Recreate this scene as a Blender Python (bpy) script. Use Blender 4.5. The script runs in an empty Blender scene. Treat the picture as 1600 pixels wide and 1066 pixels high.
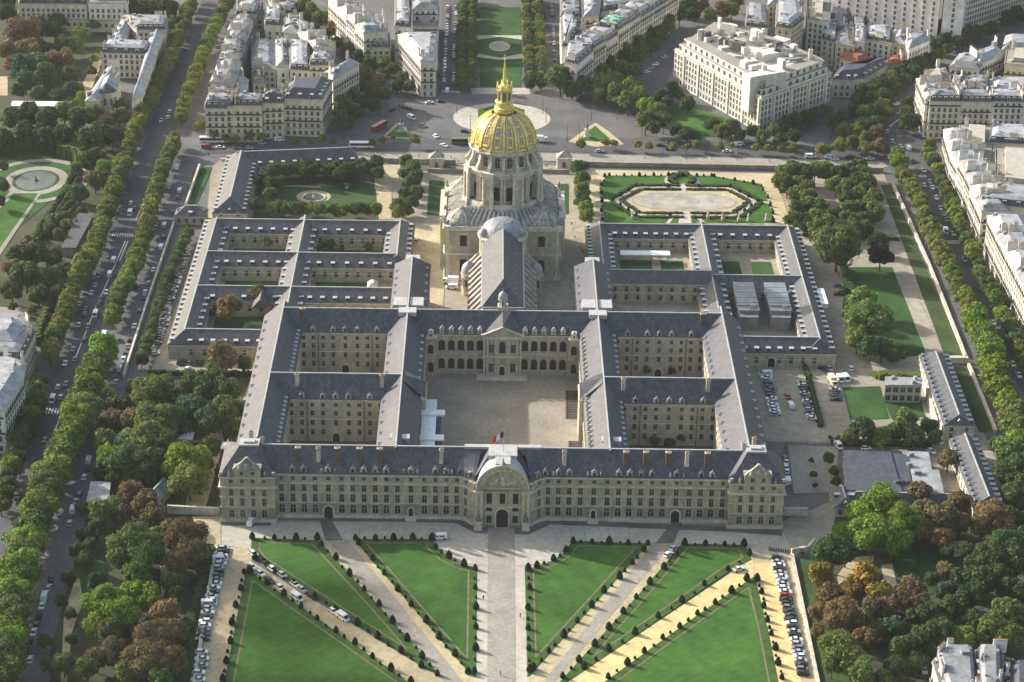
import bpy, math, random
import numpy as np
from math import sin, cos, pi, radians, atan2, hypot
random.seed(7)
SC = bpy.context.scene
COL = SC.collection

# ------------------------------------------------------------------ camera, sky, sun, exposure
CX, CY, CZ = -6.3838, -727.0513, 409.6434
YAW, PIT, ROL, FPX = 0.01202315, 0.43692879, 0.01885368, 3696.68
_F = np.array([sin(YAW)*cos(PIT), cos(YAW)*cos(PIT), -sin(PIT)])
_R = np.array([cos(YAW), -sin(YAW), 0.0]); _U = np.cross(_R, _F)
_R2 = cos(ROL)*_R + sin(ROL)*_U; _U2 = -sin(ROL)*_R + cos(ROL)*_U
camd = bpy.data.cameras.new('camera'); cam = bpy.data.objects.new('camera', camd); COL.objects.link(cam)
from mathutils import Matrix, Vector
cam.matrix_world = Matrix(((_R2[0], _U2[0], -_F[0], CX), (_R2[1], _U2[1], -_F[1], CY), (_R2[2], _U2[2], -_F[2], CZ), (0, 0, 0, 1)))
camd.sensor_width = 36.0; camd.lens = 36.0*FPX/1600.0; camd.clip_start = 5; camd.clip_end = 12000
SC.camera = cam
HAZE = 0.000028
SUN_EL, SUN_AZ = radians(24), atan2(-0.86, 0.5)      # azimuth measured from +Y towards +X
w = bpy.data.worlds.new('World'); SC.world = w; w.use_nodes = True
nt = w.node_tree; bg = nt.nodes['Background']
sky = nt.nodes.new('ShaderNodeTexSky'); sky.sky_type = 'NISHITA'; sky.sun_disc = False
sky.sun_elevation = SUN_EL; sky.sun_rotation = SUN_AZ; sky.air_density = 1.6; sky.dust_density = 5.0; sky.ozone_density = 1.0
nt.links.new(sky.outputs[0], bg.inputs[0]); bg.inputs[1].default_value = 0.14
sd = bpy.data.lights.new('sun', 'SUN'); sd.energy = 4.9; sd.angle = radians(0.7); sd.color = (1.0, 0.955, 0.88)
sun = bpy.data.objects.new('sun', sd); COL.objects.link(sun)
_sv = Vector((sin(SUN_AZ)*cos(SUN_EL), cos(SUN_AZ)*cos(SUN_EL), sin(SUN_EL)))
sun.rotation_euler = _sv.to_track_quat('Z', 'Y').to_euler()
SC.view_settings.view_transform = 'Standard'; SC.view_settings.look = 'None'
SC.view_settings.exposure = 0.78; SC.view_settings.gamma = 1.0
SC.cycles.max_bounces = 5; SC.cycles.diffuse_bounces = 3; SC.cycles.transparent_max_bounces = 4

def G(u, v, h=0.0):
    """where the image pixel (u, v), cast through the camera, lands on the horizontal plane at height h"""
    d = _F*FPX + _R2*(u-800) - _U2*(v-533)
    t = (h-CZ)/d[2]
    return (CX+d[0]*t, CY+d[1]*t)
def SCL(v): return 4.46*(v+1180)/2001.0

# ------------------------------------------------------------------ materials
MATS = {}
def mat(name, col, rough=0.85, var=0.12, scale=0.3, col2=None, spec=0.3, metal=0.0, stretch=None, coords='pos', usecol=False, detail=4, coat=0, fine=0.0):
    m = bpy.data.materials.new(name); m.use_nodes = True; n = m.node_tree; L = n.links
    b = n.nodes['Principled BSDF']
    b.inputs['Roughness'].default_value = rough; b.inputs['Specular IOR Level'].default_value = spec; b.inputs['Metallic'].default_value = metal
    if coat: b.inputs['Coat Weight'].default_value = coat; b.inputs['Coat Roughness'].default_value = 0.08
    c2 = col2 or tuple(min(1, c*(1-var)*0.9) for c in col)
    c1 = tuple(min(1, c*(1+var)) for c in col)
    if coords == 'pos':
        g = n.nodes.new('ShaderNodeNewGeometry'); vec = g.outputs['Position']
    else:
        g = n.nodes.new('ShaderNodeTexCoord'); vec = g.outputs['Object']
    if stretch:
        mp = n.nodes.new('ShaderNodeMapping'); mp.inputs['Scale'].default_value = stretch; L.new(vec, mp.inputs['Vector']); vec = mp.outputs[0]
    t = n.nodes.new('ShaderNodeTexNoise'); t.inputs['Scale'].default_value = scale; t.inputs['Detail'].default_value = detail; t.inputs['Roughness'].default_value = 0.62
    L.new(vec, t.inputs['Vector'])
    r = n.nodes.new('ShaderNodeValToRGB'); r.color_ramp.elements[0].position = 0.34; r.color_ramp.elements[1].position = 0.66
    r.color_ramp.elements[0].color = c2+(1,); r.color_ramp.elements[1].color = c1+(1,)
    L.new(t.outputs['Fac'], r.inputs['Fac']); out = r.outputs['Color']
    if fine:
        t2 = n.nodes.new('ShaderNodeTexNoise'); t2.inputs['Scale'].default_value = fine; t2.inputs['Detail'].default_value = 3; L.new(vec, t2.inputs['Vector'])
        mr = n.nodes.new('ShaderNodeMapRange'); mr.inputs[1].default_value = 0.3; mr.inputs[2].default_value = 0.7; mr.inputs[3].default_value = 0.84; mr.inputs[4].default_value = 1.14
        L.new(t2.outputs['Fac'], mr.inputs[0])
        mx = n.nodes.new('ShaderNodeMix'); mx.data_type = 'RGBA'; mx.blend_type = 'MULTIPLY'; mx.inputs[0].default_value = 1.0
        L.new(out, mx.inputs[6]); L.new(mr.outputs[0], mx.inputs[7]); out = mx.outputs[2]
    if usecol:
        oi = n.nodes.new('ShaderNodeObjectInfo')
        mx = n.nodes.new('ShaderNodeMix'); mx.data_type = 'RGBA'; mx.blend_type = 'MULTIPLY'; mx.inputs[0].default_value = 1.0
        L.new(out, mx.inputs[6]); L.new(oi.outputs['Color'], mx.inputs[7]); out = mx.outputs[2]
    L.new(out, b.inputs['Base Color'])
    MATS[name] = m
    return m
ground_m = mat('ground_gravel', (0.30, 0.27, 0.215), 0.95, 0.18, 0.03, fine=0.35)
earth_m = mat('park_earth', (0.050, 0.060, 0.030), 0.95, 0.3, 0.05, fine=0.5)
asph_m = mat('asphalt', (0.115, 0.115, 0.12), 0.9, 0.14, 0.06, fine=0.6)
asphd_m = mat('asphalt_dark', (0.080, 0.081, 0.088), 0.9, 0.14, 0.06, fine=0.6)
pave_m = mat('paving', (0.27, 0.255, 0.225), 0.9, 0.10, 0.05, fine=0.8)
pale_m = mat('pale_paving', (0.42, 0.395, 0.345), 0.9, 0.08, 0.04, fine=0.5)
cobble_m = mat('cobbles', (0.29, 0.272, 0.235), 0.9, 0.08, 0.12, fine=0.9)
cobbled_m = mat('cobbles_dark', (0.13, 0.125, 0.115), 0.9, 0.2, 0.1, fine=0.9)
court_m = mat('court_cobbles', (0.30, 0.265, 0.215), 0.9, 0.12, 0.05, fine=0.7, col2=(0.22, 0.2, 0.165))
sand_m = mat('sand_path', (0.42, 0.36, 0.235), 0.95, 0.10, 0.06, fine=0.5)
ysand_m = mat('yellow_sand', (0.60, 0.47, 0.22), 0.95, 0.12, 0.12, col2=(0.50, 0.39, 0.20), fine=0.5)
white_m = mat('road_paint', (0.72, 0.72, 0.70), 0.8, 0.08, 1.0)
lawn_m = mat('lawn_grass', (0.048, 0.116, 0.022), 0.95, 0.25, 0.03, col2=(0.030, 0.082, 0.017), detail=7, fine=0.25, spec=0.1)
lawnb_m = mat('border_grass', (0.050, 0.105, 0.028), 0.95, 0.2, 0.2, fine=1.0, spec=0.1)
lawnd_m = mat('rough_and_shaded_grass', (0.038, 0.088, 0.026), 0.95, 0.3, 0.05, fine=0.7, spec=0.1)
moatg_m = mat('moat_grass', (0.05, 0.078, 0.03), 0.95, 0.25, 0.05, fine=0.7, spec=0.1)
soil_m = mat('border_soil', (0.18, 0.145, 0.095), 0.95, 0.15, 0.5)
water_m = mat('pond_water', (0.10, 0.11, 0.10), 0.25, 0.1, 0.2, spec=0.5)
basin_m = mat('dry_basin', (0.33, 0.30, 0.26), 0.9, 0.2, 0.12, fine=0.6)
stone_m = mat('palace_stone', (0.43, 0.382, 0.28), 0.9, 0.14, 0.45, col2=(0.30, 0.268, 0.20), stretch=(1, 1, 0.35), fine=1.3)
stoned_m = mat('courtyard_stone', (0.43, 0.39, 0.31), 0.9, 0.16, 0.15, col2=(0.34, 0.31, 0.25), fine=1.1)
stonel_m = mat('pale_stone', (0.54, 0.50, 0.42), 0.9, 0.14, 0.3, fine=1.2)
dstone_m = mat('church_stone', (0.54, 0.50, 0.42), 0.9, 0.14, 0.25, col2=(0.34, 0.32, 0.27), fine=1.2)
ribstone_m = mat('weathered_stone', (0.34, 0.33, 0.295), 0.95, 0.25, 0.3, col2=(0.17, 0.165, 0.155), fine=1.2)
slate_m = mat('slate', (0.060, 0.065, 0.085), 0.5, 0.3, 0.75, col2=(0.038, 0.042, 0.058), stretch=(1, 1, 0.14), fine=0.35, spec=0.38)
slatew_m = mat('weathered_slate', (0.066, 0.073, 0.090), 0.52, 0.25, 0.6, col2=(0.046, 0.049, 0.056), stretch=(1, 1, 0.2), fine=0.35, spec=0.4)
zinc_m = mat('zinc', (0.27, 0.28, 0.30), 0.6, 0.22, 0.25, fine=0.8, spec=0.35, usecol=True)
lead_m = mat('lead_ridge', (0.40, 0.405, 0.41), 0.5, 0.1, 0.5, spec=0.5)
darkstone_m = mat('ground_floor_stone', (0.31, 0.275, 0.205), 0.9, 0.2, 0.2, col2=(0.20, 0.18, 0.14), fine=1.0)  # darker stone tone for the palace ground floor and the avenue walls
leadb_m = mat('lead_dome', (0.27, 0.285, 0.33), 0.5, 0.12, 0.3, spec=0.5)
glass_m = mat('window_glass', (0.022, 0.024, 0.028), 0.35, 0.3, 0.4, spec=0.32)
def vary(m, lo, hi):
    n = m.node_tree; b = n.nodes['Principled BSDF']; src = b.inputs['Base Color'].links[0].from_socket
    oi = n.nodes.new('ShaderNodeObjectInfo'); mr = n.nodes.new('ShaderNodeMapRange'); pw = n.nodes.new('ShaderNodeMath'); pw.operation = 'POWER'; pw.inputs[1].default_value = 3.0
    n.links.new(oi.outputs['Random'], pw.inputs[0]); n.links.new(pw.outputs[0], mr.inputs[0]); mr.inputs[3].default_value = lo; mr.inputs[4].default_value = hi
    mx = n.nodes.new('ShaderNodeMix'); mx.data_type = 'RGBA'; mx.blend_type = 'MULTIPLY'; mx.inputs[0].default_value = 1
    n.links.new(src, mx.inputs[6]); n.links.new(mr.outputs[0], mx.inputs[7]); n.links.new(mx.outputs[2], b.inputs['Base Color'])
vary(glass_m, 0.5, 2.6)
duct_m = mat('glazing_roof', (0.20, 0.22, 0.24), 0.35, 0.2, 0.3, spec=0.6)
frame_m = mat('window_frame', (0.40, 0.38, 0.33), 0.8, 0.1, 0.5)
brick_m = mat('chimney_brick', (0.13, 0.10, 0.08), 0.9, 0.2, 0.5)
pot_m = mat('terracotta', (0.30, 0.15, 0.09), 0.9, 0.15, 1)
tile_m = mat('red_tiles', (0.26, 0.10, 0.06), 0.9, 0.2, 0.4, fine=1.2)
copper_m = mat('green_copper', (0.22, 0.42, 0.34), 0.7, 0.15, 0.4)
wall_m = mat('render_wall', (0.66, 0.64, 0.60), 0.9, 0.08, 0.12, usecol=True, fine=0.5, stretch=(1, 1, 0.5))
iron_m = mat('balcony_iron', (0.07, 0.07, 0.07), 0.7, 0.2, 1)
gold_m = mat('gold_leaf', (0.82, 0.70, 0.28), 0.38, 0.08, 0.8, col2=(0.62, 0.47, 0.10), metal=0.35, spec=0.5)
goldp_m = mat('gilded_lead', (0.36, 0.34, 0.33), 0.55, 0.15, 1.2, col2=(0.30, 0.28, 0.27), metal=0.1, spec=0.5)
trunk_m = mat('bark', (0.10, 0.075, 0.05), 0.95, 0.2, 1.0)
paint_m = mat('car_paint', (1, 1, 1), 0.35, 0.0, 1.0, col2=(1, 1, 1), usecol=True, coat=0.6)
tyre_m = mat('tyre_rubber', (0.02, 0.02, 0.02), 0.9, 0.1, 1)
canvas_m = mat('white_canvas', (0.74, 0.76, 0.79), 0.8, 0.05, 0.5)
canvasb_m = mat('blue_tarpaulin', (0.06, 0.08, 0.2), 0.7, 0.1, 0.5)
wood_m = mat('dark_wood', (0.06, 0.05, 0.045), 0.8, 0.2, 1)
skin_m = mat('skin', (0.45, 0.28, 0.2), 0.7, 0.05, 1)
cloth_m = mat('cloth', (1, 1, 1), 0.9, 0.05, 1, usecol=True)
bronze_m = mat('bronze', (0.12, 0.14, 0.12), 0.6, 0.2, 1)
red_m = mat('flag_red', (0.62, 0.05, 0.04), 0.8, 0.05, 1)
navy_m = mat('flag_navy', (0.03, 0.035, 0.10), 0.8, 0.05, 1)
def stripes(m, ang, wl, amt):
    """mowing stripes"""
    n = m.node_tree; b = n.nodes['Principled BSDF']; src = b.inputs['Base Color'].links[0].from_socket
    g = n.nodes.new('ShaderNodeNewGeometry'); mp = n.nodes.new('ShaderNodeMapping'); mp.inputs['Rotation'].default_value = (0, 0, ang); n.links.new(g.outputs['Position'], mp.inputs['Vector'])
    wv = n.nodes.new('ShaderNodeTexWave'); wv.inputs['Scale'].default_value = wl; wv.inputs['Distortion'].default_value = 1.2; wv.inputs['Detail'].default_value = 2; n.links.new(mp.outputs[0], wv.inputs['Vector'])
    mr = n.nodes.new('ShaderNodeMapRange'); mr.inputs[3].default_value = 1-amt; mr.inputs[4].default_value = 1+amt; n.links.new(wv.outputs['Fac'], mr.inputs[0])
    mx = n.nodes.new('ShaderNodeMix'); mx.data_type = 'RGBA'; mx.blend_type = 'MULTIPLY'; mx.inputs[0].default_value = 1
    n.links.new(src, mx.inputs[6]); n.links.new(mr.outputs[0], mx.inputs[7]); n.links.new(mx.outputs[2], b.inputs['Base Color'])
stripes(lawn_m, 0.9, 0.11, 0.045)
def leafmat(name, attr=False):
    m = bpy.data.materials.new(name); m.use_nodes = True; n = m.node_tree; L = n.links
    b = n.nodes['Principled BSDF']; b.inputs['Roughness'].default_value = 0.75; b.inputs['Specular IOR Level'].default_value = 0.15
    tc = n.nodes.new('ShaderNodeTexCoord'); oi = n.nodes.new('ShaderNodeObjectInfo')
    t = n.nodes.new('ShaderNodeTexNoise'); t.inputs['Scale'].default_value = 5.0; t.inputs['Detail'].default_value = 4; L.new(tc.outputs['Object'], t.inputs['Vector'])
    r = n.nodes.new('ShaderNodeValToRGB'); r.color_ramp.elements[0].position = 0.3; r.color_ramp.elements[1].position = 0.7
    r.color_ramp.elements[0].color = (0.48, 0.52, 0.50, 1); r.color_ramp.elements[1].color = (1.5, 1.42, 1.1, 1)
    L.new(t.outputs['Fac'], r.inputs['Fac'])
    mx = n.nodes.new('ShaderNodeMix'); mx.data_type = 'RGBA'; mx.blend_type = 'MULTIPLY'; mx.inputs[0].default_value = 1
    if attr:
        oi = n.nodes.new('ShaderNodeAttribute'); oi.attribute_name = 'tint'
    L.new(r.outputs[0], mx.inputs[6]); L.new(oi.outputs['Color'], mx.inputs[7])
    L.new(mx.outputs[2], b.inputs['Base Color'])
    tr = n.nodes.new('ShaderNodeBsdfTranslucent'); L.new(mx.outputs[2], tr.inputs['Color'])
    ms = n.nodes.new('ShaderNodeMixShader'); ms.inputs[0].default_value = 0.28
    L.new(b.outputs[0], ms.inputs[1]); L.new(tr.outputs[0], ms.inputs[2]); L.new(ms.outputs[0], n.nodes['Material Output'].inputs['Surface'])
    return m
leaf_m = leafmat('foliage'); leafs_m = leafmat('mixed_foliage', True)

# ------------------------------------------------------------------ mesh builder
class MB:
    def __init__(s): s.v = []; s.f = []; s.m = []
    def quad(s, a, b, c, d, m=0):
        i = len(s.v); s.v += [a, b, c, d]; s.f.append((i, i+1, i+2, i+3)); s.m.append(m)
    def tri(s, a, b, c, m=0):
        i = len(s.v); s.v += [a, b, c]; s.f.append((i, i+1, i+2)); s.m.append(m)
    def ngon(s, pts, m=0):
        i = len(s.v); s.v += list(pts); s.f.append(tuple(range(i, i+len(pts)))); s.m.append(m)
    def box(s, x0, x1, y0, y1, z0, z1, m=0):
        s.prism([(x0, y0), (x1, y0), (x1, y1), (x0, y1)], z0, z1, m)
    def prism(s, poly, z0, z1, m=0, mt=None, top=True, poly2=None):
        p2 = poly2 or poly; n = len(poly); i = len(s.v)
        s.v += [(x, y, z0) for x, y in poly]+[(x, y, z1) for x, y in p2]
        for k in range(n):
            j = (k+1) % n; s.f.append((i+k, i+j, i+n+j, i+n+k)); s.m.append(m)
        if top: s.f.append(tuple(range(i+n, i+2*n))); s.m.append(m if mt is None else mt)
        s.f.append(tuple(range(i+n-1, i-1, -1))); s.m.append(m)
    def obox(s, cx, cy, ang, lx, ly, z0, z1, m=0):
        c, q = cos(ang), sin(ang)
        s.prism([(cx+c*a-q*b, cy+q*a+c*b) for a, b in ((-lx/2, -ly/2), (lx/2, -ly/2), (lx/2, ly/2), (-lx/2, ly/2))], z0, z1, m)
    def cyl(s, cx, cy, r0, r1, z0, z1, n=12, m=0):
        a = [2*pi*k/n for k in range(n)]
        s.prism([(cx+r0*cos(t), cy+r0*sin(t)) for t in a], z0, z1, m, poly2=[(cx+r1*cos(t), cy+r1*sin(t)) for t in a])
    def lathe(s, cx, cy, prof, n=24, m=0, a0=0.0, a1=2*pi, mf=None):
        full = abs(a1-a0-2*pi) < 1e-6; k = n if full else n+1; i = len(s.v)
        for r, z in prof:
            for q in range(k):
                t = a0+(a1-a0)*q/n; s.v.append((cx+r*cos(t), cy+r*sin(t), z))
        for p in range(len(prof)-1):
            for q in range(n):
                q2 = (q+1) % k if full else q+1
                s.f.append((i+p*k+q, i+p*k+q2, i+(p+1)*k+q2, i+(p+1)*k+q)); s.m.append(mf(q, p) if mf else m)
    def build(s, name, mats, parent=None, org=(0, 0, 0), smooth=False):
        me = bpy.data.meshes.new(name)
        ox, oy, oz = org
        me.from_pydata([(x-ox, y-oy, z-oz) for x, y, z in s.v], [], s.f)
        if not isinstance(mats, (list, tuple)): mats = [mats]
        for q in mats: me.materials.append(q)
        if len(mats) > 1: me.polygons.foreach_set('material_index', s.m)
        if smooth: me.polygons.foreach_set('use_smooth', [True]*len(s.f))
        me.update()
        o = bpy.data.objects.new(name, me); COL.objects.link(o)
        if parent: o.parent = parent
        return o
    def mesh(s, name, mats, smooth=False):
        o = s.build(name, mats, smooth=smooth); me = o.data; bpy.data.objects.remove(o); return me

LABELS = {}
def tag(o, label, cat, group=None, kind=None):
    if len(label.split()) > 12: label = label.replace(' the ', ' ')
    o['label'] = label; o['category'] = cat
    if group: o['group'] = group
    if kind: o['kind'] = kind
    LABELS.setdefault(label, []).append(o.name)
    return o
def empty(name, x, y, z=0.0, rot=0.0):
    o = bpy.data.objects.new(name, None); COL.objects.link(o); o.location = (x, y, z); o.rotation_euler = (0, 0, rot); o.empty_display_size = 1; return o
def inst(name, me, parent, x, y, z, rot=0.0, sc=None, col=None):
    o = bpy.data.objects.new(name, me); COL.objects.link(o); o.parent = parent; o.location = (x, y, z); o.rotation_euler = (0, 0, rot)
    if sc: o.scale = sc
    if col: o.color = col+(1,)
    return o
def copy_thing(root, x, y, z, rot, col=None):
    r = root.copy(); COL.objects.link(r); r.location = (x, y, z); r.rotation_euler = (0, 0, rot)
    if col: r.color = col+(1,)
    for ch in root.children:
        c = ch.copy(); COL.objects.link(c); c.parent = r
        if col: c.color = col+(1,)
        for g in ch.children:
            d = g.copy(); COL.objects.link(d); d.parent = c
            if col: d.color = col+(1,)
    return r
_O = ['first', 'second', 'third', 'fourth', 'fifth', 'sixth', 'seventh', 'eighth', 'ninth', 'tenth', 'eleventh', 'twelfth', 'thirteenth', 'fourteenth', 'fifteenth', 'sixteenth', 'seventeenth', 'eighteenth', 'nineteenth', 'twentieth']
def ordn(i):
    if i < 20: return _O[i]
    n = i+1
    return '%d%s' % (n, 'th' if 10 < n % 100 < 14 else {1: 'st', 2: 'nd', 3: 'rd'}.get(n % 10, 'th'))

# ------------------------------------------------------------------ ground sheets
_SK = [0]
def sheet(name, polys, z, m, label=None, th=0.0):
    b = MB(); _SK[0] += 1; z += 0.0013*_SK[0]
    for k_, p in enumerate(polys): b.ngon([(x, y, z+0.0001*k_) for x, y in p])
    o = b.build(name, m)
    me = o.data
    # flip faces that look down
    fl = [p.index for p in me.polygons if p.normal.z < 0]
    if fl:
        import bmesh
        bm = bmesh.new(); bm.from_mesh(me); bm.faces.ensure_lookup_table()
        bmesh.ops.reverse_faces(bm, faces=[bm.faces[i] for i in fl]); bm.to_mesh(me); bm.free()
    o['kind'] = 'structure'
    return o
def PX(pts, h=0.0): return [G(u, v, h) for u, v in pts]
def strip(pts, width):
    """polygons of a band of given width (m) along a list of world points"""
    out = []; L = []
    for i, (x, y) in enumerate(pts):
        a = pts[max(0, i-1)]; b = pts[min(len(pts)-1, i+1)]
        dx, dy = b[0]-a[0], b[1]-a[1]; l = hypot(dx, dy) or 1
        w2 = (width[i] if isinstance(width, (list, tuple)) else width)/2
        L.append(((x-dy/l*w2, y+dx/l*w2), (x+dy/l*w2, y-dx/l*w2)))
    for i in range(len(L)-1):
        out.append([L[i][0], L[i][1], L[i+1][1], L[i+1][0]])
    return out
def ell(cx, cy, rx, ry, n=40, a0=0, a1=2*pi): return [(cx+rx*cos(a0+(a1-a0)*k/n), cy+ry*sin(a0+(a1-a0)*k/n)) for k in range(n)]
def ring(c, rx, ry, rx2, ry2, n=40):
    o = []
    for k in range(n):
        a, b = 2*pi*k/n, 2*pi*(k+1)/n
        o.append([(c[0]+rx*cos(a), c[1]+ry*sin(a)), (c[0]+rx2*cos(a), c[1]+ry2*sin(a)), (c[0]+rx2*cos(b), c[1]+ry2*sin(b)), (c[0]+rx*cos(b), c[1]+ry*sin(b))])
    return o
def shrink(poly, d):
    n = len(poly); A = sum(poly[i][0]*poly[(i+1) % n][1]-poly[(i+1) % n][0]*poly[i][1] for i in range(n)); s = 1 if A > 0 else -1
    out = []
    for i in range(n):
        p0, p1, p2 = poly[i-1], poly[i], poly[(i+1) % n]
        a = (p1[0]-p0[0], p1[1]-p0[1]); b = (p2[0]-p1[0], p2[1]-p1[1]); la = hypot(*a) or 1; lb = hypot(*b) or 1
        n1 = (-a[1]/la*s, a[0]/la*s); n2 = (-b[1]/lb*s, b[0]/lb*s)
        k = 1+n1[0]*n2[0]+n1[1]*n2[1]; k = max(k, 0.35)
        out.append((p1[0]+(n1[0]+n2[0])/k*d, p1[1]+(n1[1]+n2[1])/k*d))
    return out

# ------------------------------------------------------------------ the setting: ground, roads, lawns
sheet('ground', [[(-2500, -1200), (2500, -1200), (2500, 3500), (-2500, 3500)]], 0.0, asph_m)
sheet('palace_grounds', [PX([(232, 592), (322, 352), (330, 262), (345, 250), (1380, 268), (1490, 575), (1590, 790), (1240, 872), (345, 852), (346, 700), (380, 590)])], 0.04, ground_m)
sheet('park_ground', [PX([(190, 612), (232, 592), (395, 585), (350, 700), (335, 830), (338, 862), (290, 1100), (250, 1230), (0, 1230), (60, 1100), (130, 800)]),
    PX([(-400, 40), (-200, -60), (262, -60), (262, 30), (130, 195), (200, 210), (100, 470), (-90, 720), (-400, 720)]),
    PX([(1295, 850), (1312, 780), (1600, 780), (1750, 1000), (1760, 1230), (1310, 1230), (1290, 1100)])], 0.05, earth_m)
sheet('sand_ground', [PX([(339, 853), (395, 858), (384, 890), (348, 1110), (322, 1230), (262, 1230), (285, 1110)]), PX([(1178, 862), (1236, 866), (1290, 1110), (1322, 1230), (1248, 1230), (1222, 1110), (1176, 895)])], 0.08, sand_m)
# forecourt
sheet('forecourt_pavement', [PX([(346, 817), (740, 815), (785, 825), (828, 818), (1222, 830), (1240, 868), (1170, 866), (385, 858), (339, 850)]), PX([(545, 836), (1020, 846), (1010, 860), (900, 900), (826, 905), (826, 1000), (741, 1000), (741, 900), (560, 850)])], 0.10, pale_m)
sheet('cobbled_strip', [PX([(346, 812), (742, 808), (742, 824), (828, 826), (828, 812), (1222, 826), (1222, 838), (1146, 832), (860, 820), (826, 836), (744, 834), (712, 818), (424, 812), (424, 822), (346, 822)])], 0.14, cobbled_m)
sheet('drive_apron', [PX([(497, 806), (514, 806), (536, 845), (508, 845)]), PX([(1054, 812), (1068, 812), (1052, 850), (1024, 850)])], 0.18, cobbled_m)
sheet('paving_joint', [PX([(u, 822 if abs(u-784) > 90 else 830), (u+0.8, 822 if abs(u-784) > 90 else 830), (u+(u+0.8-784)*0.03+0.8, 846), (u+(u-784)*0.03, 846)]) for u in (541, 564, 586, 609, 632, 654, 678, 700, 868, 890, 911, 935, 958, 980, 1003)], 0.16, cobble_m)
sheet('paving_arc', strip([(0+22*cos(a_), -14+9*sin(a_)-8) for a_ in [pi+0.1+(pi-0.2)*k/24 for k in range(25)]], 0.35), 0.17, cobble_m)
sheet('central_avenue', [PX([(741, 824), (829, 826), (826, 1230), (741, 1230)])], 0.13, pale_m)
sheet('central_cobbled_way', [PX([(762, 822), (804, 822), (807, 1230), (761, 1230)])], 0.17, cobble_m)
sheet('diagonal_path', [PX([(497, 843), (552, 843), (746, 1060), (745, 1110), (720, 1110)])], 0.11, sand_m)
sheet('diagonal_cobbles', [PX([(510, 843), (543, 843), (745, 1092), (725, 1104)])], 0.15, cobble_m)
sheet('diagonal_way', [PX([(1014, 848), (1068, 848), (872, 1075), (850, 1110), (822, 1110), (824, 1062)])], 0.11, sand_m)
sheet('diagonal_way_cobbles', [PX([(1022, 848), (1052, 848), (845, 1092), (828, 1092)])], 0.15, cobble_m)
sheet('parking_path', [PX([(393, 858), (393, 878), (690, 1062), (720, 1100), (645, 1075), (384, 892), (382, 860)])], 0.12, sand_m)
sheet('yellow_path', [PX([(1164, 862), (1176, 862), (1178, 903), (944, 1068), (900, 1100), (868, 1100), (888, 1066), (1140, 897)])], 0.12, ysand_m)
sheet('yellow_strip', [PX([(1176, 880), (1213, 880), (1262, 1110), (1226, 1110)])], 0.13, ysand_m)
def band(P, off, wd, name, z, m):
    """a strip of width wd running at distance off inside the outline P"""
    n = len(P); A = sum(P[i][0]*P[(i+1) % n][1]-P[(i+1) % n][0]*P[i][1] for i in range(n)); s = 1 if A > 0 else -1; out = []
    def segd(q, a, b_):
        dx, dy = b_[0]-a[0], b_[1]-a[1]; t_ = max(0, min(1, ((q[0]-a[0])*dx+(q[1]-a[1])*dy)/(dx*dx+dy*dy+1e-9))); return hypot(q[0]-a[0]-dx*t_, q[1]-a[1]-dy*t_)
    def inside(q):
        c = False
        for i in range(n):
            (x0, y0), (x1, y1) = P[i], P[(i+1) % n]
            if (y0 > q[1]) != (y1 > q[1]) and q[0] < (x1-x0)*(q[1]-y0)/(y1-y0)+x0: c = not c
        return c
    for i in range(n):
        a, b_ = P[i], P[(i+1) % n]; l = hypot(b_[0]-a[0], b_[1]-a[1])
        if l < 0.5: continue
        ux, uy = (b_[0]-a[0])/l, (b_[1]-a[1])/l; nx, ny = -uy*s, ux*s; run = []
        k = int(l/0.5)+1
        for j in range(k+1):
            q = (a[0]+ux*l*j/k+nx*off, a[1]+uy*l*j/k+ny*off)
            ok = inside(q) and all(segd(q, P[t_], P[(t_+1) % n]) > off*0.98 for t_ in range(n) if t_ != i)
            if ok: run.append(q)
            if (not ok or j == k) and len(run) > 1:
                p, r = run[0], run[-1]; h = wd/2; e = 0.25 if wd < 1 else 0
                out.append([(p[0]-nx*h-ux*e, p[1]-ny*h-uy*e), (r[0]-nx*h+ux*e, r[1]-ny*h+uy*e), (r[0]+nx*h+ux*e, r[1]+ny*h+uy*e), (p[0]+nx*h-ux*e, p[1]+ny*h-uy*e)]); run = []
            elif not ok: run = []
    if out: sheet(name, out, z, m)
LW = dict(
 a=[(384.7, 889), (520, 984), (700, 1110), (738, 1138), (736, 1230), (319, 1230)],
 b=[(393, 841), (497, 845), (590, 945), (690, 1059), (660, 1042), (552, 973), (403, 876), (392, 862)],
 c=[(552, 843), (676, 843), (682, 856), (700, 872), (722, 883), (745.6, 889), (744, 1059), (733, 1053), (640, 945)],
 d=[(820, 891), (838, 886), (862, 877), (882, 864), (894, 846), (1014, 850), (915, 960), (824, 1060)],
 e=[(1066, 850), (1164, 852), (1175, 875), (1140, 893), (1049, 956), (888, 1066), (874, 1067), (930, 1005), (1002, 925)],
 f=[(1178.5, 901), (1200, 985), (1249, 1230), (830, 1230), (829, 1146), (878, 1110), (945, 1066), (1075, 972)])
for i, (k, p) in enumerate(LW.items()):
    P = PX(p)
    sheet('lawn', [P], 0.16, lawn_m)
    band(P, 1.35, 2.5, 'border_grass', 0.19, lawnb_m); band(P, 2.9, 0.55, 'border_soil', 0.22, soil_m)
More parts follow.
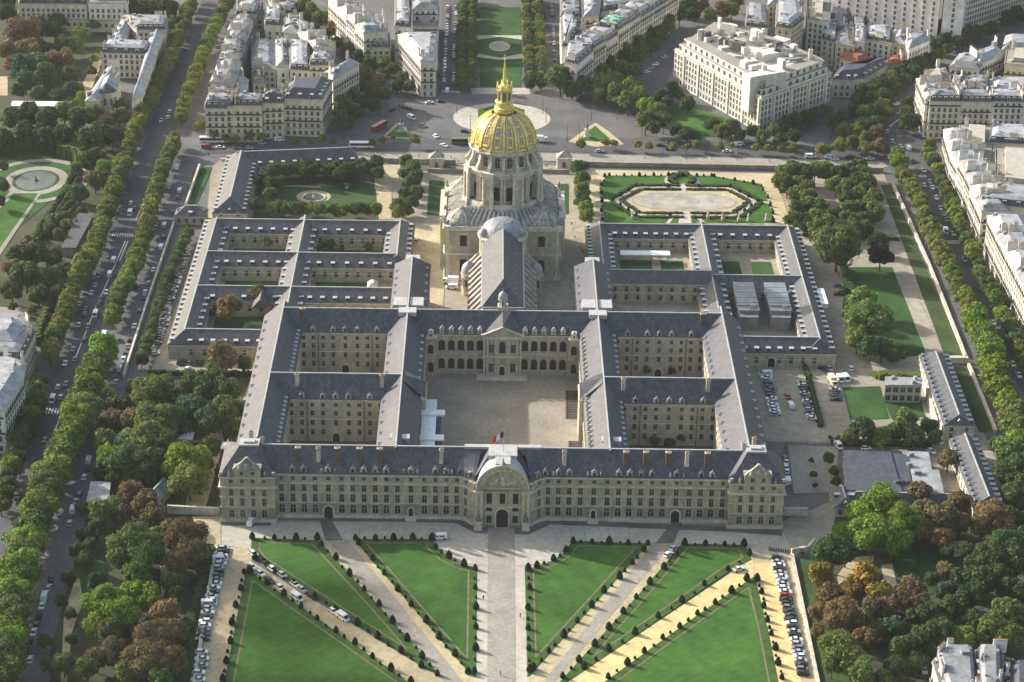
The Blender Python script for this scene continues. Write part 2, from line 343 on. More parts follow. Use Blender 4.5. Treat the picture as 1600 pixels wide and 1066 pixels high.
# moats
sheet('moat_grass', [PX([(1237, 872), (1286, 868), (1345, 1110), (1283, 1110)]), PX([(338, 856), (330, 862), (255, 1110), (297, 1110)])], 0.09, moatg_m)
sheet('moat_grass', [PX([(1376, 289), (1392, 289), (1506, 559), (1477, 559)]), PX([(1484, 574), (1511, 574), (1554, 676), (1530, 676)])], 0.09, moatg_m)
sheet('garden_path', [PX([(1392, 395), (1403, 393), (1478, 560), (1466, 560)]), PX([(1318, 425), (1328, 425), (1345, 470), (1335, 470)])], 0.12, ground_m)
sheet('garden_lawn', [PX([(1326, 418), (1394, 418), (1448, 556), (1375, 560), (1340, 480)]), PX([(1316, 606), (1375, 604), (1390, 655), (1328, 657)]), PX([(1380, 620), (1438, 624), (1446, 652), (1392, 655)])], 0.12, lawnd_m)
# courtyard floors
sheet('court_of_honour', [PX([(655, 585), (910, 588), (925, 760), (640, 760)])], 0.10, court_m)
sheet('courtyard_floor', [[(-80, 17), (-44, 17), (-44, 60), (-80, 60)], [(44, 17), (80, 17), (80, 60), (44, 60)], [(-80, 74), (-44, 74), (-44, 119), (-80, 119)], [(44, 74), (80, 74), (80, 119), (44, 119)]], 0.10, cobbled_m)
sheet('courtyard_lawn', [[(-119, 186), (-96, 186), (-96, 207), (-119, 207)], [(-80, 186), (-53, 186), (-53, 207), (-80, 207)], [(-119, 223), (-96, 223), (-96, 243), (-119, 243)], [(-80, 223), (-53, 223), (-53, 243), (-80, 243)], [(-119, 144), (-96, 144), (-96, 170), (-119, 170)],
    [(52, 206), (66, 206), (66, 236), (52, 236)], [(70, 206), (80, 206), (80, 236), (70, 236)], [(97, 206), (105, 206), (105, 236), (97, 236)], [(110, 206), (119, 206), (119, 236), (110, 236)], [(48, 136), (56, 136), (56, 178), (48, 178)], [(60, 136), (68, 136), (68, 178), (60, 178)], [(46, 18), (78, 18), (78, 56), (46, 56)], [(50, 76), (78, 76), (78, 90), (50, 90)]], 0.13, lawnd_m)
sheet('parking_ground', [PX([(1166, 570), (1330, 572), (1340, 690), (1200, 700)])], 0.10, ground_m)
sheet('service_yard', [PX([(1198, 690), (1330, 694), (1330, 770), (1222, 815)])], 0.12, cobbled_m)
sheet('service_yard_pavement', [PX([(1232, 697), (1310, 699), (1305, 770), (1240, 772)])], 0.15, pave_m)
# boulevard on the left
LB = [(345, -30), (333, 0), (157, 450), (18, 820), (-72, 1066), (-100, 1140)]
sheet('boulevard_road', strip(PX(LB), 12.5), 0.10, asphd_m)
sheet('service_road', strip(PX([(320, 190), (302, 228), (219, 470), (187, 590), (143, 700), (101, 860), (38, 1080)]), 9.0), 0.08, asph_m)
sheet('cross_road', [PX([(-40, 985), (10, 975), (60, 1010), (80, 1060), (60, 1110), (-60, 1110)]), PX([(245, 190), (330, 205), (325, 228), (240, 222)])], 0.09, asph_m)
sheet('road_marking', strip(PX([(252, 262), (222, 322), (212, 345)]), 0.45)+strip(PX([(196, 377), (172, 432), (150, 480), (118, 560)]), 0.45)+strip(PX([(200, 377), (187, 408)]), 0.45)+strip(PX([(95, 650), (72, 710)]), 0.5), 0.14, white_m)
def zebra(u0, v0, u1, v1, n, lenpx=(4, -9), wpx=0.45, z=0.15):
    out = []
    for i in range(n):
        u = u0+(u1-u0)*(i+0.2)/n; v = v0+(v1-v0)*(i+0.2)/n; du = (u1-u0)/n*0.5; dv = (v1-v0)/n*0.5
        out.append(PX([(u, v), (u+du, v+dv), (u+du+lenpx[0], v+dv+lenpx[1]), (u+lenpx[0], v+lenpx[1])]))
    return out
sheet('road_marking', zebra(183, 345, 214, 346, 9, (2, -4))+zebra(174, 369, 208, 371, 9, (2, -5))+zebra(64, 647, 102, 648, 8, (3, -9)), 0.15, white_m)
sheet('road_marking', zebra(1388, 198, 1404, 186, 7, (3, 1.5))+zebra(1437, 278, 1449, 278, 6, (-2, -4))+zebra(1481, 382, 1500, 382, 8, (-2, -6))+zebra(690, 145, 720, 146, 8, (0, -3)), 0.15, white_m)
# south road, square and avenues
sheet('avenue_road', [PX([(318, 222), (560, 226), (740, 214), (900, 214), (1420, 232), (1420, 252), (900, 238), (740, 236), (560, 236), (318, 240)])], 0.09, asphd_m)
sheet('south_pavement', [PX([(560, 238), (730, 240), (730, 256), (600, 254), (545, 246)]), PX([(845, 240), (1380, 253), (1388, 262), (1000, 256), (845, 252)])], 0.13, pave_m)
sheet('moat_shade_strip', [PX([(600, 256), (712, 258), (712, 268), (600, 266)]), PX([(890, 259), (1000, 261), (1375, 268), (1375, 273), (1000, 267), (890, 265)])], 0.12, asphd_m)  # flat dark strips painted in for the shaded face of the moat wall
sheet('square_road', [PX([(640, 160), (700, 142), (880, 142), (950, 165), (1010, 215), (880, 228), (700, 228), (600, 215)])], 0.07, asph_m)
ca, cb = G(784, 160), G(784, 205); cc = ((ca[0]+cb[0])/2, (ca[1]+cb[1])/2)
PLZ = ell(cc[0], cc[1], 25, 27)
sheet('square_gravel', [ell(*G(784, 185), 25, 23)], 0.11, pale_m)
sheet('square_lawn', [PX([(746, 172), (772, 166), (800, 166), (820, 172), (818, 190), (748, 190)])], 0.15, lawn_m)
sheet('island_gravel', [PX([(888, 222), (930, 192), (950, 205), (975, 226), (930, 230)]), PX([(598, 215), (620, 192), (635, 200), (640, 218)])], 0.11, sand_m)
sheet('island_lawn', [PX([(902, 220), (930, 197), (960, 224)]), PX([(602, 214), (625, 194), (641, 216)])], 0.15, lawn_m)
sheet('avenue_lawn', [PX([(748, 12), (813, 12), (815, 56), (746, 56)]), PX([(748, 90), (815, 90), (814, 136), (788, 139), (750, 134)]), PX([(747, 63), (781, 58), (815, 63), (815, 84), (781, 91), (747, 84)]), PX([(749, -10), (812, -10), (812, 0), (749, 0)])], 0.11, lawnd_m)  # darker grass stands in for the tree rows' shade on this lawn
sheet('avenue_path', [PX([(744, 56), (818, 56), (818, 63), (781, 58), (744, 63)]), PX([(744, 84), (781, 91), (818, 84), (818, 92), (781, 94), (744, 90)]), PX([(735, 138), (830, 138), (828, 148), (738, 148)])], 0.14, pale_m)
sheet('pond_rim', ring(G(780.5, 73), 5.2, 8.0, 5.9, 9.0), 0.20, pale_m)
sheet('pond_water', [ell(*G(780.5, 73), 5.3, 8.1)], 0.18, basin_m)
sheet('avenue_side_road', [PX([(690, -20), (726, -20), (722, 145), (686, 145)]), PX([(848, -20), (874, -20), (884, 140), (850, 140)])], 0.09, asphd_m)
sheet('corner_garden_lawn', [PX([(1030, 170), (1060, 160), (1150, 190), (1140, 214), (1060, 212)])], 0.11, lawn_m)
# parterre garden on the right of the dome
sheet('parterre_path', [PX([(922, 264), (1212, 272), (1236, 352), (920, 348)])], 0.09, sand_m)
oc = [(948, 275), (1112, 275), (1190, 288), (1212, 350), (944, 349), (938, 290)]
BO = PX(oc); sheet('parterre_grass', [BO], 0.12, lawn_m)
pc = G(1069, 316)
WO = PX([(957, 314), (994, 292), (1141, 293.5), (1184, 316), (1153, 339), (994, 338)]); WI = PX([(965, 313.5), (998, 295), (1138, 296), (1175, 315.5), (1147, 336), (998, 335.5)])
GI = PX([(974, 313), (1000, 299), (1138, 299.5), (1168, 315.5), (1142, 332.5), (1003, 332)])
sheet('parterre_walk', [[WO[k], WO[(k+1) % 6], WI[(k+1) % 6], WI[k]] for k in range(6)]+[PX([(957, 313), (930, 312), (930, 315), (957, 316)]), PX([(1205, 316), (1184, 315), (1184, 318), (1205, 319)]), PX([(1062, 288), (1072, 288), (1071, 299), (1064, 299)]), PX([(1062, 332), (1078, 332), (1081, 350), (1060, 350)]), PX([(1040, 350), (1050, 337), (1055, 338), (1046, 350)]), PX([(1096, 350), (1086, 338), (1091, 337), (1103, 350)])], 0.15, pale_m)
sheet('parterre_gravel', [GI], 0.16, sand_m)
sheet('pond_rim', ring(G(1066, 284), 6.5, 8.5, 8.5, 11), 0.17, pale_m)
bc = G(1069, 317)
basin = ell(bc[0]-15, bc[1]+0.8, 9, 7.6, 14, pi/2, 3*pi/2)+[(bc[0]-15.6, bc[1]-8.9), (bc[0]+15.6, bc[1]-8.9)]+ell(bc[0]+15, bc[1]+0.8, 9, 7.6, 14, -pi/2, pi/2)+[(bc[0]+15.6, bc[1]+10.4), (bc[0]-15.6, bc[1]+10.4)]
sheet('basin_floor', [basin], 0.20, basin_m)
sheet('basin_rim', [[a, b, c, d] for a, b, c, d in zip(basin, basin[1:]+basin[:1], (lambda q: q[1:]+q[:1])(shrink(basin, -0.8)), shrink(basin, -0.8))], 0.24, pave_m)
# left garden of the l-shaped wing
sheet('garden_ground', [PX([(405, 262), (600, 262), (596, 344), (395, 344)])], 0.09, earth_m)
sheet('garden_path', [PX([(584, 266), (612, 268), (612, 345), (592, 345)]), PX([(428, 290), (590, 292), (590, 296), (427, 294)]), PX([(600, 258), (625, 258), (624, 285), (600, 283)])], 0.12, sand_m)
sheet('garden_lawn', [PX([(446, 292), (486, 294), (472, 308), (440, 308)]), PX([(500, 292), (540, 291), (535, 310), (512, 308)]), PX([(545, 290), (585, 291), (584, 310), (544, 310)]), PX([(430, 313), (480, 315), (480, 330), (425, 330)]), PX([(510, 313), (584, 314), (580, 335), (505, 332)])], 0.15, lawnd_m)
sheet('fountain_walk', [ell(*G(490, 308), 8, 8)], 0.17, sand_m)
sheet('dome_lawn', [PX([(671, 282), (695, 284), (690, 338), (667, 336)]), PX([(868, 288), (888, 288), (888, 335), (876, 335)]), PX([(300, 270), (320, 262), (332, 262), (308, 318), (300, 318)])], 0.12, lawnd_m)
sheet('church_yard', [PX([(640, 350), (700, 350), (690, 520), (652, 520)])], 0.11, sand_m)
# garden far left
c0 = G(56, 283)
sheet('rose_garden_lawn', [PX([(-60, 250), (60, 240), (118, 258), (110, 290), (60, 330), (-60, 430)])], 0.10, lawnd_m)
sheet('round_pond_walk', [ell(c0[0], c0[1], 15, 19)], 0.13, pave_m)
sheet('round_pond_rim', [ell(c0[0], c0[1], 11, 14)], 0.16, lawnd_m)
sheet('round_pond_water', [ell(c0[0], c0[1], 9.3, 12.3)], 0.19, water_m)
sheet('rose_garden_path', ring(c0, 22, 25, 25, 29)+[PX([(60, 300), (66, 300), (0, 400), (-8, 400)]), PX([(16, 300), (24, 300), (-40, 372), (-50, 372)]), PX([(-10, 480), (70, 484), (70, 492), (-10, 490)])], 0.15, pave_m)
sheet('long_lawn', [PX([(22, 303), (60, 303), (-5, 395), (-50, 395)])], 0.17, lawn_m)
sheet('park_path', [PX([(95, 1066), (100, 960), (118, 905), (124, 905), (130, 940), (112, 990), (105, 1066)]), PX([(250, 885), (262, 885), (265, 910), (252, 940)]), PX([(300, 808), (345, 808), (345, 852), (318, 850)]), PX([(300, 705), (345, 660), (350, 690), (320, 800), (290, 790)]),
    PX([(1308, 900), (1330, 873), (1365, 868), (1365, 878), (1330, 900), (1310, 915)]), PX([(1376, 884), (1394, 882), (1404, 925), (1412, 960), (1398, 955), (1385, 925)]), PX([(1480, 846), (1510, 846), (1520, 865), (1490, 872)]), PX([(130, 130), (150, 90), (160, 95), (136, 160)]), PX([(0, 120), (12, 120), (12, 150), (0, 150)])], 0.12, sand_m)
sheet('park_lawn', [PX([(1400, 860), (1470, 862), (1490, 920), (1430, 935), (1402, 900)]), PX([(120, 880), (160, 850), (180, 1000), (130, 1000)])], 0.10, lawnd_m)
# boulevard on the right
RB = [(1395, 150), (1418, 200), (1443, 252), (1479, 350), (1504, 400), (1545, 480), (1600, 580), (1640, 650)]
sheet('boulevard_road', strip(PX(RB), 10.5), 0.10, asphd_m)
sheet('moat_footpath', [PX([(1396, 268), (1412, 268), (1470, 400), (1540, 560), (1585, 680), (1560, 680), (1510, 560), (1440, 395)])], 0.08, asph_m)
sheet('side_road', [PX([(1300, 200), (1340, 165), (1420, 95), (1440, 90), (1440, 115), (1400, 170), (1400, 240), (1290, 235)]), PX([(985, 130), (1050, 75), (1065, 85), (1030, 150), (1010, 175)]), PX([(640, 160), (560, 60), (505, 0), (520, -10), (640, 110), (680, 150)])], 0.08, asphd_m)
sheet('right_road', [PX([(1505, 1066), (1480, 1010), (1560, 930), (1620, 870), (1640, 900), (1530, 1020), (1540, 1066)])], 0.10, asphd_m)
# low walls along moats, roads and gardens
def wall_run(name, pts, h, th, m, label, group=None, cat='wall', post=None):
    b = MB()
    for i in range(len(pts)-1):
        (x0, y0), (x1, y1) = pts[i], pts[i+1]; a = atan2(y1-y0, x1-x0); l = hypot(x1-x0, y1-y0)
        b.obox((x0+x1)/2, (y0+y1)/2, a, l, th, 0, h); b.obox((x0+x1)/2, (y0+y1)/2, a, l-0.01, th+0.25, h+0.003, h+0.2)
        if post:
            k = max(1, int(l/post))
            for j in range(k+1): b.obox(x0+(x1-x0)*j/k, y0+(y1-y0)*j/k, a, th+0.35, th+0.35, 0.002, h+0.45)
    o = b.build(name, m); tag(o, label, cat, group); return o
wall_run('moat_wall', PX([(1395, 291), (1452, 418), (1508, 560)]), 1.5, 0.9, stonel_m, 'long pale stone parapet between the moat lawn and the footpath on the right')
wall_run('moat_wall', PX([(1513, 573), (1556, 678)]), 1.5, 0.9, stonel_m, 'shorter pale parapet continuing past the little moat bridge')
wall_run('moat_wall', PX([(1237, 868), (1286, 1110)]), 1.0, 0.9, stonel_m, 'stone wall behind the cars parked on the yellow sand strip')
wall_run('moat_wall', PX([(1290, 905), (1348, 1110)]), 1.6, 0.7, stonel_m, 'pale garden wall beside the autumn trees past the green moat')
wall_run('moat_wall', PX([(338, 855), (297, 1110)]), 1.0, 0.9, stonel_m, 'stone wall behind the cars parked in front of the dark park')
wall_run('moat_wall', PX([(600, 254), (712, 257)]), 2.2, 0.8, darkstone_m, 'low stone wall along the avenue left of the golden dome')  # dark stone colour paints in the shade on the moat wall face
wall_run('moat_wall', PX([(885, 259), (1380, 269)]), 2.2, 0.8, darkstone_m, 'long low stone wall between the avenue and the parterre garden')  # same dark stone, standing in for the wall's shaded face
wall_run('moat_wall', PX([(668, 269), (728, 271)]), 1.8, 0.8, darkstone_m, 'short dark-shadowed wall section beside the left gate pavilion')  # both short sections carry the shade in their dark stone colour
wall_run('moat_wall', PX([(842, 270), (889, 271)]), 1.8, 0.8, darkstone_m, 'short wall section beside the right gate pavilion')
wall_run('boundary_wall', PX([(312, 262), (288, 330)]), 1.8, 0.6, stonel_m, 'wall along the service road by the strip of grass')
wall_run('boundary_wall', PX([(272, 352), (232, 470), (193, 592)]), 1.8, 0.6, stonel_m, 'long wall along the service road behind the clipped hedge trees')
wall_run('boundary_wall', PX([(190, 280), (150, 350), (112, 420), (90, 500)]), 2.5, 0.6, brick_m, 'reddish brick wall between the museum garden and the boulevard')
wall_run('boundary_wall', PX([(262, 802), (344, 806)]), 3.0, 0.8, stonel_m, 'stone wall joining the palace front at its left corner')
wall_run('boundary_wall', PX([(1224, 806), (1262, 806)]), 3.0, 0.8, stonel_m, 'stone wall joining the palace front at its right corner')
wall_run('boundary_wall', PX([(1236, 868), (1262, 864), (1272, 852)]), 2.5, 0.8, stonel_m, 'low retaining wall at the head of the right moat')
wall_run('boundary_wall', PX([(345, 252), (545, 243)]), 1.2, 0.6, stonel_m, 'low wall behind the long slate building by the avenue')
wall_run('garden_wall', PX([(1477, 566), (1512, 567)]), 2.4, 2.0, stonel_m, 'small stone bridge wall crossing the green moat')
wall_run('garden_wall', PX([(1440, 595), (1462, 672)]), 4.0, 0.8, stonel_m, 'tall pale wall between the small lawn and the long garden wing')

# ------------------------------------------------------------------ shared window, dormer and chimney shapes
_pc = {}
shade_m = mat('opening_shade', (0.028, 0.026, 0.024), 0.95, 0.2, 0.5)  # near-black colour on flat panes stands in for shade inside openings
def win_mesh(w, h, style='plain'):
    k = ('w', round(w, 2), round(h, 2), style)
    if k in _pc: return _pc[k]
    b = MB()
    if style == 'dark':
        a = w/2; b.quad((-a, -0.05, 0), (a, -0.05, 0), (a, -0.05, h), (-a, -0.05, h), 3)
        for x0_, x1_, z0_, z1_ in ((-a-0.35, -a, 0, h), (a, a+0.35, 0, h), (-a-0.5, a+0.5, h, h+0.4), (-a-0.5, a+0.5, -0.4, 0)): b.box(x0_, x1_, -0.3, 0.05, z0_, z1_, 1)
    elif style in ('arch', 'bigarch'):
        r = w/2; n = 10
        pts = [(-r, 0), (r, 0)]+[(r*cos(pi*i/n), h-r+r*sin(pi*i/n)) for i in range(n+1)]
        out = shrink(pts, -0.28)
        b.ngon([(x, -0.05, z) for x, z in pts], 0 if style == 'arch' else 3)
        m = len(pts)
        for i in range(m):
            j = (i+1) % m
            b.quad((out[i][0], -0.16, out[i][1]), (out[j][0], -0.16, out[j][1]), (pts[j][0], -0.16, pts[j][1]), (pts[i][0], -0.16, pts[i][1]), 1)
            b.quad((pts[i][0], -0.16, pts[i][1]), (pts[j][0], -0.16, pts[j][1]), (pts[j][0], -0.05, pts[j][1]), (pts[i][0], -0.05, pts[i][1]), 1)
            b.quad((out[j][0], -0.16, out[j][1]), (out[i][0], -0.16, out[i][1]), (out[i][0], 0, out[i][1]), (out[j][0], 0, out[j][1]), 1)
        if style == 'arch':
            b.box(-0.06, 0.06, -0.10, -0.05, 0, h-0.1, 1); b.box(-r, r, -0.10, -0.05, h*0.55, h*0.55+0.1, 1)
        if style == 'bigarch': b.box(-r-0.3, r+0.3, -0.35, -0.02, -0.95, -0.05, 1)
    else:
        a = w/2; f = 0.18
        b.quad((-a, -0.05, 0), (a, -0.05, 0), (a, -0.05, h), (-a, -0.05, h), 0)
        b.box(-a-f, -a, -0.14, 0.05, 0, h, 1); b.box(a, a+f, -0.14, 0.05, 0, h, 1); b.box(-a-f, a+f, -0.16, 0.05, h, h+f, 1)
        b.box(-a-f, a+f, -0.24, 0.05, -0.16, 0, 1)
        b.box(-0.05, 0.05, -0.09, -0.05, 0, h, 1)
        if h > 1.5: b.box(-a, a, -0.09, -0.05, h*0.62, h*0.62+0.08, 1)
        if style == 'balcony': b.box(-a-0.3, a+0.3, -0.55, -0.25, -0.2, 0.75, 2)
        if style == 'bar': b.box(-a-0.05, a+0.05, -0.20, -0.15, 0, 0.7, 2)
    me = b.mesh('window', [glass_m, frame_m, iron_m, shade_m]); _pc[k] = me; return me
def door_mesh(w, h):
    k = ('d', w, h)
    if k in _pc: return _pc[k]
    b = MB(); r = w/2; n = 10
    pts = [(-r, 0), (r, 0)]+[(r*cos(pi*i/n), h-r+r*sin(pi*i/n)) for i in range(n+1)]
    out = shrink(pts, -0.5); m = len(pts)
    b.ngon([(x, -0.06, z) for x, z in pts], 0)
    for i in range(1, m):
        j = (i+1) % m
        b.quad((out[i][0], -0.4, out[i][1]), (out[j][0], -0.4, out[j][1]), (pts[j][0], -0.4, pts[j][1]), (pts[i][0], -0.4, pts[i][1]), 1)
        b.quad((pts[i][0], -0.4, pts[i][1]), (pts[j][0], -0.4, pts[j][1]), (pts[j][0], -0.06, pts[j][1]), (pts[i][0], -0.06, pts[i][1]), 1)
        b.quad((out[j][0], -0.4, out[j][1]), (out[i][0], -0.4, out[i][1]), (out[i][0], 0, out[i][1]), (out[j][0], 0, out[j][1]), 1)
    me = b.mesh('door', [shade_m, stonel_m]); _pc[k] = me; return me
def dormer_mesh(style):
    if style in _pc: return _pc[style]
    b = MB()
    if style == 'stone':      # carved stone dormer with gabled head and dark bull's-eye
        b.box(-0.85, 0.85, -0.3, 3.2, 0, 1.9, 1); b.prism([(-1.35, -0.35), (1.35, -0.35), (1.35, 0.1), (-1.35, 0.1)], 0, 0.5, 1)
        b.box(-1.15, -0.85, -0.3, 0.1, 0.5, 1.2, 1); b.box(0.85, 1.15, -0.3, 0.1, 0.5, 1.2, 1)
        pts = [(-1.05, 1.9), (1.05, 1.9), (0.75, 2.45), (0.25, 2.8), (0.12, 3.5), (-0.12, 3.5), (-0.25, 2.8), (-0.75, 2.45)]
        b.ngon([(x, -0.42, z) for x, z in pts], 1); b.ngon([(x, 0.0, z) for x, z in reversed(pts)], 1)
        for i in range(len(pts)):
            j = (i+1) % len(pts); b.quad((pts[j][0], -0.42, pts[j][1]), (pts[i][0], -0.42, pts[i][1]), (pts[i][0], 0, pts[i][1]), (pts[j][0], 0, pts[j][1]), 1)
        b.ngon([(0.5*cos(t*pi/6), -0.33, 1.15+0.62*sin(t*pi/6)) for t in range(12)], 0)
        mats = [glass_m, ribstone_m]
    elif style == 'court':     # pale stone trophy dormer of the court of honour
        b.box(-1.0, 1.0, -0.3, 3.0, 0, 2.3, 1); b.box(-1.35, 1.35, -0.4, 0.2, 0, 0.6, 1)
        pts = [(-1.2, 2.3), (1.2, 2.3), (0.9, 2.8), (0.5, 3.3), (0.3, 3.9), (-0.3, 3.9), (-0.5, 3.3), (-0.9, 2.8)]
        b.ngon([(x, -0.4, z) for x, z in pts], 1); b.ngon([(x, 0.2, z) for x, z in reversed(pts)], 1)
        for i in range(len(pts)):
            j = (i+1) % len(pts); b.quad((pts[j][0], -0.4, pts[j][1]), (pts[i][0], -0.4, pts[i][1]), (pts[i][0], 0.2, pts[i][1]), (pts[j][0], 0.2, pts[j][1]), 1)
        b.ngon([(0.42*cos(t*pi/6), -0.33, 1.2+0.55*sin(t*pi/6)) for t in range(12)], 0)
        mats = [glass_m, stonel_m]
    elif style == 'lead':      # small dormer with a white lead cap
        b.box(-0.7, 0.7, -0.1, 2.6, 0, 1.25, 1); b.quad((-0.45, -0.13, 0.2), (0.45, -0.13, 0.2), (0.45, -0.13, 1.05), (-0.45, -0.13, 1.05), 0)
        b.prism([(-0.95, -0.35), (0.95, -0.35), (0.95, 2.4), (-0.95, 2.4)], 1.253, 1.5, 2)
        mats = [glass_m, slatew_m, lead_m]
    elif style == 'slate':     # small gabled roof dormer
        b.box(-0.55, 0.55, -0.1, 1.8, 0, 1.1, 1); b.quad((-0.4, -0.13, 0.15), (0.4, -0.13, 0.15), (0.4, -0.13, 1.0), (-0.4, -0.13, 1.0), 0)
        b.quad((-0.8, -0.3, 1.0), (0, -0.3, 1.7), (0, 1.9, 1.7), (-0.8, 1.9, 1.0), 2); b.quad((0, -0.3, 1.7), (0.8, -0.3, 1.0), (0.8, 1.9, 1.0), (0, 1.9, 1.7), 2)
        b.tri((-0.8, -0.3, 1.0), (0.8, -0.3, 1.0), (0, -0.3, 1.7), 2)
        mats = [glass_m, slate_m, lead_m]
    else:                      # mansard dormer of an apartment house
        b.box(-0.75, 0.75, -0.15, 1.7, 0, 1.75, 1); b.quad((-0.5, -0.18, 0.2), (0.5, -0.18, 0.2), (0.5, -0.18, 1.5), (-0.5, -0.18, 1.5), 0)
        b.prism([(-0.95, -0.3), (0.95, -0.3), (0.95, 1.5), (-0.95, 1.5)], 1.753, 1.95, 2)
        mats = [glass_m, frame_m, lead_m]
    me = b.mesh('dormer', mats); _pc[style] = me; return me
def chimney_mesh(style):
    k = 'c'+style
    if k in _pc: return _pc[k]
    b = MB()
    if style == 'palace':
        b.box(-0.75, 0.75, -0.6, 0.6, -6.5, 2.2, 0); b.box(-0.9, 0.9, -0.75, 0.75, 1.9, 2.15, 1); b.box(-0.65, 0.65, -0.4, 0.4, 2.2, 2.6, 2); mats = [dstone_m, stonel_m, pot_m]
    elif style == 'brick':
        b.box(-1.0, 1.0, -0.55, 0.55, -6.5, 2.0, 0); b.box(-1.15, 1.15, -0.7, 0.7, 2.0, 2.3, 1)
        for q in (-0.6, 0, 0.6): b.cyl(q, 0, 0.2, 0.17, 2.3, 2.9, 8, 2)
        mats = [brick_m, stonel_m, pot_m]
    elif style == 'long':
        b.box(-2.6, 2.6, -0.35, 0.35, -2.5, 1.6, 0); b.box(-2.7, 2.7, -0.45, 0.45, 1.6, 1.8, 1)
        for q in range(7): b.cyl(-2.1+q*0.7, 0, 0.17, 0.13, 1.8, 2.5, 6, 2)
        mats = [wall_m, frame_m, pot_m]
    else:
        b.box(-1.2, 1.2, -0.4, 0.4, -2, 1.7, 0); b.box(-1.3, 1.3, -0.5, 0.5, 1.7, 1.9, 1)
        for q in range(4): b.cyl(-0.9+q*0.6, 0, 0.16, 0.12, 1.9, 2.5, 6, 2)
        mats = [wall_m, frame_m, pot_m]
    me = b.mesh('chimney', mats); _pc[k] = me; return me

def row_of(name, me, parent, p0, p1, offs, z, cond=None, lift=0.0, back=0.0):
    """copies of a mesh along the wall p0->p1 (outside on the right hand) at offsets in m"""
    a = atan2(p1[1]-p0[1], p1[0]-p0[0]); l = hypot(p1[0]-p0[0], p1[1]-p0[1]); ox = parent['_ox'] if '_ox' in parent else 0; oy = parent['_oy'] if '_oy' in parent else 0
    out = []
    for t in offs:
        x = p0[0]+(p1[0]-p0[0])*t/l - back*sin(a); y = p0[1]+(p1[1]-p0[1])*t/l + back*cos(a)
        out.append(inst(name, me, parent, x-ox, y-oy, z, a))
    return out
def gable(b, x0, x1, y0, y1, ze, zr, axis='y', hip0=0, hip1=0, ov=0.4, m=0):
    """gabled or hipped roof; hip0/hip1 = length of the hip at the low/high end of the axis"""
    x0 -= ov if axis == 'y' or hip0 else 0; x1 += ov if axis == 'y' or hip1 else 0
    y0 -= ov if axis == 'x' or hip0 else 0; y1 += ov if axis == 'x' or hip1 else 0
    if axis == 'y':
        cx = (x0+x1)/2; a, c = (cx, y0+hip0, zr), (cx, y1-hip1, zr)
        A, B, C, D = (x0, y0, ze), (x1, y0, ze), (x1, y1, ze), (x0, y1, ze)
        b.quad(B, C, c, a, m); b.quad(D, A, a, c, m); b.tri(A, B, a, m); b.tri(C, D, c, m)
    else:
        cy = (y0+y1)/2; a, c = (x0+hip0, cy, zr), (x1-hip1, cy, zr)
        A, B, C, D = (x0, y0, ze), (x1, y0, ze), (x1, y1, ze), (x0, y1, ze)
        b.quad(A, B, c, a, m); b.quad(C, D, a, c, m); b.tri(D, A, a, m); b.tri(B, C, c, m)
    return a, c
def ridge_cap(parent, a, c, wd=0.5):
    b = MB(); ang = atan2(c[1]-a[1], c[0]-a[0]); l = hypot(c[0]-a[0], c[1]-a[1])
    b.obox((a[0]+c[0])/2, (a[1]+c[1])/2, ang, l, wd, a[2]-0.25, a[2]+0.12)
    return b.build('ridge_cap', lead_m, parent)

# ------------------------------------------------------------------ the palace
palace = empty('palace', 0, 0); tag(palace, 'vast stone palace with dark slate roofs around five courtyards and an arched portal', 'palace')
ZE, ZR = 17.6, 24.6
def wing(parent, x0, x1, y0, y1, axis, ze=ZE, zr=ZR, m=stoned_m, hip0=0, hip1=0, rm=slate_m, cornice=True, plinth=0, nm='wing', inset=0.0, rx=None):
    b = MB(); b.prism([(x0, y0), (x1, y0), (x1, y1), (x0, y1)], 0, ze, 0, top=False)
    if cornice:
        for q, (zz, th, d) in enumerate(((ze-0.55, 0.5, 0.35), (ze*0.52, 0.3, 0.15))):
            e = d+inset
            b.prism([(x0-e, y0-e), (x1+e, y0-e), (x1+e, y1+e), (x0-e, y1+e)], zz, zz+th, 1)
    w_ = b.build(nm, [m, stonel_m], parent)
    r = MB(); a, c = gable(r, x0, x1, y0, y1, ze, zr, axis, hip0, hip1)
    ro = r.build('roof', rm, w_); ridge_cap(w_, a, c)
    return w_
def offs9(): return None
W = {}
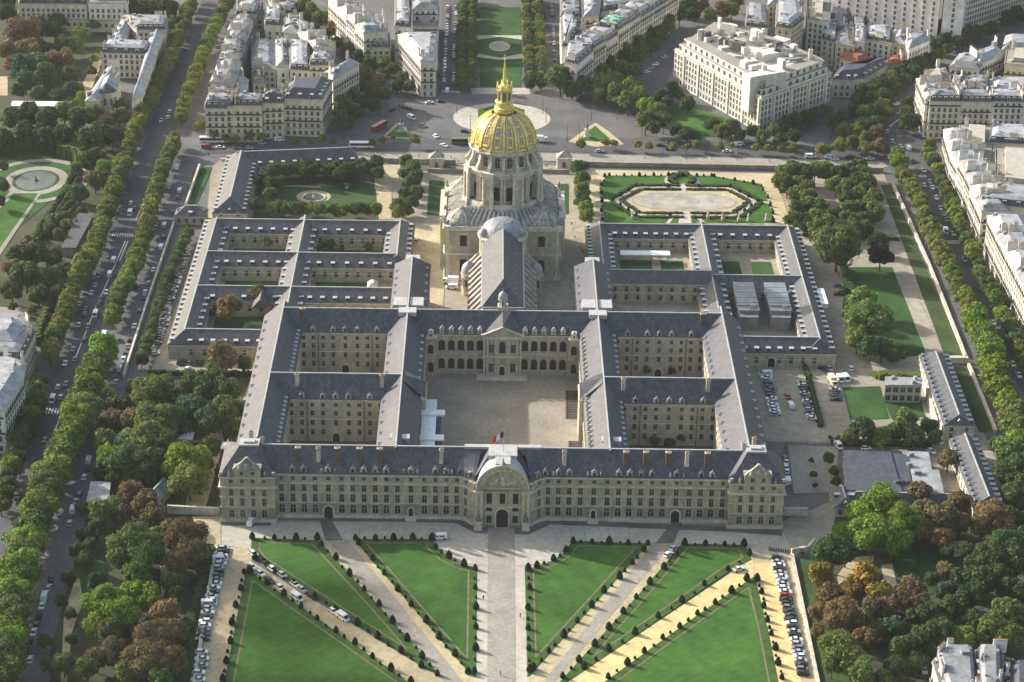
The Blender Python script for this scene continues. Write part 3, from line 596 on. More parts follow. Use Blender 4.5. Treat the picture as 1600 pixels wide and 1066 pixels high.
# long wings running away from the camera
for sx in (-1, 1):
    xo0, xo1 = sorted((sx*94.6, sx*79.0)); xi0, xi1 = sorted((sx*44.8, sx*30.4))
    W['o', sx] = wing(palace, xo0, xo1, 8, 133, 'y')
    W['i', sx] = wing(palace, xi0, xi1, 8, 187, 'y', hip1=8)
for sx in (-1, 1):
    xa, xb = sorted((sx*86.8, sx*37.6))
    W['b', sx] = wing(palace, xa, xb, 59, 75, 'x', ZE-0.02, ZR-0.02, inset=0.013)
    W['c', sx] = wing(palace, xa, xb, 118, 134, 'x', ZE-0.02, ZR-0.02, inset=0.013)
cw = wing(palace, -37.6, 37.6, 118, 134, 'x', ZE-0.04, ZR-0.04, stone_m, inset=0.02)
COLS = [-16.5, -12.6, -8.7, -4.77, 0, 4.77, 8.7, 12.6, 16.5]
for sx in (-1, 1):
    cx = sx*61.9
    for key, yf in (('b', 59), ('c', 118)):
        wg = W[key, sx]
        for z, h in ((14.6, 1.5), (10.9, 2.0), (6.9, 2.2), (3.0, 2.2)):
            xs = [c for c in COLS if not (z < 4 and c == 0)]
            row_of('window', win_mesh(1.25, h), wg, (cx-20, yf), (cx+20, yf), [20+c for c in xs], z)
        inst('door', door_mesh(2.6, 3.6), wg, cx, yf, 0, 0)
        for c in (COLS[1], COLS[3], COLS[4], COLS[5], COLS[7]): inst('dormer', dormer_mesh('stone'), wg, cx+c, yf+0.35, ZE-0.1, 0, (0.95, 1, 0.9))
        # down pipes
        b = MB()
        for q in (COLS[1]+2.0, COLS[7]-2.0): b.box(cx+q-0.12, cx+q+0.12, yf-0.42, yf-0.15, 0, ZE-0.6)
        b.build('drainpipe', asphd_m, wg)
        for q in ([-14.5, 17] if key == 'b' else [-17]):
            inst('chimney', chimney_mesh('brick' if key == 'c' else 'palace'), wg, cx+sx*-q, yf+4.2, ZR-0.8, 0)
# side walls of the four inner courtyards and their dormers
def side_rows(wg, x, y0, y1, face, n, dn, dstyle='slate', rows=((14.6, 1.5), (10.9, 2.0), (6.9, 2.2), (3.0, 2.2)), wins=True):
    """face=+1: the wall looks towards +x"""
    L_ = y1-y0; p0, p1 = ((x, y0), (x, y1)) if face > 0 else ((x, y1), (x, y0))
    if wins:
        for z, h in rows: row_of('window', win_mesh(1.25, h), wg, p0, p1, [L_*(i+0.5)/n for i in range(n)], z)
    row_of('dormer', dormer_mesh(dstyle), wg, p0, p1, [L_*(i+0.5)/dn for i in range(dn)], ZE+0.35, back=0.7)
side_rows(W['o', -1], -79.0, 17, 59, 1, 9, 12, wins=True); side_rows(W['o', -1], -79.0, 75, 118, 1, 9, 12)
side_rows(W['o', -1], -94.6, 14, 128, -1, 26, 14, wins=False)
side_rows(W['i', -1], -44.8, 17, 59, -1, 9, 5, wins=False); side_rows(W['i', -1], -44.8, 75, 118, -1, 9, 5, wins=False)
side_rows(W['i', -1], -30.4, 60, 116, 1, 13, 9, 'slate', wins=False)
side_rows(W['i', 1], 44.8, 17, 59, 1, 9, 10, wins=False); side_rows(W['i', 1], 44.8, 75, 118, 1, 9, 9, wins=False)
side_rows(W['o', 1], 79.0, 17, 59, -1, 9, 6); side_rows(W['o', 1], 79.0, 75, 118, -1, 9, 8)
side_rows(W['o', 1], 94.6, 14, 128, 1, 26, 16, wins=False)
side_rows(W['i', -1], -30.4, 136, 184, 1, 10, 6, wins=False); side_rows(W['i', -1], -44.8, 136, 180, -1, 10, 6, wins=False)
side_rows(W['i', 1], 30.4, 136, 184, -1, 10, 6, rows=((13, 1.8), (8.5, 2.2), (4, 2.2))); side_rows(W['i', 1], 44.8, 140, 180, 1, 10, 6, wins=False)
# the court of honour: two tiers of arches
ART = ((10.6, 4.5), (2.6, 4.6))
sxs = [-33+0.0]
arch_x = [-23.1+3.85*i for i in range(5)]; arch_x = [-23.9, -20.1, -16.3, -12.6, -8.9]
for sx in (-1, 1):
    for x in arch_x:
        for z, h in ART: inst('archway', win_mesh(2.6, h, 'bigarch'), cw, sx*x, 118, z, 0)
        inst('dormer', dormer_mesh('court'), cw, sx*x, 118.4, ZE-0.1, 0, (0.85, 1, 0.9))
    # corner pavilion
    xa, xb = sorted((sx*30.4, sx*25.9))
    b = MB(); b.box(xa, xb, 115.6, 118.2, 0, ZE-1.0, 0); b.box(xa-0.0, xb+0.3, 115.2, 118.25, ZE-1.0, ZE-0.5, 1); b.box(xa, xb+0.2, 115.35, 118.25, 8.4, 8.9, 1)
    pv = b.build('corner_pavilion', [stone_m, stonel_m], palace)
    for z, h in ART: inst('archway', win_mesh(2.2, h-0.5, 'bigarch'), pv, sx*28.2, 115.6, z-0.4, 0)
    inst('dormer', dormer_mesh('court'), pv, sx*28.2, 116.0, ZE-0.6, 0, (1.0, 1, 0.9))
b = MB()
b.box(-7.6, 7.6, 116.3, 118.3, 0, 17.0, 0); b.box(-8.0, 8.0, 115.9, 118.35, 8.3, 9.2, 1); b.box(-8.1, 8.1, 115.7, 118.4, 16.5, 17.5, 1)
for x in (-7.1, -5.9, -2.6, -1.9, 1.9, 2.6, 5.9, 7.1):
    b.cyl(x, 115.95, 0.33, 0.3, 0.3, 8.0, 8, 1); b.cyl(x, 115.95, 0.33, 0.3, 9.3, 16.3, 8, 1)
b.prism([(-8.5, 115.5), (8.5, 115.5), (8.5, 116.5), (-8.5, 116.5)], 17.503, 17.7, 1)
pts = [(-8.3, 17.7), (8.3, 17.7), (0, 21.2)]
b.ngon([(x, 115.9, z) for x, z in pts], 0)
for (xa, za), (xb, zb) in (((-8.5, 17.7), (0, 21.5)), ((0, 21.5), (8.5, 17.7))):
    b.quad((xa, 115.4, za), (xb, 115.4, zb), (xb, 115.4, zb+0.5), (xa, 115.4, za+0.5), 1); b.quad((xa, 115.4, za+0.5), (xb, 115.4, zb+0.5), (xb, 118, zb+0.5), (xa, 118, za+0.5), 1); b.quad((xb, 115.4, zb), (xa, 115.4, za), (xa, 116, za), (xb, 116, zb), 1)
b.cyl(0, 115.7, 0.9, 0.9, 18.6, 18.9, 10, 1)
b.box(-0.9, 0.9, 115.5, 116.2, 18.6, 20.0, 1)
b.box(-10, 10, 112.5, 118, 0.05, 0.35, 1); b.box(-8.5, 8.5, 114, 118, 0.35, 0.7, 1)
pf = b.build('portico', [stone_m, stonel_m], palace)
for x in (-4.3, 4.3):
    inst('window', win_mesh(1.7, 3.6), pf, x, 116.3, 10.6); inst('window', win_mesh(1.7, 3.6), pf, x, 116.3, 2.2)
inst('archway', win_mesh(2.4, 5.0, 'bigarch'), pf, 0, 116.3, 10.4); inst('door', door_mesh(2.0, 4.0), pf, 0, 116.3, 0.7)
r = MB(); r.quad((-8.6, 115.5, 17.75), (0, 115.5, 21.8), (0, 124, 24.9), (-3, 124, 24.9)); r.quad((0, 115.5, 21.8), (8.6, 115.5, 17.75), (3, 124, 24.9), (0, 124, 24.9)); r.build('pavilion_roof', slatew_m, pf)
# side arcades of the court
for sx in (-1, 1):
    wg = W['i', sx]; x = sx*30.4
    p0, p1 = ((x, 17), (x, 116)) if sx < 0 else ((x, 116), (x, 17))
    b = MB(); b.box(min(x, x-sx*0.45), max(x, x-sx*0.45), 17.5, 115.5, 8.4, 8.9); b.build('string_course', stonel_m, wg)
    of = [4+i*4.0 for i in range(23) if abs(4+i*4.0-49.5) > 6.5]
    for z, h in ART: row_of('archway', win_mesh(2.6, h, 'bigarch'), wg, p0, p1, of, z)
    of = [3+i*3.8 for i in range(26) if abs(3+i*3.8-49.5) > 6]
    if sx > 0:
        for o_ in row_of('dormer', dormer_mesh('court'), wg, p0, p1, of, ZE-0.1, back=0.4): o_.scale = (0.85, 1.0, 0.85)
    xa, xb = sorted((x, x-sx*1.8))
    b = MB(); b.box(xa, xb, 60, 73, 0, 17.6, 0); b.box(xa-0.3, xb+0.3, 59.7, 73.3, 17.6, 18.2, 1)
    b.prism([(xa, 60.0), (xb, 60.0), (xb, 73.0), (xa, 73.0)], 18.2, 21.6, 1, poly2=[(xa, 66.3), (xb, 66.3), (xb, 66.7), (xa, 66.7)])
    pv = b.build('pediment_bay', [stone_m, stonel_m], palace)
    r = MB(); cx0 = sx*37.0; r.quad((x-sx*1.8, 59.6, 18.2), (x-sx*1.8, 66.5, 22.0), (cx0, 66.5, 24.4), (cx0, 62, 24.4)); r.quad((x-sx*1.8, 66.5, 22.0), (x-sx*1.8, 73.4, 18.2), (cx0, 71, 24.4), (cx0, 66.5, 24.4)); r.build('bay_roof', slatew_m, pv)
# lead platforms where ridges meet
for sx in (-1, 1):
    for x0_, x1_, y0_, y1_, z0_, z1_ in ((-6, 6, 131, 139, -3.2, -0.6), (-3.5, 3.5, 122, 127, -1.5, 0.3), (-2.5, 4.5, 18, 21.5, -3.6, -1.6), (-3, 3, 183.5, 188, -8, -3)):
        b = MB(); b.box(sx*37.6+x0_, sx*37.6+x1_, y0_, y1_, ZR+z0_, ZR+z1_); b.build('lead_platform', lead_m, W['i', sx])

# ------------------------------------------------------------------ the great front
def mirror(s, pts): return [(s*x, y) for x, y in (pts if s > 0 else pts[::-1])]
front = {}
for sx in (-1, 1):
    curve = [(79.4, 1.0), (15.4, 1.0), (13.6, 0.3), (12.0, -1.1), (10.6, -2.8), (9.8, -3.4)]
    pl = mirror(sx, [(9.8, 16.0)]+[(9.8, -3.4), (10.6, -2.8), (12.0, -1.1), (13.6, 0.3), (15.4, 1.0), (79.4, 1.0), (79.4, 17.0)])
    A = sum(pl[i][0]*pl[(i+1) % len(pl)][1]-pl[(i+1) % len(pl)][0]*pl[i][1] for i in range(len(pl)))
    if A < 0: pl = pl[::-1]
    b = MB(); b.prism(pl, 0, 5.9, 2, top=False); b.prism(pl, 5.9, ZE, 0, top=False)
    for zz, th, d in ((0.0, 1.4, 0.35), (5.9, 0.25, 0.18), (9.95, 0.22, 0.16), (13.75, 0.5, 0.7), (16.9, 0.6, 0.45)):
        b.prism(shrink(pl, -d), zz+0.004, zz+th, 1)
    fw = b.build('front_wing', [stone_m, stonel_m, darkstone_m], palace); front[sx] = fw
    r = MB(); xo, xi = sx*88.0, sx*5.5
    yr = 9.2
    bb = [(15.4, 0.55), (13.6, -0.15), (12.0, -1.55), (10.6, -3.2), (9.8, -3.8)]
    def q4(a, b_, c, d): (r.quad(a, b_, c, d) if sx > 0 else r.quad(d, c, b_, a))
    q4((sx*15.4, 0.5, ZE), (xo, 0.5, ZE), (xo, yr, ZR), (sx*15.4, yr, ZR))
    def cr(t_):     # smooth concave eave line from the straight wall to the portal
        k_ = min(3, int(t_*4)); f_ = t_*4-k_; a_, b2_ = bb[k_], bb[k_+1]; return a_[0]+(b2_[0]-a_[0])*f_, a_[1]+(b2_[1]-a_[1])*f_
    NU, NV = 16, 6
    def sp(u_, v_):
        e_ = cr(u_); tx = 15.4-8.0*u_; return (sx*(e_[0]+(tx-e_[0])*v_), e_[1]+(yr-e_[1])*v_, ZE+(ZR-ZE)*v_)
    rc = MB()
    for iu in range(NU):
        for iv in range(NV):
            q_ = (sp((iu+1)/NU, iv/NV), sp(iu/NU, iv/NV), sp(iu/NU, (iv+1)/NV), sp((iu+1)/NU, (iv+1)/NV)); rc.quad(*(q_ if sx > 0 else q_[::-1]))
    rc.build('curved_roof', slate_m, fw)
    q4((xo, 17.4, ZE), (xi, 17.4, ZE), (xi, yr, ZR), (xo, yr, ZR))
    q4((sx*7.5, yr, ZR), (sx*7.5, yr, ZE), (sx*9.8, -3.8, ZE), (sx*9.8, -3.8, ZE+0.01))
    r.build('roof', slate_m, fw)
    ridge_cap(fw, (min(xo, xi), yr, ZR), (max(xo, xi), yr, ZR), 0.55)
    # bays, from image pixel columns
    us = [432, 449.4, 466.7, 484.3, 505, 526.3, 543.4, 560.8, 578, 595.4, 612.5, 633.4, 654.6, 671.7, 689, 706]
    xs = [-G(u, 790, 0)[0]*1.0 for u in us]
    xs = [77.2, 73.3, 69.4, 65.5, 60.9, 56.2, 52.3, 48.4, 44.5, 40.6, 36.7, 32.0, 27.3, 23.4, 19.6, 15.9]
    for i, xw in enumerate(xs):
        for z, h, wd, st in ((15.0, 1.4, 1.25, 'plain'), (10.7, 2.4, 1.5, 'plain'), (6.5, 3.0, 1.55, 'plain'), (2.1, 3.4, 2.0, 'arch')):
            if z < 3 and i in (4, 11): continue
            inst('window', win_mesh(wd, h, st), fw, sx*xw, 1.0, z, 0)
    inst('door', door_mesh(3.0, 5.0), fw, sx*xs[4], 1.0-0.36, 0, 0)
    inst('door', door_mesh(1.6, 3.2), fw, sx*xs[11], 1.0-0.36, 1.4, 0)
    a2 = atan2(-1.4, -1.6)
    for z, h in ((15.0, 1.35), (10.7, 2.3), (6.6, 2.9), (2.2, 3.0)):
        inst('window', win_mesh(1.1, h, 'plain'), fw, sx*12.8, -0.40, z, -sx*radians(-41))
    for i in (1, 2, 4, 6, 7, 8, 9, 11, 13, 14, 15):
        xx = xs[i] if i < 15 else 14.9
        inst('dormer', dormer_mesh('stone'), fw, sx*xx, 1.5, ZE-0.1, 0, (1.0, 1, 1.0))
    inst('dormer', dormer_mesh('stone'), fw, sx*12.4, -0.3, ZE-0.1, sx*radians(41), (0.9, 1, 1.0))
    b = MB()      # little trophies between the dormers
    for q in (xs[4]-2.3, xs[4]+2.3, xs[11]-2.3, xs[11]+2.3, 17.7):
        b.box(sx*q-0.28, sx*q+0.28, 0.9, 1.6, ZE, ZE+1.3); b.cyl(sx*q, 1.25, 0.34, 0.1, ZE+1.3, ZE+2.1, 6)
    b.build('roof_trophy', ribstone_m, fw)
    b = MB()
    b.box(sx*xs[11]-1.9, sx*xs[11]+1.9, -1.4, 0.7, 0.02, 1.3); b.build('door_step', stonel_m, fw)
    for xx, st in (((73.3, 'brick'), (60.0, 'palace'), (64.9+1, 'brick')) if 0 else ((71.5, 'brick'), (64.4, 'palace'), (57.8, 'brick'), (50.0, 'brick'), (43.0, 'brick'), (21.5, 'palace'))):
        c_ = inst('chimney', chimney_mesh(st), fw, sx*xx, 4.6, ZR-0.9, 0, (0.9, 1, 1.0))
# end pavilions
for sx in (-1, 1):
    x0, x1 = sorted((sx*98.2, sx*79.2))
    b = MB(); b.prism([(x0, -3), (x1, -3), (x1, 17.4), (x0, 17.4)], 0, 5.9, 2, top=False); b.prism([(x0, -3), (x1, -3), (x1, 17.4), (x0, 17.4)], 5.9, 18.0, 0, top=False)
    for zz, th, d in ((0.0, 1.4, 0.35), (5.9, 0.25, 0.18), (9.95, 0.22, 0.16), (13.75, 0.5, 0.7), (17.6, 0.5, 0.45)):
        b.prism([(x0-d, -3-d), (x1+d, -3-d), (x1+d, 17.4+d), (x0-d, 17.4+d)], zz+0.006, zz+th, 1)
    pv = b.build('end_pavilion', [stone_m, stonel_m, darkstone_m], palace)
    r = MB(); cx = (x0+x1)/2
    r.prism([(x0-0.4, -3.4), (x1+0.4, -3.4), (x1+0.4, 17.8), (x0-0.4, 17.8)], 18.1, 25.6, 0, poly2=[(cx-3.2, 6.0), (cx+3.2, 6.0), (cx+3.2, 10.5), (cx-3.2, 10.5)])
    r.build('roof', slate_m, pv)
    b = MB(); b.box(cx-3.5, cx+3.5, 5.7, 10.8, 25.4, 26.0); b.box(cx-2.0, cx+2.0, 7, 9.5, 26.0, 26.6); b.build('lead_platform', lead_m, pv)
    for q in (-5.7, -1.9, 1.9, 5.7):
        for z, h, st in ((15.6, 1.3, 'plain'), (10.7, 2.3, 'plain'), (6.6, 2.9, 'plain'), (2.0, 3.2, 'arch')):
            inst('window', win_mesh(1.3 if st == 'plain' else 1.8, h, st), pv, cx+q, -3.0, z, 0)
    # carved attic gable
    b = MB(); b.box(cx-4.6, cx+4.6, -3.3, 0.5, 18.1, 21.0, 0); b.box(cx-4.9, cx+4.9, -3.6, 0.5, 21.0, 21.4, 1)
    pts = [(cx-4.6, 21.4), (cx+4.6, 21.4), (cx+3.6, 22.6), (cx+2.2, 23.6), (cx+1.2, 24.6), (cx+0.4, 25.6), (cx-0.4, 25.6), (cx-1.2, 24.6), (cx-2.2, 23.6), (cx-3.6, 22.6)]
    b.ngon([(x, -3.5, z) for x, z in pts], 1); b.ngon([(x, -2.3, z) for x, z in reversed(pts)], 1)
    for i in range(len(pts)):
        j = (i+1) % len(pts); b.quad((pts[j][0], -3.5, pts[j][1]), (pts[i][0], -3.5, pts[i][1]), (pts[i][0], -2.3, pts[i][1]), (pts[j][0], -2.3, pts[j][1]), 1)
    for q, zz in ((-2.5, 21.5), (2.5, 21.5), (0, 22.2)): b.lathe(cx+q, -3.6, [(0.9, zz), (0.8, zz+0.8), (0.3, zz+1.5), (0.02, zz+1.7)], 8, 1)
    for q in (-6.2, 6.2): b.cyl(cx+q, -2.9, 0.55, 0.3, 18.1, 19.4, 8, 1); b.cyl(cx+q, -2.9, 0.5, 0.05, 19.4, 20.6, 8, 1)
    b.box(x0-0.1, x0+1.0, -2.9, -2.0, 18.1, 19.6, 1); b.box(x1-1.0, x1+0.1, -2.9, -2.0, 18.1, 19.6, 1)
    gb = b.build('carved_gable', [stone_m, ribstone_m], palace)
    for q in (-1.9, 1.9): inst('window', win_mesh(1.2, 1.5), gb, cx+q, -3.3, 18.8, 0)
    inst('chimney', chimney_mesh('palace'), pv, cx-sx*4.2, 10, ZR-0.2, 0, (0.9, 1, 1)); inst('chimney', chimney_mesh('palace'), pv, cx, 14.5, ZR, 0, (0.9, 1, 1))
# the portal under its great arch
b = MB()
b.box(-9.6, 9.6, -4.2, 12, 0, 14.2, 0); b.box(-9.9, -6.7, -4.9, -4.2, 0, 13.8, 0); b.box(6.7, 9.9, -4.9, -4.2, 0, 13.8, 0)
for s in (-1, 1):
    b.box(s*8.3-1.9, s*8.3+1.9, -5.3, -3.9, 13.8, 14.6, 1)
    for q in (7.3, 9.0): b.box(s*q-0.4, s*q+0.4, -5.15, -4.9, 0.5, 13.6, 1)
b.box(-6.7, 6.7, -4.5, -4.2, 8.0, 8.35, 1); b.box(-6.6, 6.6, -4.55, -4.2, 15.4, 15.7, 1)
n = 24; R0, R1 = 6.6, 9.6; ZC = 14.2
for i in range(n):
    t0, t1 = pi*i/n, pi*(i+1)/n
    KA = 1.10
    o0, o1 = (R1*cos(t0), ZC+KA*R1*sin(t0)), (R1*cos(t1), ZC+KA*R1*sin(t1)); i0, i1 = (R0*cos(t0), ZC+KA*R0*sin(t0)), (R0*cos(t1), ZC+KA*R0*sin(t1))
    mm = ((R0+R1)/2+1.0); m0, m1 = (mm*cos(t0), ZC+KA*mm*sin(t0)), (mm*cos(t1), ZC+KA*mm*sin(t1))
    def rg(f): return ((R0+(R1-R0)*f)*cos(t0), ZC+KA*(R0+(R1-R0)*f)*sin(t0)), ((R0+(R1-R0)*f)*cos(t1), ZC+KA*(R0+(R1-R0)*f)*sin(t1))
    yy = [(0.0, -3.2), (0.12, -3.2), (0.12, -3.7), (0.3, -3.7), (0.3, -4.1), (0.62, -4.1), (0.62, -4.6), (0.82, -4.6), (0.82, -5.0), (1.0, -5.0)]
    for (f0, y0_), (f1, y1_) in zip(yy, yy[1:]):
        (a0, a1), (c0_, c1_) = rg(f0), rg(f1); mt_ = 1 if (f0 == f1 or f0 in (0.82, 0.12)) else 0
        b.quad((a0[0], y0_, a0[1]), (c0_[0], y1_, c0_[1]), (c1_[0], y1_, c1_[1]), (a1[0], y0_, a1[1]), mt_)
    if i % 2: (a0, a1), (c0_, c1_) = rg(0.36), rg(0.56); b.quad((a0[0], -4.16, a0[1]), (c0_[0], -4.16, c0_[1]), (c1_[0], -4.16, c1_[1]), (a1[0], -4.16, a1[1]), 1)
    b.quad((o0[0], -4.9, o0[1]), (o1[0], -4.9, o1[1]), (o1[0], 9, o1[1]), (o0[0], 9, o0[1]), 2)
    b.tri((0, -3.2, ZC), (i0[0], -3.2, i0[1]), (i1[0], -3.2, i1[1]), 0)
# relief of a rider and figures in the tympanum
rr = random.Random(3)
for q in range(26):
    x = rr.uniform(-4.4, 4.4); z = 15.9+rr.random()*max(0.3, (3.9-abs(x)*0.75)); s_ = rr.uniform(0.25, 0.6); b.lathe(x, -3.3, [(s_, z), (s_*0.9, z+s_), (0.02, z+s_*1.9)], 6, 1)
b.lathe(0, -3.45, [(0.9, 16.2), (1.1, 17.0), (0.6, 18.4), (0.35, 19.4), (0.02, 19.8)], 8, 1)
portal = b.build('portal', [stone_m, stonel_m, lead_m], palace)
for x in (-4.6, 0, 4.6):
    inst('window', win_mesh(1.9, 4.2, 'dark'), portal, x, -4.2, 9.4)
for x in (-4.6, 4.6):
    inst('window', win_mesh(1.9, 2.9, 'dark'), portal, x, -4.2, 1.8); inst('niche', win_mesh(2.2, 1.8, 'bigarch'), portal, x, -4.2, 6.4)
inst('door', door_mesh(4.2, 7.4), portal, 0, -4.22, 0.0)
for s in (-1, 1):
    r = MB(); q_ = [(s*9.9, -3.0, ZE+1), (s*4.6, 3.5, ZR+0.3), (s*4.6, 9.2, ZR+0.3), (s*9.9, 9.2, ZE+1)]; r.quad(*(q_ if s > 0 else q_[::-1])); r.build('portal_roof', slate_m, portal)
b = MB(); b.box(-5.0, 5.0, 2.0, 10.5, ZR-2.2, ZR+0.45); b.build('lead_platform', lead_m, portal)
b = MB(); b.box(-13.5, 13.5, 8.55, 10.65, ZR-0.6, ZR+0.35); b.build('lead_gutter', lead_m, portal)
b = MB(); b.cyl(0, -3.9, 1.1, 0.4, 24.6, 26.0, 10); b.cyl(0, -3.9, 0.5, 0.1, 26.0, 27.2, 8); b.build('crest', ribstone_m, portal)
b = MB(); b.box(-2.6, 2.6, -3.9, 1.95, 23.6, 24.9); b.build('lead_step', lead_m, portal)

# statues on plinths beside the door
for s, wd in ((-1, 'left'), (1, 'right')):
    st = empty('statue', s*8.3, -6.0); tag(st, 'seated bronze statue on a tall stone plinth %s of the great door' % wd, 'statue', 'statues flanking the great door')
    b = MB(); b.box(-1.2, 1.2, -0.9, 0.9, 0, 3.2); b.box(-1.4, 1.4, -1.1, 1.1, 0, 0.5); b.box(-1.35, 1.35, -1.05, 1.05, 3.2, 3.5); b.build('plinth', stonel_m, st)
    b = MB(); b.lathe(0, 0, [(1.0, 3.5), (0.95, 4.1), (0.6, 4.7), (0.55, 5.4), (0.3, 5.8), (0.28, 6.1), (0.3, 6.4), (0.02, 6.7)], 10); b.box(-0.75, -0.3, -0.9, 0.1, 3.5, 4.4); b.box(0.3, 0.8, -0.9, 0.1, 3.5, 4.4); b.build('figure', bronze_m, st)
# flag
fl = empty('flagpole', 0.2, 5.5, ZR+0.45); tag(fl, 'blue, white and red flag on a white pole above the portal', 'flag')
b = MB(); b.cyl(0, 0, 0.12, 0.07, 0, 9.5, 8); b.build('pole', lead_m, fl)
b = MB(); NF = 12
for i in range(NF):
    def P_(t, up): return (-0.1-4.6*t, -0.5*t+0.35*sin(t*9), 5.2-2.6*t+(2.9-0.2*t)*up+0.15*sin(t*7))
    m = 0 if i < 4 else (1 if i < 8 else 2)
    t0, t1 = i/NF, (i+1)/NF; b.quad(P_(t0, 0), P_(t1, 0), P_(t1, 1), P_(t0, 1), m)
fc_ = b.build('flag_cloth', [navy_m, canvas_m, red_m], fl); fc_.scale = (0.8, 0.8, 0.8); fc_.location = (0, 0, 1.2)

# ------------------------------------------------------------------ the lower blocks behind the palace
def block(label, name='barracks_block', cat='building'):
    t = empty(name, 0, 0); tag(t, label, cat); return t
def low_wing(parent, x0, x1, y0, y1, axis, ze=6.1, zr=10.6, hip0=0, hip1=0, dl=0, dr=0, m=stone_m, win=True, dsty='lead', dh=0.45, rows=((1.7, 2.6),), sides=(1, 1), inset=0.0, rm=slatew_m):
    """dl / dr: how many dormers on the low (left or near) and the high side"""
    wg = wing(parent, x0, x1, y0, y1, axis, ze, zr, m, hip0, hip1, rm, inset=inset)
    if axis == 'x':
        p0, p1 = (x0, y0), (x1, y0); L_ = x1-x0
        if dl: row_of('dormer', dormer_mesh(dsty), wg, p0, p1, [L_*(i+0.5)/dl for i in range(dl)], ze+dh, back=0.75)
        if win:
            n = max(2, int(L_/4.6))
            for z, h in rows: row_of('window', win_mesh(1.3, h), wg, p0, p1, [L_*(i+0.5)/n for i in range(n)], z)
    else:
        L_ = y1-y0
        if dl: row_of('dormer', dormer_mesh(dsty), wg, (x0, y1), (x0, y0), [L_*(i+0.5)/dl for i in range(dl)], ze+dh, back=0.75)
        if dr: row_of('dormer', dormer_mesh(dsty), wg, (x1, y0), (x1, y1), [L_*(i+0.5)/dr for i in range(dr)], ze+dh, back=0.75)
        if win:
            side = x1 if (x0+x1) < 0 else x0
            p = ((x1, y0), (x1, y1)) if side == x1 else ((x0, y1), (x0, y0)); n = int(L_/5)
            for z, h in rows: row_of('window', win_mesh(1.3, h), wg, p[0], p[1], [L_*(i+0.5)/n for i in range(n)], z)
    return wg
LBk = block('low slate-roofed barracks around courtyards, left of the church and behind the palace')
low_wing(LBk, -133.5, -121.3, 128.9, 258.6, 'y', hip0=5, hip1=5, dl=26, dr=20)
low_wing(LBk, -94.3, -82.2, 134.5, 257.9, 'y', dl=17, dr=17, win=False, inset=0.01)
low_wing(LBk, -51.6, -39.4, 213, 258.2, 'y', hip1=4, dl=8, dr=8, win=False)
for y, a, b_, n in ((252.4, -127, -88, 7), (252.4, -88, -45.5, 7), (215.1, -127, -88, 7), (215.1, -88, -45.5, 7), (178.4, -127, -88, 3), (178.4, -88, -46, 8)):
    low_wing(LBk, a, b_, y-6.1, y+6.1, 'x', zr=10.55, dl=n, inset=0.02+0.004*(a > -100))
low_wing(LBk, -127, -95, 128.8, 141.2, 'x', zr=10.55, dl=7, inset=0.03)
b = MB(); b.box(-57, -53, 190, 198, 0, 4.5); b.prism([(-57.3, 189.7), (-52.7, 189.7), (-52.7, 198.3), (-57.3, 198.3)], 4.5, 6.5, poly2=[(-55.5, 192), (-54.5, 192), (-54.5, 196), (-55.5, 196)]); b.build('stair_turret', stonel_m, LBk)
b = MB(); gable(b, -103, -97, 165, 179, 6.3, 10.4, 'y'); b.build('cross_gable', slatew_m, LBk)
RBk = block('low slate-roofed barracks around courtyards, right of the church and behind the palace')
low_wing(RBk, 121.6, 133.8, 128.9, 258.8, 'y', hip0=5, hip1=5, dl=26, dr=26)
low_wing(RBk, 83.2, 95.3, 134.5, 258.2, 'y', dl=22, dr=20, win=True, inset=0.01)
low_wing(RBk, 37.4, 49.4, 203, 259.2, 'y', hip1=4, dl=14, dr=11, win=False)
for y, a, b_, n in ((253.1, 43.5, 89, 10), (253.1, 89, 127.7, 7), (197.2, 89, 127.7, 0)):
    low_wing(RBk, a, b_, y-6.1, y+6.1, 'x', zr=10.55, dl=n, inset=0.02+0.004*(a > 80))
low_wing(RBk, 45.5, 89, 190, 202, 'x', ze=8.9, zr=12.8, dl=0, rows=((5.3, 2.1), (1.5, 2.2)), inset=0.03)
low_wing(RBk, 95, 127.7, 128.8, 141.2, 'x', zr=10.55, dl=7, inset=0.03)
inst('door', door_mesh(2.8, 4.2), RBk, 108, 128.6, 0)
b = MB(); b.box(133.6, 136.6, 176, 192, 5, 7); b.build('roof_scaffold', canvas_m, RBk)
YG = 164.0
for x0, x1 in ((98.0, 106.2), (111.2, 119.6)):
    t = empty('glazed_pavilion', (x0+x1)/2, 173); tag(t, ('left' if x0 < 100 else 'right')+' one of two glazed pavilions with ribbed metal roofs filling a courtyard', 'pavilion', 'glazed pavilions in the courtyard')
    b = MB(); b.box(x0, x1, YG, 190, 0, 8.9); b.build('glass_wall', duct_m, t, ((x0+x1)/2, 173, 0))
    b = MB()
    for i in range(9): b.box(x0-0.2, x1+0.2, YG+4+i*2.7, YG+6.4+i*2.7, 9.1, 9.5+0.08*(i % 2))
    b.box(x0-0.4, x1+0.4, YG-0.2, 190.5, 8.9, 9.1); b.box(x0+0.3, x1-0.3, YG-3.5, YG-0.3, 7.2, 7.5); b.build('roof', duct_m, t, ((x0+x1)/2, 173, 0))
    b = MB(); b.box((x0+x1)/2+1, (x0+x1)/2+2.8, 166, 168.5, 9.0, 10.3); b.build('vent', frame_m, t, ((x0+x1)/2, 173, 0))

# wing between the church yard and the right inner wing
t = empty('link_building', 22, 150); tag(t, 'small two-storey link building with dark roof right of the church nave', 'building')
w_ = wing(t, 12.5-22, 31-22, -3, 5, 'x', 8.0, 11.0, stoned_m)
row_of('window', win_mesh(1.6, 2.6, 'arch'), w_, (-9.5, -3), (9, -3), [4, 9, 14], 4)

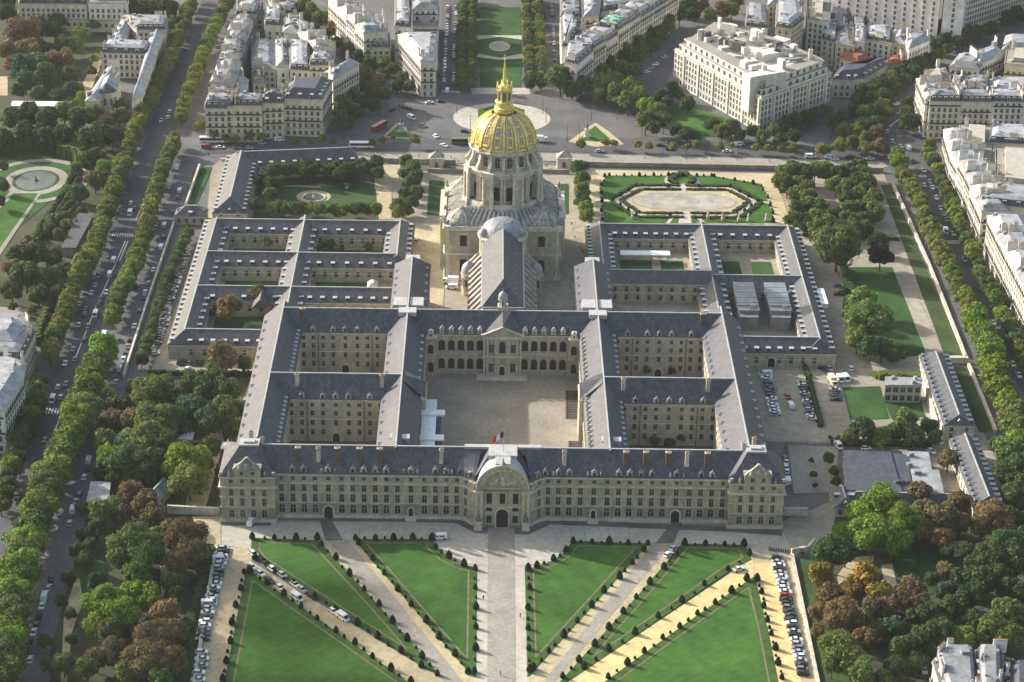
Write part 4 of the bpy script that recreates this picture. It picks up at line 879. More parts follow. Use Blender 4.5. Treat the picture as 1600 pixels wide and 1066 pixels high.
# ------------------------------------------------------------------ church nave
CH = empty('church', 0, 135); tag(CH, 'long church nave with steep slate roof and ribbed stone aisle roofs', 'church'); O = (0, 135, 0)
b = MB(); b.box(-8, 8, 134.5, 203, 12, 22, 0); b.box(-13.8, 13.8, 134.5, 206, 0, 11, 0); b.box(-14.1, 14.1, 134.2, 206, 10.6, 11.1, 1); b.box(-8.4, 8.4, 134.2, 203, 21.4, 22.0, 1)
nv = b.build('nave_wall', [stone_m, stonel_m], CH, O)
b = MB(); a, c = gable(b, -8.3, 8.3, 134.2, 204, 22, 30.3, 'y', hip0=9.5, hip1=7.5); b.build('nave_roof', slatew_m, CH, O)
b = MB(); b.obox(0, (a[1]+c[1])/2, pi/2, c[1]-a[1], 0.5, 30.1, 30.5)
for s in (-1, 1): b.box(s*8.5-0.35, s*8.5+0.35, 134, 203, 21.9, 22.3)
b.box(-8.7, 8.7, 133.8, 134.4, 21.9, 22.3); b.build('ridge_cap', lead_m, CH, O)
for s in (-1, 1):
    b = MB(); x0, x1 = s*8.0, s*13.8
    y_ = 134.5
    for i in range(12):
        y0 = 134.5+i*5.85; y1 = y0+4.7; y2 = y0+5.85
        def qq(p, q, r_, t_, m): (b.quad(p, q, r_, t_, m) if s > 0 else b.quad(t_, r_, q, p, m))
        qq((x0, y0, 17.5), (x1, y0, 11.3), (x1, y1, 11.3), (x0, y1, 17.5), 0)
        for f_ in (0.33, 0.66): yq = y0+4.7*f_; qq((x0, yq, 17.75), (x1, yq, 11.5), (x1, yq+0.3, 11.5), (x0, yq+0.3, 17.75), 1)
        qq((x0, y1, 18.9), (x1, y1, 12.5), (x1, y2, 12.5), (x0, y2, 18.9), 1)
        qq((x0, y1, 17.0), (x1, y1, 11.0), (x1, y1, 12.5), (x0, y1, 18.9), 1); qq((x0, y2, 18.9), (x1, y2, 12.5), (x1, y2, 11.0), (x0, y2, 17.0), 1)
        xa_, xb_ = sorted((x1, x1+s*0.5)); b.box(xa_, xb_, y1, y2, 0, 12.5, 1)
    b.build('aisle_roof', [slatew_m, dstone_m], CH, O)
    ys = [140+i*5.9 for i in range(10)]
    b = MB()
    for y in ys:
        for zz in (25.0,): b.box(s*5.2-0.25, s*5.2+0.25, y, y+0.5, zz-0.5, zz+0.45)
    b.build('roof_vent', lead_m, CH, O)
    # side chapel with half dome
    b = MB(); cx, cy = s*14.2, 197; b.cyl(cx, cy, 3.1, 3.1, 0, 9.5, 20, 0); b.cyl(cx, cy, 3.4, 3.4, 9.5, 10.1, 20, 1); ch = b.build('side_chapel', [stone_m, stonel_m], CH, O)
    b = MB(); b.lathe(cx, cy, [(3.2, 10.1), (3.1, 11.7), (2.6, 13.2), (1.6, 14.3), (0.6, 14.8), (0.4, 15.4), (0.02, 15.6)], 20); b.build('chapel_dome', leadb_m, CH, O, smooth=True)
    for ang in (-1.9, -1.2) if s > 0 else (-1.9, -1.2, -2.6):
        inst('window', win_mesh(1.2, 3.4, 'arch'), ch, cx+3.12*cos(ang), cy-135+3.12*sin(ang), 4.5, ang+pi/2)
# clock lantern on the ridge above the court portico
CL = empty('bell_turret', 0, 127.5, ZR-0.3); tag(CL, 'small lead-domed lantern turret on the slate ridge in front of the nave', 'turret')
b = MB(); b.box(-1.9, 1.9, -1.9, 1.9, -2.5, 1.5, 0); b.box(-2.1, 2.1, -2.1, 2.1, 1.5, 1.8, 1)
for i in range(8): b.cyl(1.35*cos(i*pi/4+pi/8), 1.35*sin(i*pi/4+pi/8), 0.25, 0.25, 1.8, 4.4, 6, 0)
b.cyl(0, 0, 0.9, 0.9, 1.8, 4.4, 8, 2); b.cyl(0, 0, 1.9, 1.9, 4.4, 4.8, 16, 1); b.build('lantern', [stonel_m, lead_m, glass_m], CL)
b = MB(); b.lathe(0, 0, [(1.8, 4.8), (1.9, 5.6), (1.6, 6.6), (0.9, 7.4), (0.25, 7.8), (0.2, 8.6), (0.02, 9.2)], 16); b.build('cupola', leadb_m, CL, smooth=True)

# ------------------------------------------------------------------ the domed church
DX, DY = 0.0, 237.3
DM = empty('domed_church', DX, DY); tag(DM, 'square stone church crowned by a tall drum and a gilded ribbed dome with spire', 'church')
S = 24.9; HB = 24.3
b = MB(); b.box(-S, S, -S, S, 0, HB, 0)
for z, t_, d in ((0, 1.5, 0.5), (11.6, 0.9, 0.6), (HB-1.3, 0.9, 0.9), (HB-0.4, 0.9, 0.5)): b.box(-S-d, S+d, -S-d, S+d, z+0.003, z+t_, 1)
for s in (-1, 1):
    b.box(s*S-0.3 if s > 0 else -S-1.6, S+1.6 if s > 0 else -S+0.3, -15, 15, 0, HB+0.8, 0)
    for q in (-11, -4, 4, 11): b.box(s*(S+1.7)-0.5, s*(S+1.7)+0.5, q-0.7, q+0.7, 0, HB-1.5, 1)
    b.box(s*(S+1)-1.4, s*(S+1)+1.4, -15.5, 15.5, HB+0.8, HB+1.6, 1)
for sx in (-1, 1):
    for q in (23.6, 9.9): b.box(sx*q-0.6, sx*q+0.6, -S-0.35, -S, 1.5, HB-1.4, 1)
bs = b.build('square_base', [stone_m, stonel_m], DM)
for sx in (-1, 1):
    inst('window', win_mesh(2.9, 5.0, 'dark'), bs, sx*16.8, -S, 15.6); inst('window', win_mesh(2.9, 6.0, 'dark'), bs, sx*16.8, -S, 3.6)
    b = MB(); b.box(sx*16.8-2.2, sx*16.8+2.2, -S-0.4, -S-0.01, 21.2, 21.6); b.build('window_hood', stonel_m, bs)
    for yy in (-19, -9, 0, 9, 19):
        for z, h in ((15.2, 4.4), (3.6, 5.8)):
            inst('window', win_mesh(2.4, h, 'arch'), bs, sx*(S if abs(yy) > 15 else S+1.6), yy, z, sx*pi/2)
# stepped roof of stone slabs
b = MB()
b.prism([(-S+0.6, -S+0.6), (S-0.6, -S+0.6), (S-0.6, S-0.6), (-S+0.6, S-0.6)], HB+0.2, HB+5.0, 0, poly2=[(-16, -16), (16, -16), (16, 16), (-16, 16)])
for sd_ in range(4):
    ca_, sa_ = cos(sd_*pi/2), sin(sd_*pi/2)
    for i in range(-9, 10):
        x = i*2.35; xt = i*1.62
        p = [(x-0.55, -S+0.7, HB+0.35), (x+0.55, -S+0.7, HB+0.35), (xt+0.4, -15.6, HB+5.3), (xt-0.4, -15.6, HB+5.3)]
        up = [(X_, Y_, Z_+0.8) for X_, Y_, Z_ in p]
        R_ = lambda v: (v[0]*ca_-v[1]*sa_, v[0]*sa_+v[1]*ca_, v[2])
        a_, b2, c_, d_ = map(R_, up); e_, f_, g_, h_ = map(R_, p)
        b.quad(a_, b2, c_, d_, 1); b.quad(e_, f_, b2, a_, 1); b.quad(f_, g_, c_, b2, 1); b.quad(h_, e_, a_, d_, 1)
b.build('ribbed_stone_roof', [leadb_m, ribstone_m], DM)
for sx in (-1, 1):
    for sy in (-1, 1):
        cx, cy = sx*17.6, sy*17.6
        b = MB(); b.lathe(cx, cy, [(6.6, HB+0.4), (6.4, HB+1.8), (5.2, HB+3.4), (3.2, HB+4.8), (1.3, HB+5.6), (1.1, HB+6.6), (0.02, HB+7.2)], 20, 0)
        for k in range(10):
            t_ = 2*pi*k/10; c1_, s1_ = cos(t_), sin(t_)
            for (r0, z0), (r1, z1) in (((6.8, HB+0.6), (5.5, HB+3.5)), ((5.5, HB+3.5), (1.4, HB+5.9))):
                px, py = -s1_*0.35, c1_*0.35
                b.quad((cx+r0*c1_-px, cy+r0*s1_-py, z0), (cx+r0*c1_+px, cy+r0*s1_+py, z0), (cx+r1*c1_+px*0.6, cy+r1*s1_+py*0.6, z1), (cx+r1*c1_-px*0.6, cy+r1*s1_-py*0.6, z1), 1)
        b.build('corner_dome', [ribstone_m, stonel_m], DM)
b = MB(); b.lathe(0, 0, [(0.9, 0), (0.8, 1.5), (0.5, 2.3), (0.02, 3.0)], 8); pin = b.mesh('pinnacle', ribstone_m)
for sx in (-1, 1):
    for q in (-22, -8, 8, 22): inst('pinnacle', pin, DM, sx*25.0, q, HB+0.9)
for q in (-22, -13, 13, 22): inst('pinnacle', pin, DM, q, -24.6, HB+0.5, 0, (0.65, 0.65, 0.65))
# lower drum with paired columns
b = MB()
b.cyl(0, 0, 18.2, 17.2, HB+1.5, HB+5.4, 48, 0); b.cyl(0, 0, 17.2, 16.6, HB+5.4, 31.2, 48, 0); b.cyl(0, 0, 14.0, 14.0, 31.1, 43.5, 48, 0)
b.lathe(0, 0, [(14.0, 42.6), (15.6, 42.7), (15.6, 43.7), (16.4, 44.5), (16.5, 45.4), (15.0, 45.8), (13.6, 45.9)], 48, 1)
for k in range(8):
    t_ = pi/8+k*pi/4+pi/16*0
    b.obox(15.3*cos(t_), 15.3*sin(t_), t_, 3.4, 2.2, 31, 42.7, 0); b.obox(15.9*cos(t_), 15.9*sin(t_), t_, 3.2, 5.0, 42.7, 45.6, 1); b.obox(16.0*cos(t_), 16.0*sin(t_), t_, 4.2, 5.2, HB+1.8, 31.2, 0)
    for dt in (-0.11, 0.11): b.cyl(17.2*cos(t_+dt), 17.2*sin(t_+dt), 0.8, 0.68, 31.2, 42.7, 10, 1)
for k in range(8):
    t_ = k*pi/4
    for dt in (-0.045, 0.045): b.cyl(14.8*cos(t_+dt), 14.8*sin(t_+dt), 0.6, 0.55, 31.2, 42.6, 10, 1)
dr = b.build('lower_drum', [dstone_m, stonel_m], DM)
for k in range(16):
    t_ = -pi/2+(k+0.5)*2*pi/16
    inst('window', win_mesh(2.7, 6.2, 'dark'), dr, 14.02*cos(t_), 14.02*sin(t_), 32.2, t_+pi/2)
# upper drum
b = MB(); b.cyl(0, 0, 13.7, 13.5, 45.6, 53.2, 48, 0)
b.lathe(0, 0, [(13.5, 52.2), (14.2, 52.5), (15.1, 53.1), (15.2, 53.7), (14.6, 54.0), (14.0, 54.1)], 48, 1); b.cyl(0, 0, 14.3, 14.0, 54.0, 54.9, 48, 0)
for k in range(16):
    t_ = -pi/2+k*2*pi/16
    c1_, s1_ = cos(t_), sin(t_); px, py = -s1_*0.6, c1_*0.6
    prof = [(16.2, 45.8), (16.2, 47.4), (15.2, 48.8), (14.4, 50.6), (14.3, 52.4)]
    for (r0, z0), (r1, z1) in zip(prof, prof[1:]):
        b.quad((r0*c1_-px, r0*s1_-py, z0), (r0*c1_+px, r0*s1_+py, z0), (r1*c1_+px, r1*s1_+py, z1), (r1*c1_-px, r1*s1_-py, z1), 1)
        for g_ in (-1, 1): b.quad((r0*c1_+g_*px, r0*s1_+g_*py, z0), (13*c1_+g_*px, 13*s1_+g_*py, z0), (13*c1_+g_*px, 13*s1_+g_*py, z1), (r1*c1_+g_*px, r1*s1_+g_*py, z1), 1)
    b.lathe(14.9*cos(t_), 14.9*sin(t_), [(0.4, 54.0), (0.55, 54.9), (0.3, 55.7), (0.02, 56.3)], 8, 1)
du = b.build('upper_drum', [dstone_m, stonel_m], DM)
for k in range(16):
    t_ = -pi/2+(k+0.5)*2*pi/16
    inst('window', win_mesh(2.1, 4.8, 'arch'), du, 13.66*cos(t_), 13.66*sin(t_), 47.2, t_+pi/2)
# gilded dome
AM = radians(71)
def dpr(f): a_ = f*AM; return 13.9*cos(a_)**0.86, 54.6+13.2*sin(a_)/sin(AM)
prof = [dpr(i/16) for i in range(17)]
b = MB(); b.lathe(0, 0, prof, 96, 0)
ds = b.build('dome_shell', goldp_m, DM, smooth=True)
def meridian(b, t_, kw, cw_, h_, m=0):
    c1_, s1_ = cos(t_), sin(t_)
    for i in range(16):
        (r0, z0), (r1, z1) = prof[i], prof[i+1]; w0, w1 = kw*r0+cw_, kw*r1+cw_
        A_ = (-s1_*w0, c1_*w0); B_ = (-s1_*w1, c1_*w1)
        p0, p1 = ((r0+h_)*c1_, (r0+h_)*s1_, z0+h_*0.4), ((r1+h_)*c1_, (r1+h_)*s1_, z1+h_*0.4); q0, q1 = ((r0-0.1)*c1_, (r0-0.1)*s1_, z0), ((r1-0.1)*c1_, (r1-0.1)*s1_, z1)
        b.quad((p0[0]-A_[0], p0[1]-A_[1], p0[2]), (p0[0]+A_[0], p0[1]+A_[1], p0[2]), (p1[0]+B_[0], p1[1]+B_[1], p1[2]), (p1[0]-B_[0], p1[1]-B_[1], p1[2]), m)
        for g_ in (-1, 1): b.quad((q0[0]+g_*A_[0], q0[1]+g_*A_[1], q0[2]), (q1[0]+g_*B_[0], q1[1]+g_*B_[1], q1[2]), (p1[0]+g_*B_[0], p1[1]+g_*B_[1], p1[2]), (p0[0]+g_*A_[0], p0[1]+g_*A_[1], p0[2]), m)
for k in range(16):
    b = MB(); t_ = -pi/2+k*2*pi/16; meridian(b, t_, 0.038, 0.10, 0.55); b.build('gold_rib', gold_m, DM)
    
    for dt_ in (-0.105, 0.105): b = MB(); meridian(b, t_+dt_, 0.018, 0.03, 0.25); b.build('gold_fillet', gold_m, DM)
b = MB(); b.lathe(0, 0, [(14.0, 54.4), (14.4, 54.7), (14.3, 55.2), (13.9, 55.4)], 96); b.build('gold_ring', gold_m, DM)
for k in range(16):
    t_ = -pi/2+(k+0.5)*2*pi/16; b = MB()
    for i, fz in enumerate((0.05, 0.12, 0.20, 0.28, 0.36, 0.44, 0.53, 0.62, 0.72)):
        r_, z_ = dpr(fz); w_ = 0.5*(1-0.5*fz)*(1.25 if i % 3 == 1 else 0.75)
        for dt in (-0.035, 0.035, 0) if i % 3 == 1 else (0,):
            b.lathe((r_+0.15)*cos(t_+dt), (r_+0.15)*sin(t_+dt), [(w_*0.7, z_-w_), (w_, z_), (w_*0.6, z_+w_*0.9), (0.02, z_+w_*1.2)], 8)
    b.build('gold_trophy', gold_m, DM)
# lantern
b = MB(); b.lathe(0, 0, [(5.2, 66.8), (5.2, 67.3), (4.6, 67.6), (4.6, 68.3), (4.9, 68.5), (4.9, 69.3), (4.3, 69.5)], 32)
b.cyl(0, 0, 3.2, 3.0, 69, 78.2, 24)
b.lathe(0, 0, [(4.3, 69.4), (4.9, 70.0), (4.9, 70.3), (4.0, 70.6), (4.2, 72.2), (4.6, 73.0), (4.2, 73.3), (3.1, 73.6)], 24)
b.lathe(0, 0, [(3.0, 78.0), (3.9, 78.3), (3.9, 78.8), (3.1, 79.2), (2.6, 80.0), (1.5, 80.6), (1.15, 81.0), (0.95, 83), (0.3, 91), (0.16, 91.5)], 16)
for k in range(8):
    t_ = k*pi/4+pi/8; b.cyl(3.5*cos(t_), 3.5*sin(t_), 0.36, 0.34, 73.3, 78.2, 8)
for k in range(8):
    t_ = k*pi/4+pi/8; b.lathe(3.7*cos(t_), 3.7*sin(t_), [(0.5, 78.8), (0.45, 79.8), (0.3, 80.6), (0.35, 81.0), (0.02, 81.5)], 8)
b.lathe(0, 0, [(0.02, 91.0), (0.5, 91.4), (0.6, 91.8), (0.4, 92.2), (0.02, 92.4)], 12)
b.box(-0.12, 0.12, -0.12, 0.12, 92.2, 94.2); b.box(-0.55, 0.55, -0.12, 0.12, 93.2, 93.45)
ln = b.build('lantern', gold_m, DM, smooth=False); ln.scale = (0.88, 0.88, 1.0)
for k in range(8):
    t_ = -pi/2+k*pi/4; inst('window', win_mesh(1.1, 3.4, 'arch'), ln, 3.12*cos(t_), 3.12*sin(t_), 73.9, t_+pi/2)
b = MB()
for k in range(24):
    t_ = 2*pi*k/24; b.obox(4.95*cos(t_), 4.95*sin(t_), t_, 0.2, 0.5, 67.7, 68.3)
b.build('lantern_gallery', iron_m, ln)
# rounded apse with low grey dome between the nave and the drum
AP = empty('chapel', 0, 207.5); tag(AP, 'round apse under a shallow grey-blue dome between the nave and the gilded dome', 'chapel')
b = MB(); b.cyl(0, 0, 10.0, 10.0, 0, 23.5, 40, 0); b.lathe(0, 0, [(10.0, 22.6), (10.7, 22.9), (10.8, 23.7), (10.0, 24.2), (9.6, 24.3)], 40, 1); b.build('round_wall', [stone_m, stonel_m], AP)
b = MB(); b.lathe(0, 0, [(9.6, 24.0), (9.3, 25.6), (8.2, 27.4), (6.4, 28.9), (4.0, 30.0), (1.6, 30.5), (0.02, 30.6)], 40, 0)
for k in range(12):
    t_ = 2*pi*k/12; pr = [(9.7, 24.2), (9.4, 25.7), (8.3, 27.5), (6.5, 29.0), (4.1, 30.1), (1.0, 30.65)]
    for (r0, z0), (r1, z1) in zip(pr, pr[1:]):
        px, py = -sin(t_)*0.16, cos(t_)*0.16
        b.quad((r0*cos(t_)-px, r0*sin(t_)-py, z0+0.06), (r0*cos(t_)+px, r0*sin(t_)+py, z0+0.06), (r1*cos(t_)+px, r1*sin(t_)+py, z1+0.06), (r1*cos(t_)-px, r1*sin(t_)-py, z1+0.06), 1)
b.build('shallow_dome', [leadb_m, lead_m], AP, smooth=False)
for s in (-1, 1):
    b = MB(); b.cyl(s*8.2, -4.2, 1.7, 1.7, 14, 25.0, 12, 0); b.lathe(s*8.2, -4.2, [(1.9, 25.0), (1.8, 26.2), (1.0, 27.4), (0.02, 27.8)], 12, 1); b.build('stair_turret', [dstone_m, leadb_m], AP)

# ------------------------------------------------------------------ outlying old buildings inside the grounds
def slate_house(name, label, cx, cy, lx, ly, ze, zr, rot=0.0, hip=3.0, cat='building', dn=4, nw=5, m=stone_m, rm=slatew_m, dormers=(1, 1), rows=None, chim=1, dsty='lead'):
    t = empty(name, cx, cy, 0, rot); tag(t, label, cat)
    b = MB(); b.prism([(-lx/2, -ly/2), (lx/2, -ly/2), (lx/2, ly/2), (-lx/2, ly/2)], 0, ze, 0, top=False)
    b.prism([(-lx/2-0.3, -ly/2-0.3), (lx/2+0.3, -ly/2-0.3), (lx/2+0.3, ly/2+0.3), (-lx/2-0.3, ly/2+0.3)], ze-0.5, ze-0.02, 1)
    w_ = b.build('wall', [m, stonel_m], t)
    r = MB(); ax = 'x' if lx >= ly else 'y'; a, c = gable(r, -lx/2, lx/2, -ly/2, ly/2, ze, zr, ax, hip, hip); ro = r.build('roof', rm, t); ridge_cap(t, a, c, 0.5)
    rows = rows or ((1.2, 2.0),) if ze < 6 else (rows or ((1.4, 2.0), (5.0, 1.8)))
    E = [((-lx/2, -ly/2), (lx/2, -ly/2)), ((lx/2, -ly/2), (lx/2, ly/2)), ((lx/2, ly/2), (-lx/2, ly/2)), ((-lx/2, ly/2), (-lx/2, -ly/2))]
    for i, (p0, p1) in enumerate(E):
        l = hypot(p1[0]-p0[0], p1[1]-p0[1]); n = max(1, int(round(l/(max(lx, ly)/nw)))) if i != 2 else 0
        for z, h in rows: row_of('window', win_mesh(1.2, h), w_, p0, p1, [l*(k+0.5)/n for k in range(n)] if n else [], z)
    for i, (p0, p1) in enumerate(E):
        l = hypot(p1[0]-p0[0], p1[1]-p0[1]); longe = (i in (0, 2)) == (lx >= ly)
        if longe and dn: row_of('dormer', dormer_mesh(dsty), ro, p0, p1, [l*(k+0.5)/dn for k in range(dn)], ze+0.4, back=0.7)
        elif not longe: row_of('dormer', dormer_mesh('slate'), ro, p0, p1, [l*0.5], ze+0.5, back=0.8)
    return t
g1, g2 = G(371, 237, 11.5), G(354, 306, 11.5)
slate_house('slate_building', 'long slate wing with rows of white-capped dormers at the far left garden', (g1[0]+g2[0])/2+2, (g1[1]+g2[1])/2-2, 15.5, hypot(g1[0]-g2[0], g1[1]-g2[1])+14, 6.5, 12.5, atan2(g1[1]-g2[1], g1[0]-g2[0])-pi/2, 6, dn=14, nw=10)
g1, g2 = G(372, 238, 11.5), G(545, 231, 11.5)
slate_house('slate_building', 'long slate-roofed wing running along the avenue behind dark garden trees', (g1[0]+g2[0])/2, (g1[1]+g2[1])/2, hypot(g1[0]-g2[0], g1[1]-g2[1])+8, 14.5, 6.5, 11.8, atan2(g2[1]-g1[1], g2[0]-g1[0]), 4, dn=11, nw=12)
g = G(299, 330, 5); slate_house('gatehouse', 'small hipped slate gatehouse by the service road at the left', g[0], g[1], 14, 9, 4.2, 7.8, 0, 5, 'gatehouse', dn=1, nw=4)
for nm, u in (('left', 682), ('right', 881)):
    g = G(u, 262, 0); t = empty('gate_pavilion', g[0], g[1]); tag(t, 'small square stone gate pavilion on the %s of the golden dome' % nm, 'pavilion', 'gate pavilions on the avenue')
    b = MB(); b.box(-3.4, 3.4, -3.2, 3.2, 0, 5.4); b.box(-3.9, 3.9, -3.7, 3.7, 5.4, 6.0)
    for q in (-2.6, 2.6): b.box(q-0.35, q+0.35, -3.5, -3.2, 0, 5.4)
    b.build('wall', stonel_m, t); b = MB(); b.prism([(-3.5, -3.3), (3.5, -3.3), (3.5, 3.3), (-3.5, 3.3)], 6.0, 8.2, poly2=[(-0.7, -0.7), (0.7, -0.7), (0.7, 0.7), (-0.7, 0.7)]); b.cyl(0, 0, 0.5, 0.2, 8.2, 9.2, 8); b.build('roof', ribstone_m, t)
    inst('window', win_mesh(1.6, 2.8, 'arch'), t, 0, -3.2, 1.2)
# long garden wings near the right moat
g1, g2 = G(1458, 552, 9), G(1494, 650, 9); a_ = atan2(g1[1]-g2[1], g1[0]-g2[0])-pi/2
slate_house('garden_wing', 'long narrow house with two rows of dormers beside the right moat bridge', (g1[0]+g2[0])/2+1, (g1[1]+g2[1])/2, 11.5, hypot(g1[0]-g2[0], g1[1]-g2[1])+6, 6.5, 9.8, a_, 3, dn=15, nw=12, m=stonel_m, rows=((1.2, 2.0), (4.0, 1.6)), dsty='slate')
g1, g2 = G(1508, 680, 9), G(1545, 775, 9); a_ = atan2(g1[1]-g2[1], g1[0]-g2[0])-pi/2
slate_house('garden_wing', 'second narrow dormered house nearer the park, past the little forecourt on the right', (g1[0]+g2[0])/2, (g1[1]+g2[1])/2, 10.5, hypot(g1[0]-g2[0], g1[1]-g2[1])+3, 6.0, 9.3, a_, 1, dn=13, nw=10, m=stonel_m, rows=((1.2, 2.0), (4.0, 1.6)), dsty='slate')
def flat_block(name, label, px, h, wm, rm, rows=((1.2, 1.8), (4.4, 1.6)), cat='building', parapet=0.5, sp=3.4, extras=True, at_top=True, wd=1.4):
    P = PX(px, h if at_top else 0)
    A = sum(P[i][0]*P[(i+1) % len(P)][1]-P[(i+1) % len(P)][0]*P[i][1] for i in range(len(P)))
    if A < 0: P = P[::-1]
    ox, oy = sum(p[0] for p in P)/len(P), sum(p[1] for p in P)/len(P); P = [(x-ox, y-oy) for x, y in P]
    t = empty(name, ox, oy); tag(t, label, cat)
    b = MB(); b.prism(P, 0, h, 0); w_ = b.build('wall', [wm], t)
    b = MB(); b.prism(shrink(P, -0.25), h+0.003, h+0.35, 0)
    if extras:
        rr = random.Random(int(ox*7+oy))
        for _ in range(3):
            k = rr.randrange(len(P)); f = rr.uniform(0.25, 0.6); x, y = P[k][0]*(1-f), P[k][1]*(1-f); b.obox(x, y, rr.random(), rr.uniform(1, 2.5), rr.uniform(1, 2.5), h+0.35, h+rr.uniform(1, 1.8))
    b.build('roof', rm, t)
    cxy = Vector((CX, CY))
    for i in range(len(P)):
        p0, p1 = P[i], P[(i+1) % len(P)]; l = hypot(p1[0]-p0[0], p1[1]-p0[1])
        nx, ny = (p1[1]-p0[1])/l, -(p1[0]-p0[0])/l; mx, my = ox+(p0[0]+p1[0])/2, oy+(p0[1]+p1[1])/2
        dx, dy = CX-mx, CY-my; dd = hypot(dx, dy)
        if (nx*dx+ny*dy)/dd < 0.06 or l < sp: continue
        n = int(l/sp)
        for z, hh in rows: row_of('window', win_mesh(wd, hh), w_, p0, p1, [l*(k+0.5)/n for k in range(n)], z)
    return t
flat_block('garden_office', 'low two-storey building with large windows facing the small lawn', [(1383, 602), (1440, 603), (1441, 592), (1384, 590)], 7.5, frame_m, zinc_m, rows=((1.0, 2.2), (4.6, 2.2)), sp=2.6, wd=1.8)
t = flat_block('service_building', 'low wide service building with dark slate roof right of the palace yard', [(1323, 766), (1410, 775), (1390, 708), (1318, 705)], 6.0, stonel_m, slate_m, rows=((2.5, 1.6),), extras=False)
flat_block('service_building', 'low service annexe with blue-grey flat roof and curved white duct', [(1400, 770), (1426, 770), (1415, 712), (1378, 709)], 5.4, stonel_m, slate_m, rows=((2.5, 1.6),))
flat_block('service_building', 'small zinc-roofed service building next to the curved duct', [(1432, 768), (1474, 772), (1466, 736), (1424, 735)], 6.4, stonel_m, zinc_m, rows=((2.5, 1.6),))
flat_block('service_building', 'flat grey-roofed shed nearest the autumn tree in the service yard', [(1414, 734), (1455, 736), (1450, 708), (1411, 706)], 4.8, stonel_m, zinc_m, rows=())
slate_house('garden_lodge', 'long low slate lodge on the park edge behind the big bright tree', G(1440, 780, 4)[0], G(1440, 780, 4)[1], 52, 7, 3.6, 6.4, -0.03, 3, dn=0, nw=10, m=stonel_m)
slate_house('garden_lodge', 'small slate lodge beside the palace service gate on the right', G(1318, 778, 4)[0], G(1318, 778, 4)[1], 8, 14, 3.8, 6.4, 0, 3, dn=1, nw=3, m=stonel_m)
flat_block('park_pavilion', 'low grey pavilion with slatted roof at the left park edge', [(136, 785), (169, 785), (172, 755), (143, 754)], 4.0, pave_m, zinc_m, rows=(), extras=False)
slate_house('stone_kiosk', 'little stone building with pointed gable in the left park', G(248, 770, 3)[0], G(248, 770, 3)[1], 5, 12, 3.5, 6.5, -0.3, 1, dn=0, nw=2, m=stonel_m, rm=zinc_m)
for i, (u, v, s_, lb) in enumerate(((356, 694, 5.0, 'square white marquee with peaked roof beside the left end of the palace'), (290, 679, 5.5, 'white pointed canopy among dark trees left of the palace'), (374, 661, 6.0, 'white marquee half hidden against the left palace wall'))):
    g = G(u, v, 3.5); t = empty('marquee', g[0], g[1]); tag(t, lb, 'marquee', 'white marquees left of the palace')
    b = MB(); b.prism([(-s_/2, -s_/2), (s_/2, -s_/2), (s_/2, s_/2), (-s_/2, s_/2)], 2.6, 3.0, top=False); b.prism([(-s_/2-0.2, -s_/2-0.2), (s_/2+0.2, -s_/2-0.2), (s_/2+0.2, s_/2+0.2), (-s_/2-0.2, s_/2+0.2)], 3.0, 4.2, poly2=[(-0.6, -0.6), (0.6, -0.6), (0.6, 0.6), (-0.6, 0.6)]); b.cyl(0, 0, 0.5, 0.03, 4.2, 5.8, 8); b.build('roof', canvas_m, t)
    b = MB()
    for sx in (-1, 1):
        for sy in (-1, 1): b.cyl(sx*s_*0.47, sy*s_*0.47, 0.06, 0.06, 0, 2.7, 6)
    b.build('pole', frame_m, t)
# temporary stand against the left wall of the court, seating on the right
t = empty('grandstand', -26.5, 45); tag(t, 'long pale blue covered stand with stepped canvas roofs along the left court wall', 'grandstand')
b = MB()
for y0, y1, x0, x1, z in ((-26, 24, -3.4, 2.0, 13.2),): b.box(x0, x1, y0, y1, z-0.4, z)
for y in (-8, 12): b.box(-3.6, 5.2, y-2, y+2, 13.25, 13.9)
b.box(0.5, 6.5, -27.0, -22.5, 9.0, 9.5); b.build('canopy', canvas_m, t)
b = MB(); b.box(2.0, 4.4, -18, 6, 0, 6.5); b.box(2.0, 3.6, -26, 22, 6.5, 7.0); b.build('side_sheet', canvasb_m, t)
b = MB()
for y in range(-25, 24, 6):
    for x in (-3, 1.8): b.cyl(x, y, 0.12, 0.12, 0, 12.9, 6)
b.build('scaffold_pole', iron_m, t)
for y0, n, u_ in ((0, 17, 'long'), (-43, 4, 'short')):
    for k in range(n):
        g = G(897, 613+k*2.6) if y0 == 0 else G(902, 692+k*2.6)
        t = empty('bench', g[0], g[1]); tag(t, '%s dark bench of the %s seating stack in the court, from the far end' % (ordn(k), u_), 'bench', 'dark benches in the court')
        b = MB(); b.box(-1.9, 1.9, -0.22, 0.22, 0.42, 0.55) if 0 else b.box(-3.4, 3.4, -0.28, 0.28, 0.42, 0.55); b.build('seat', wood_m, t)
        b = MB()
        for q in (-2.6, 2.6): b.box(q-0.15, q+0.15, -0.25, 0.25, 0, 0.42)
        b.build('leg', wood_m, t)

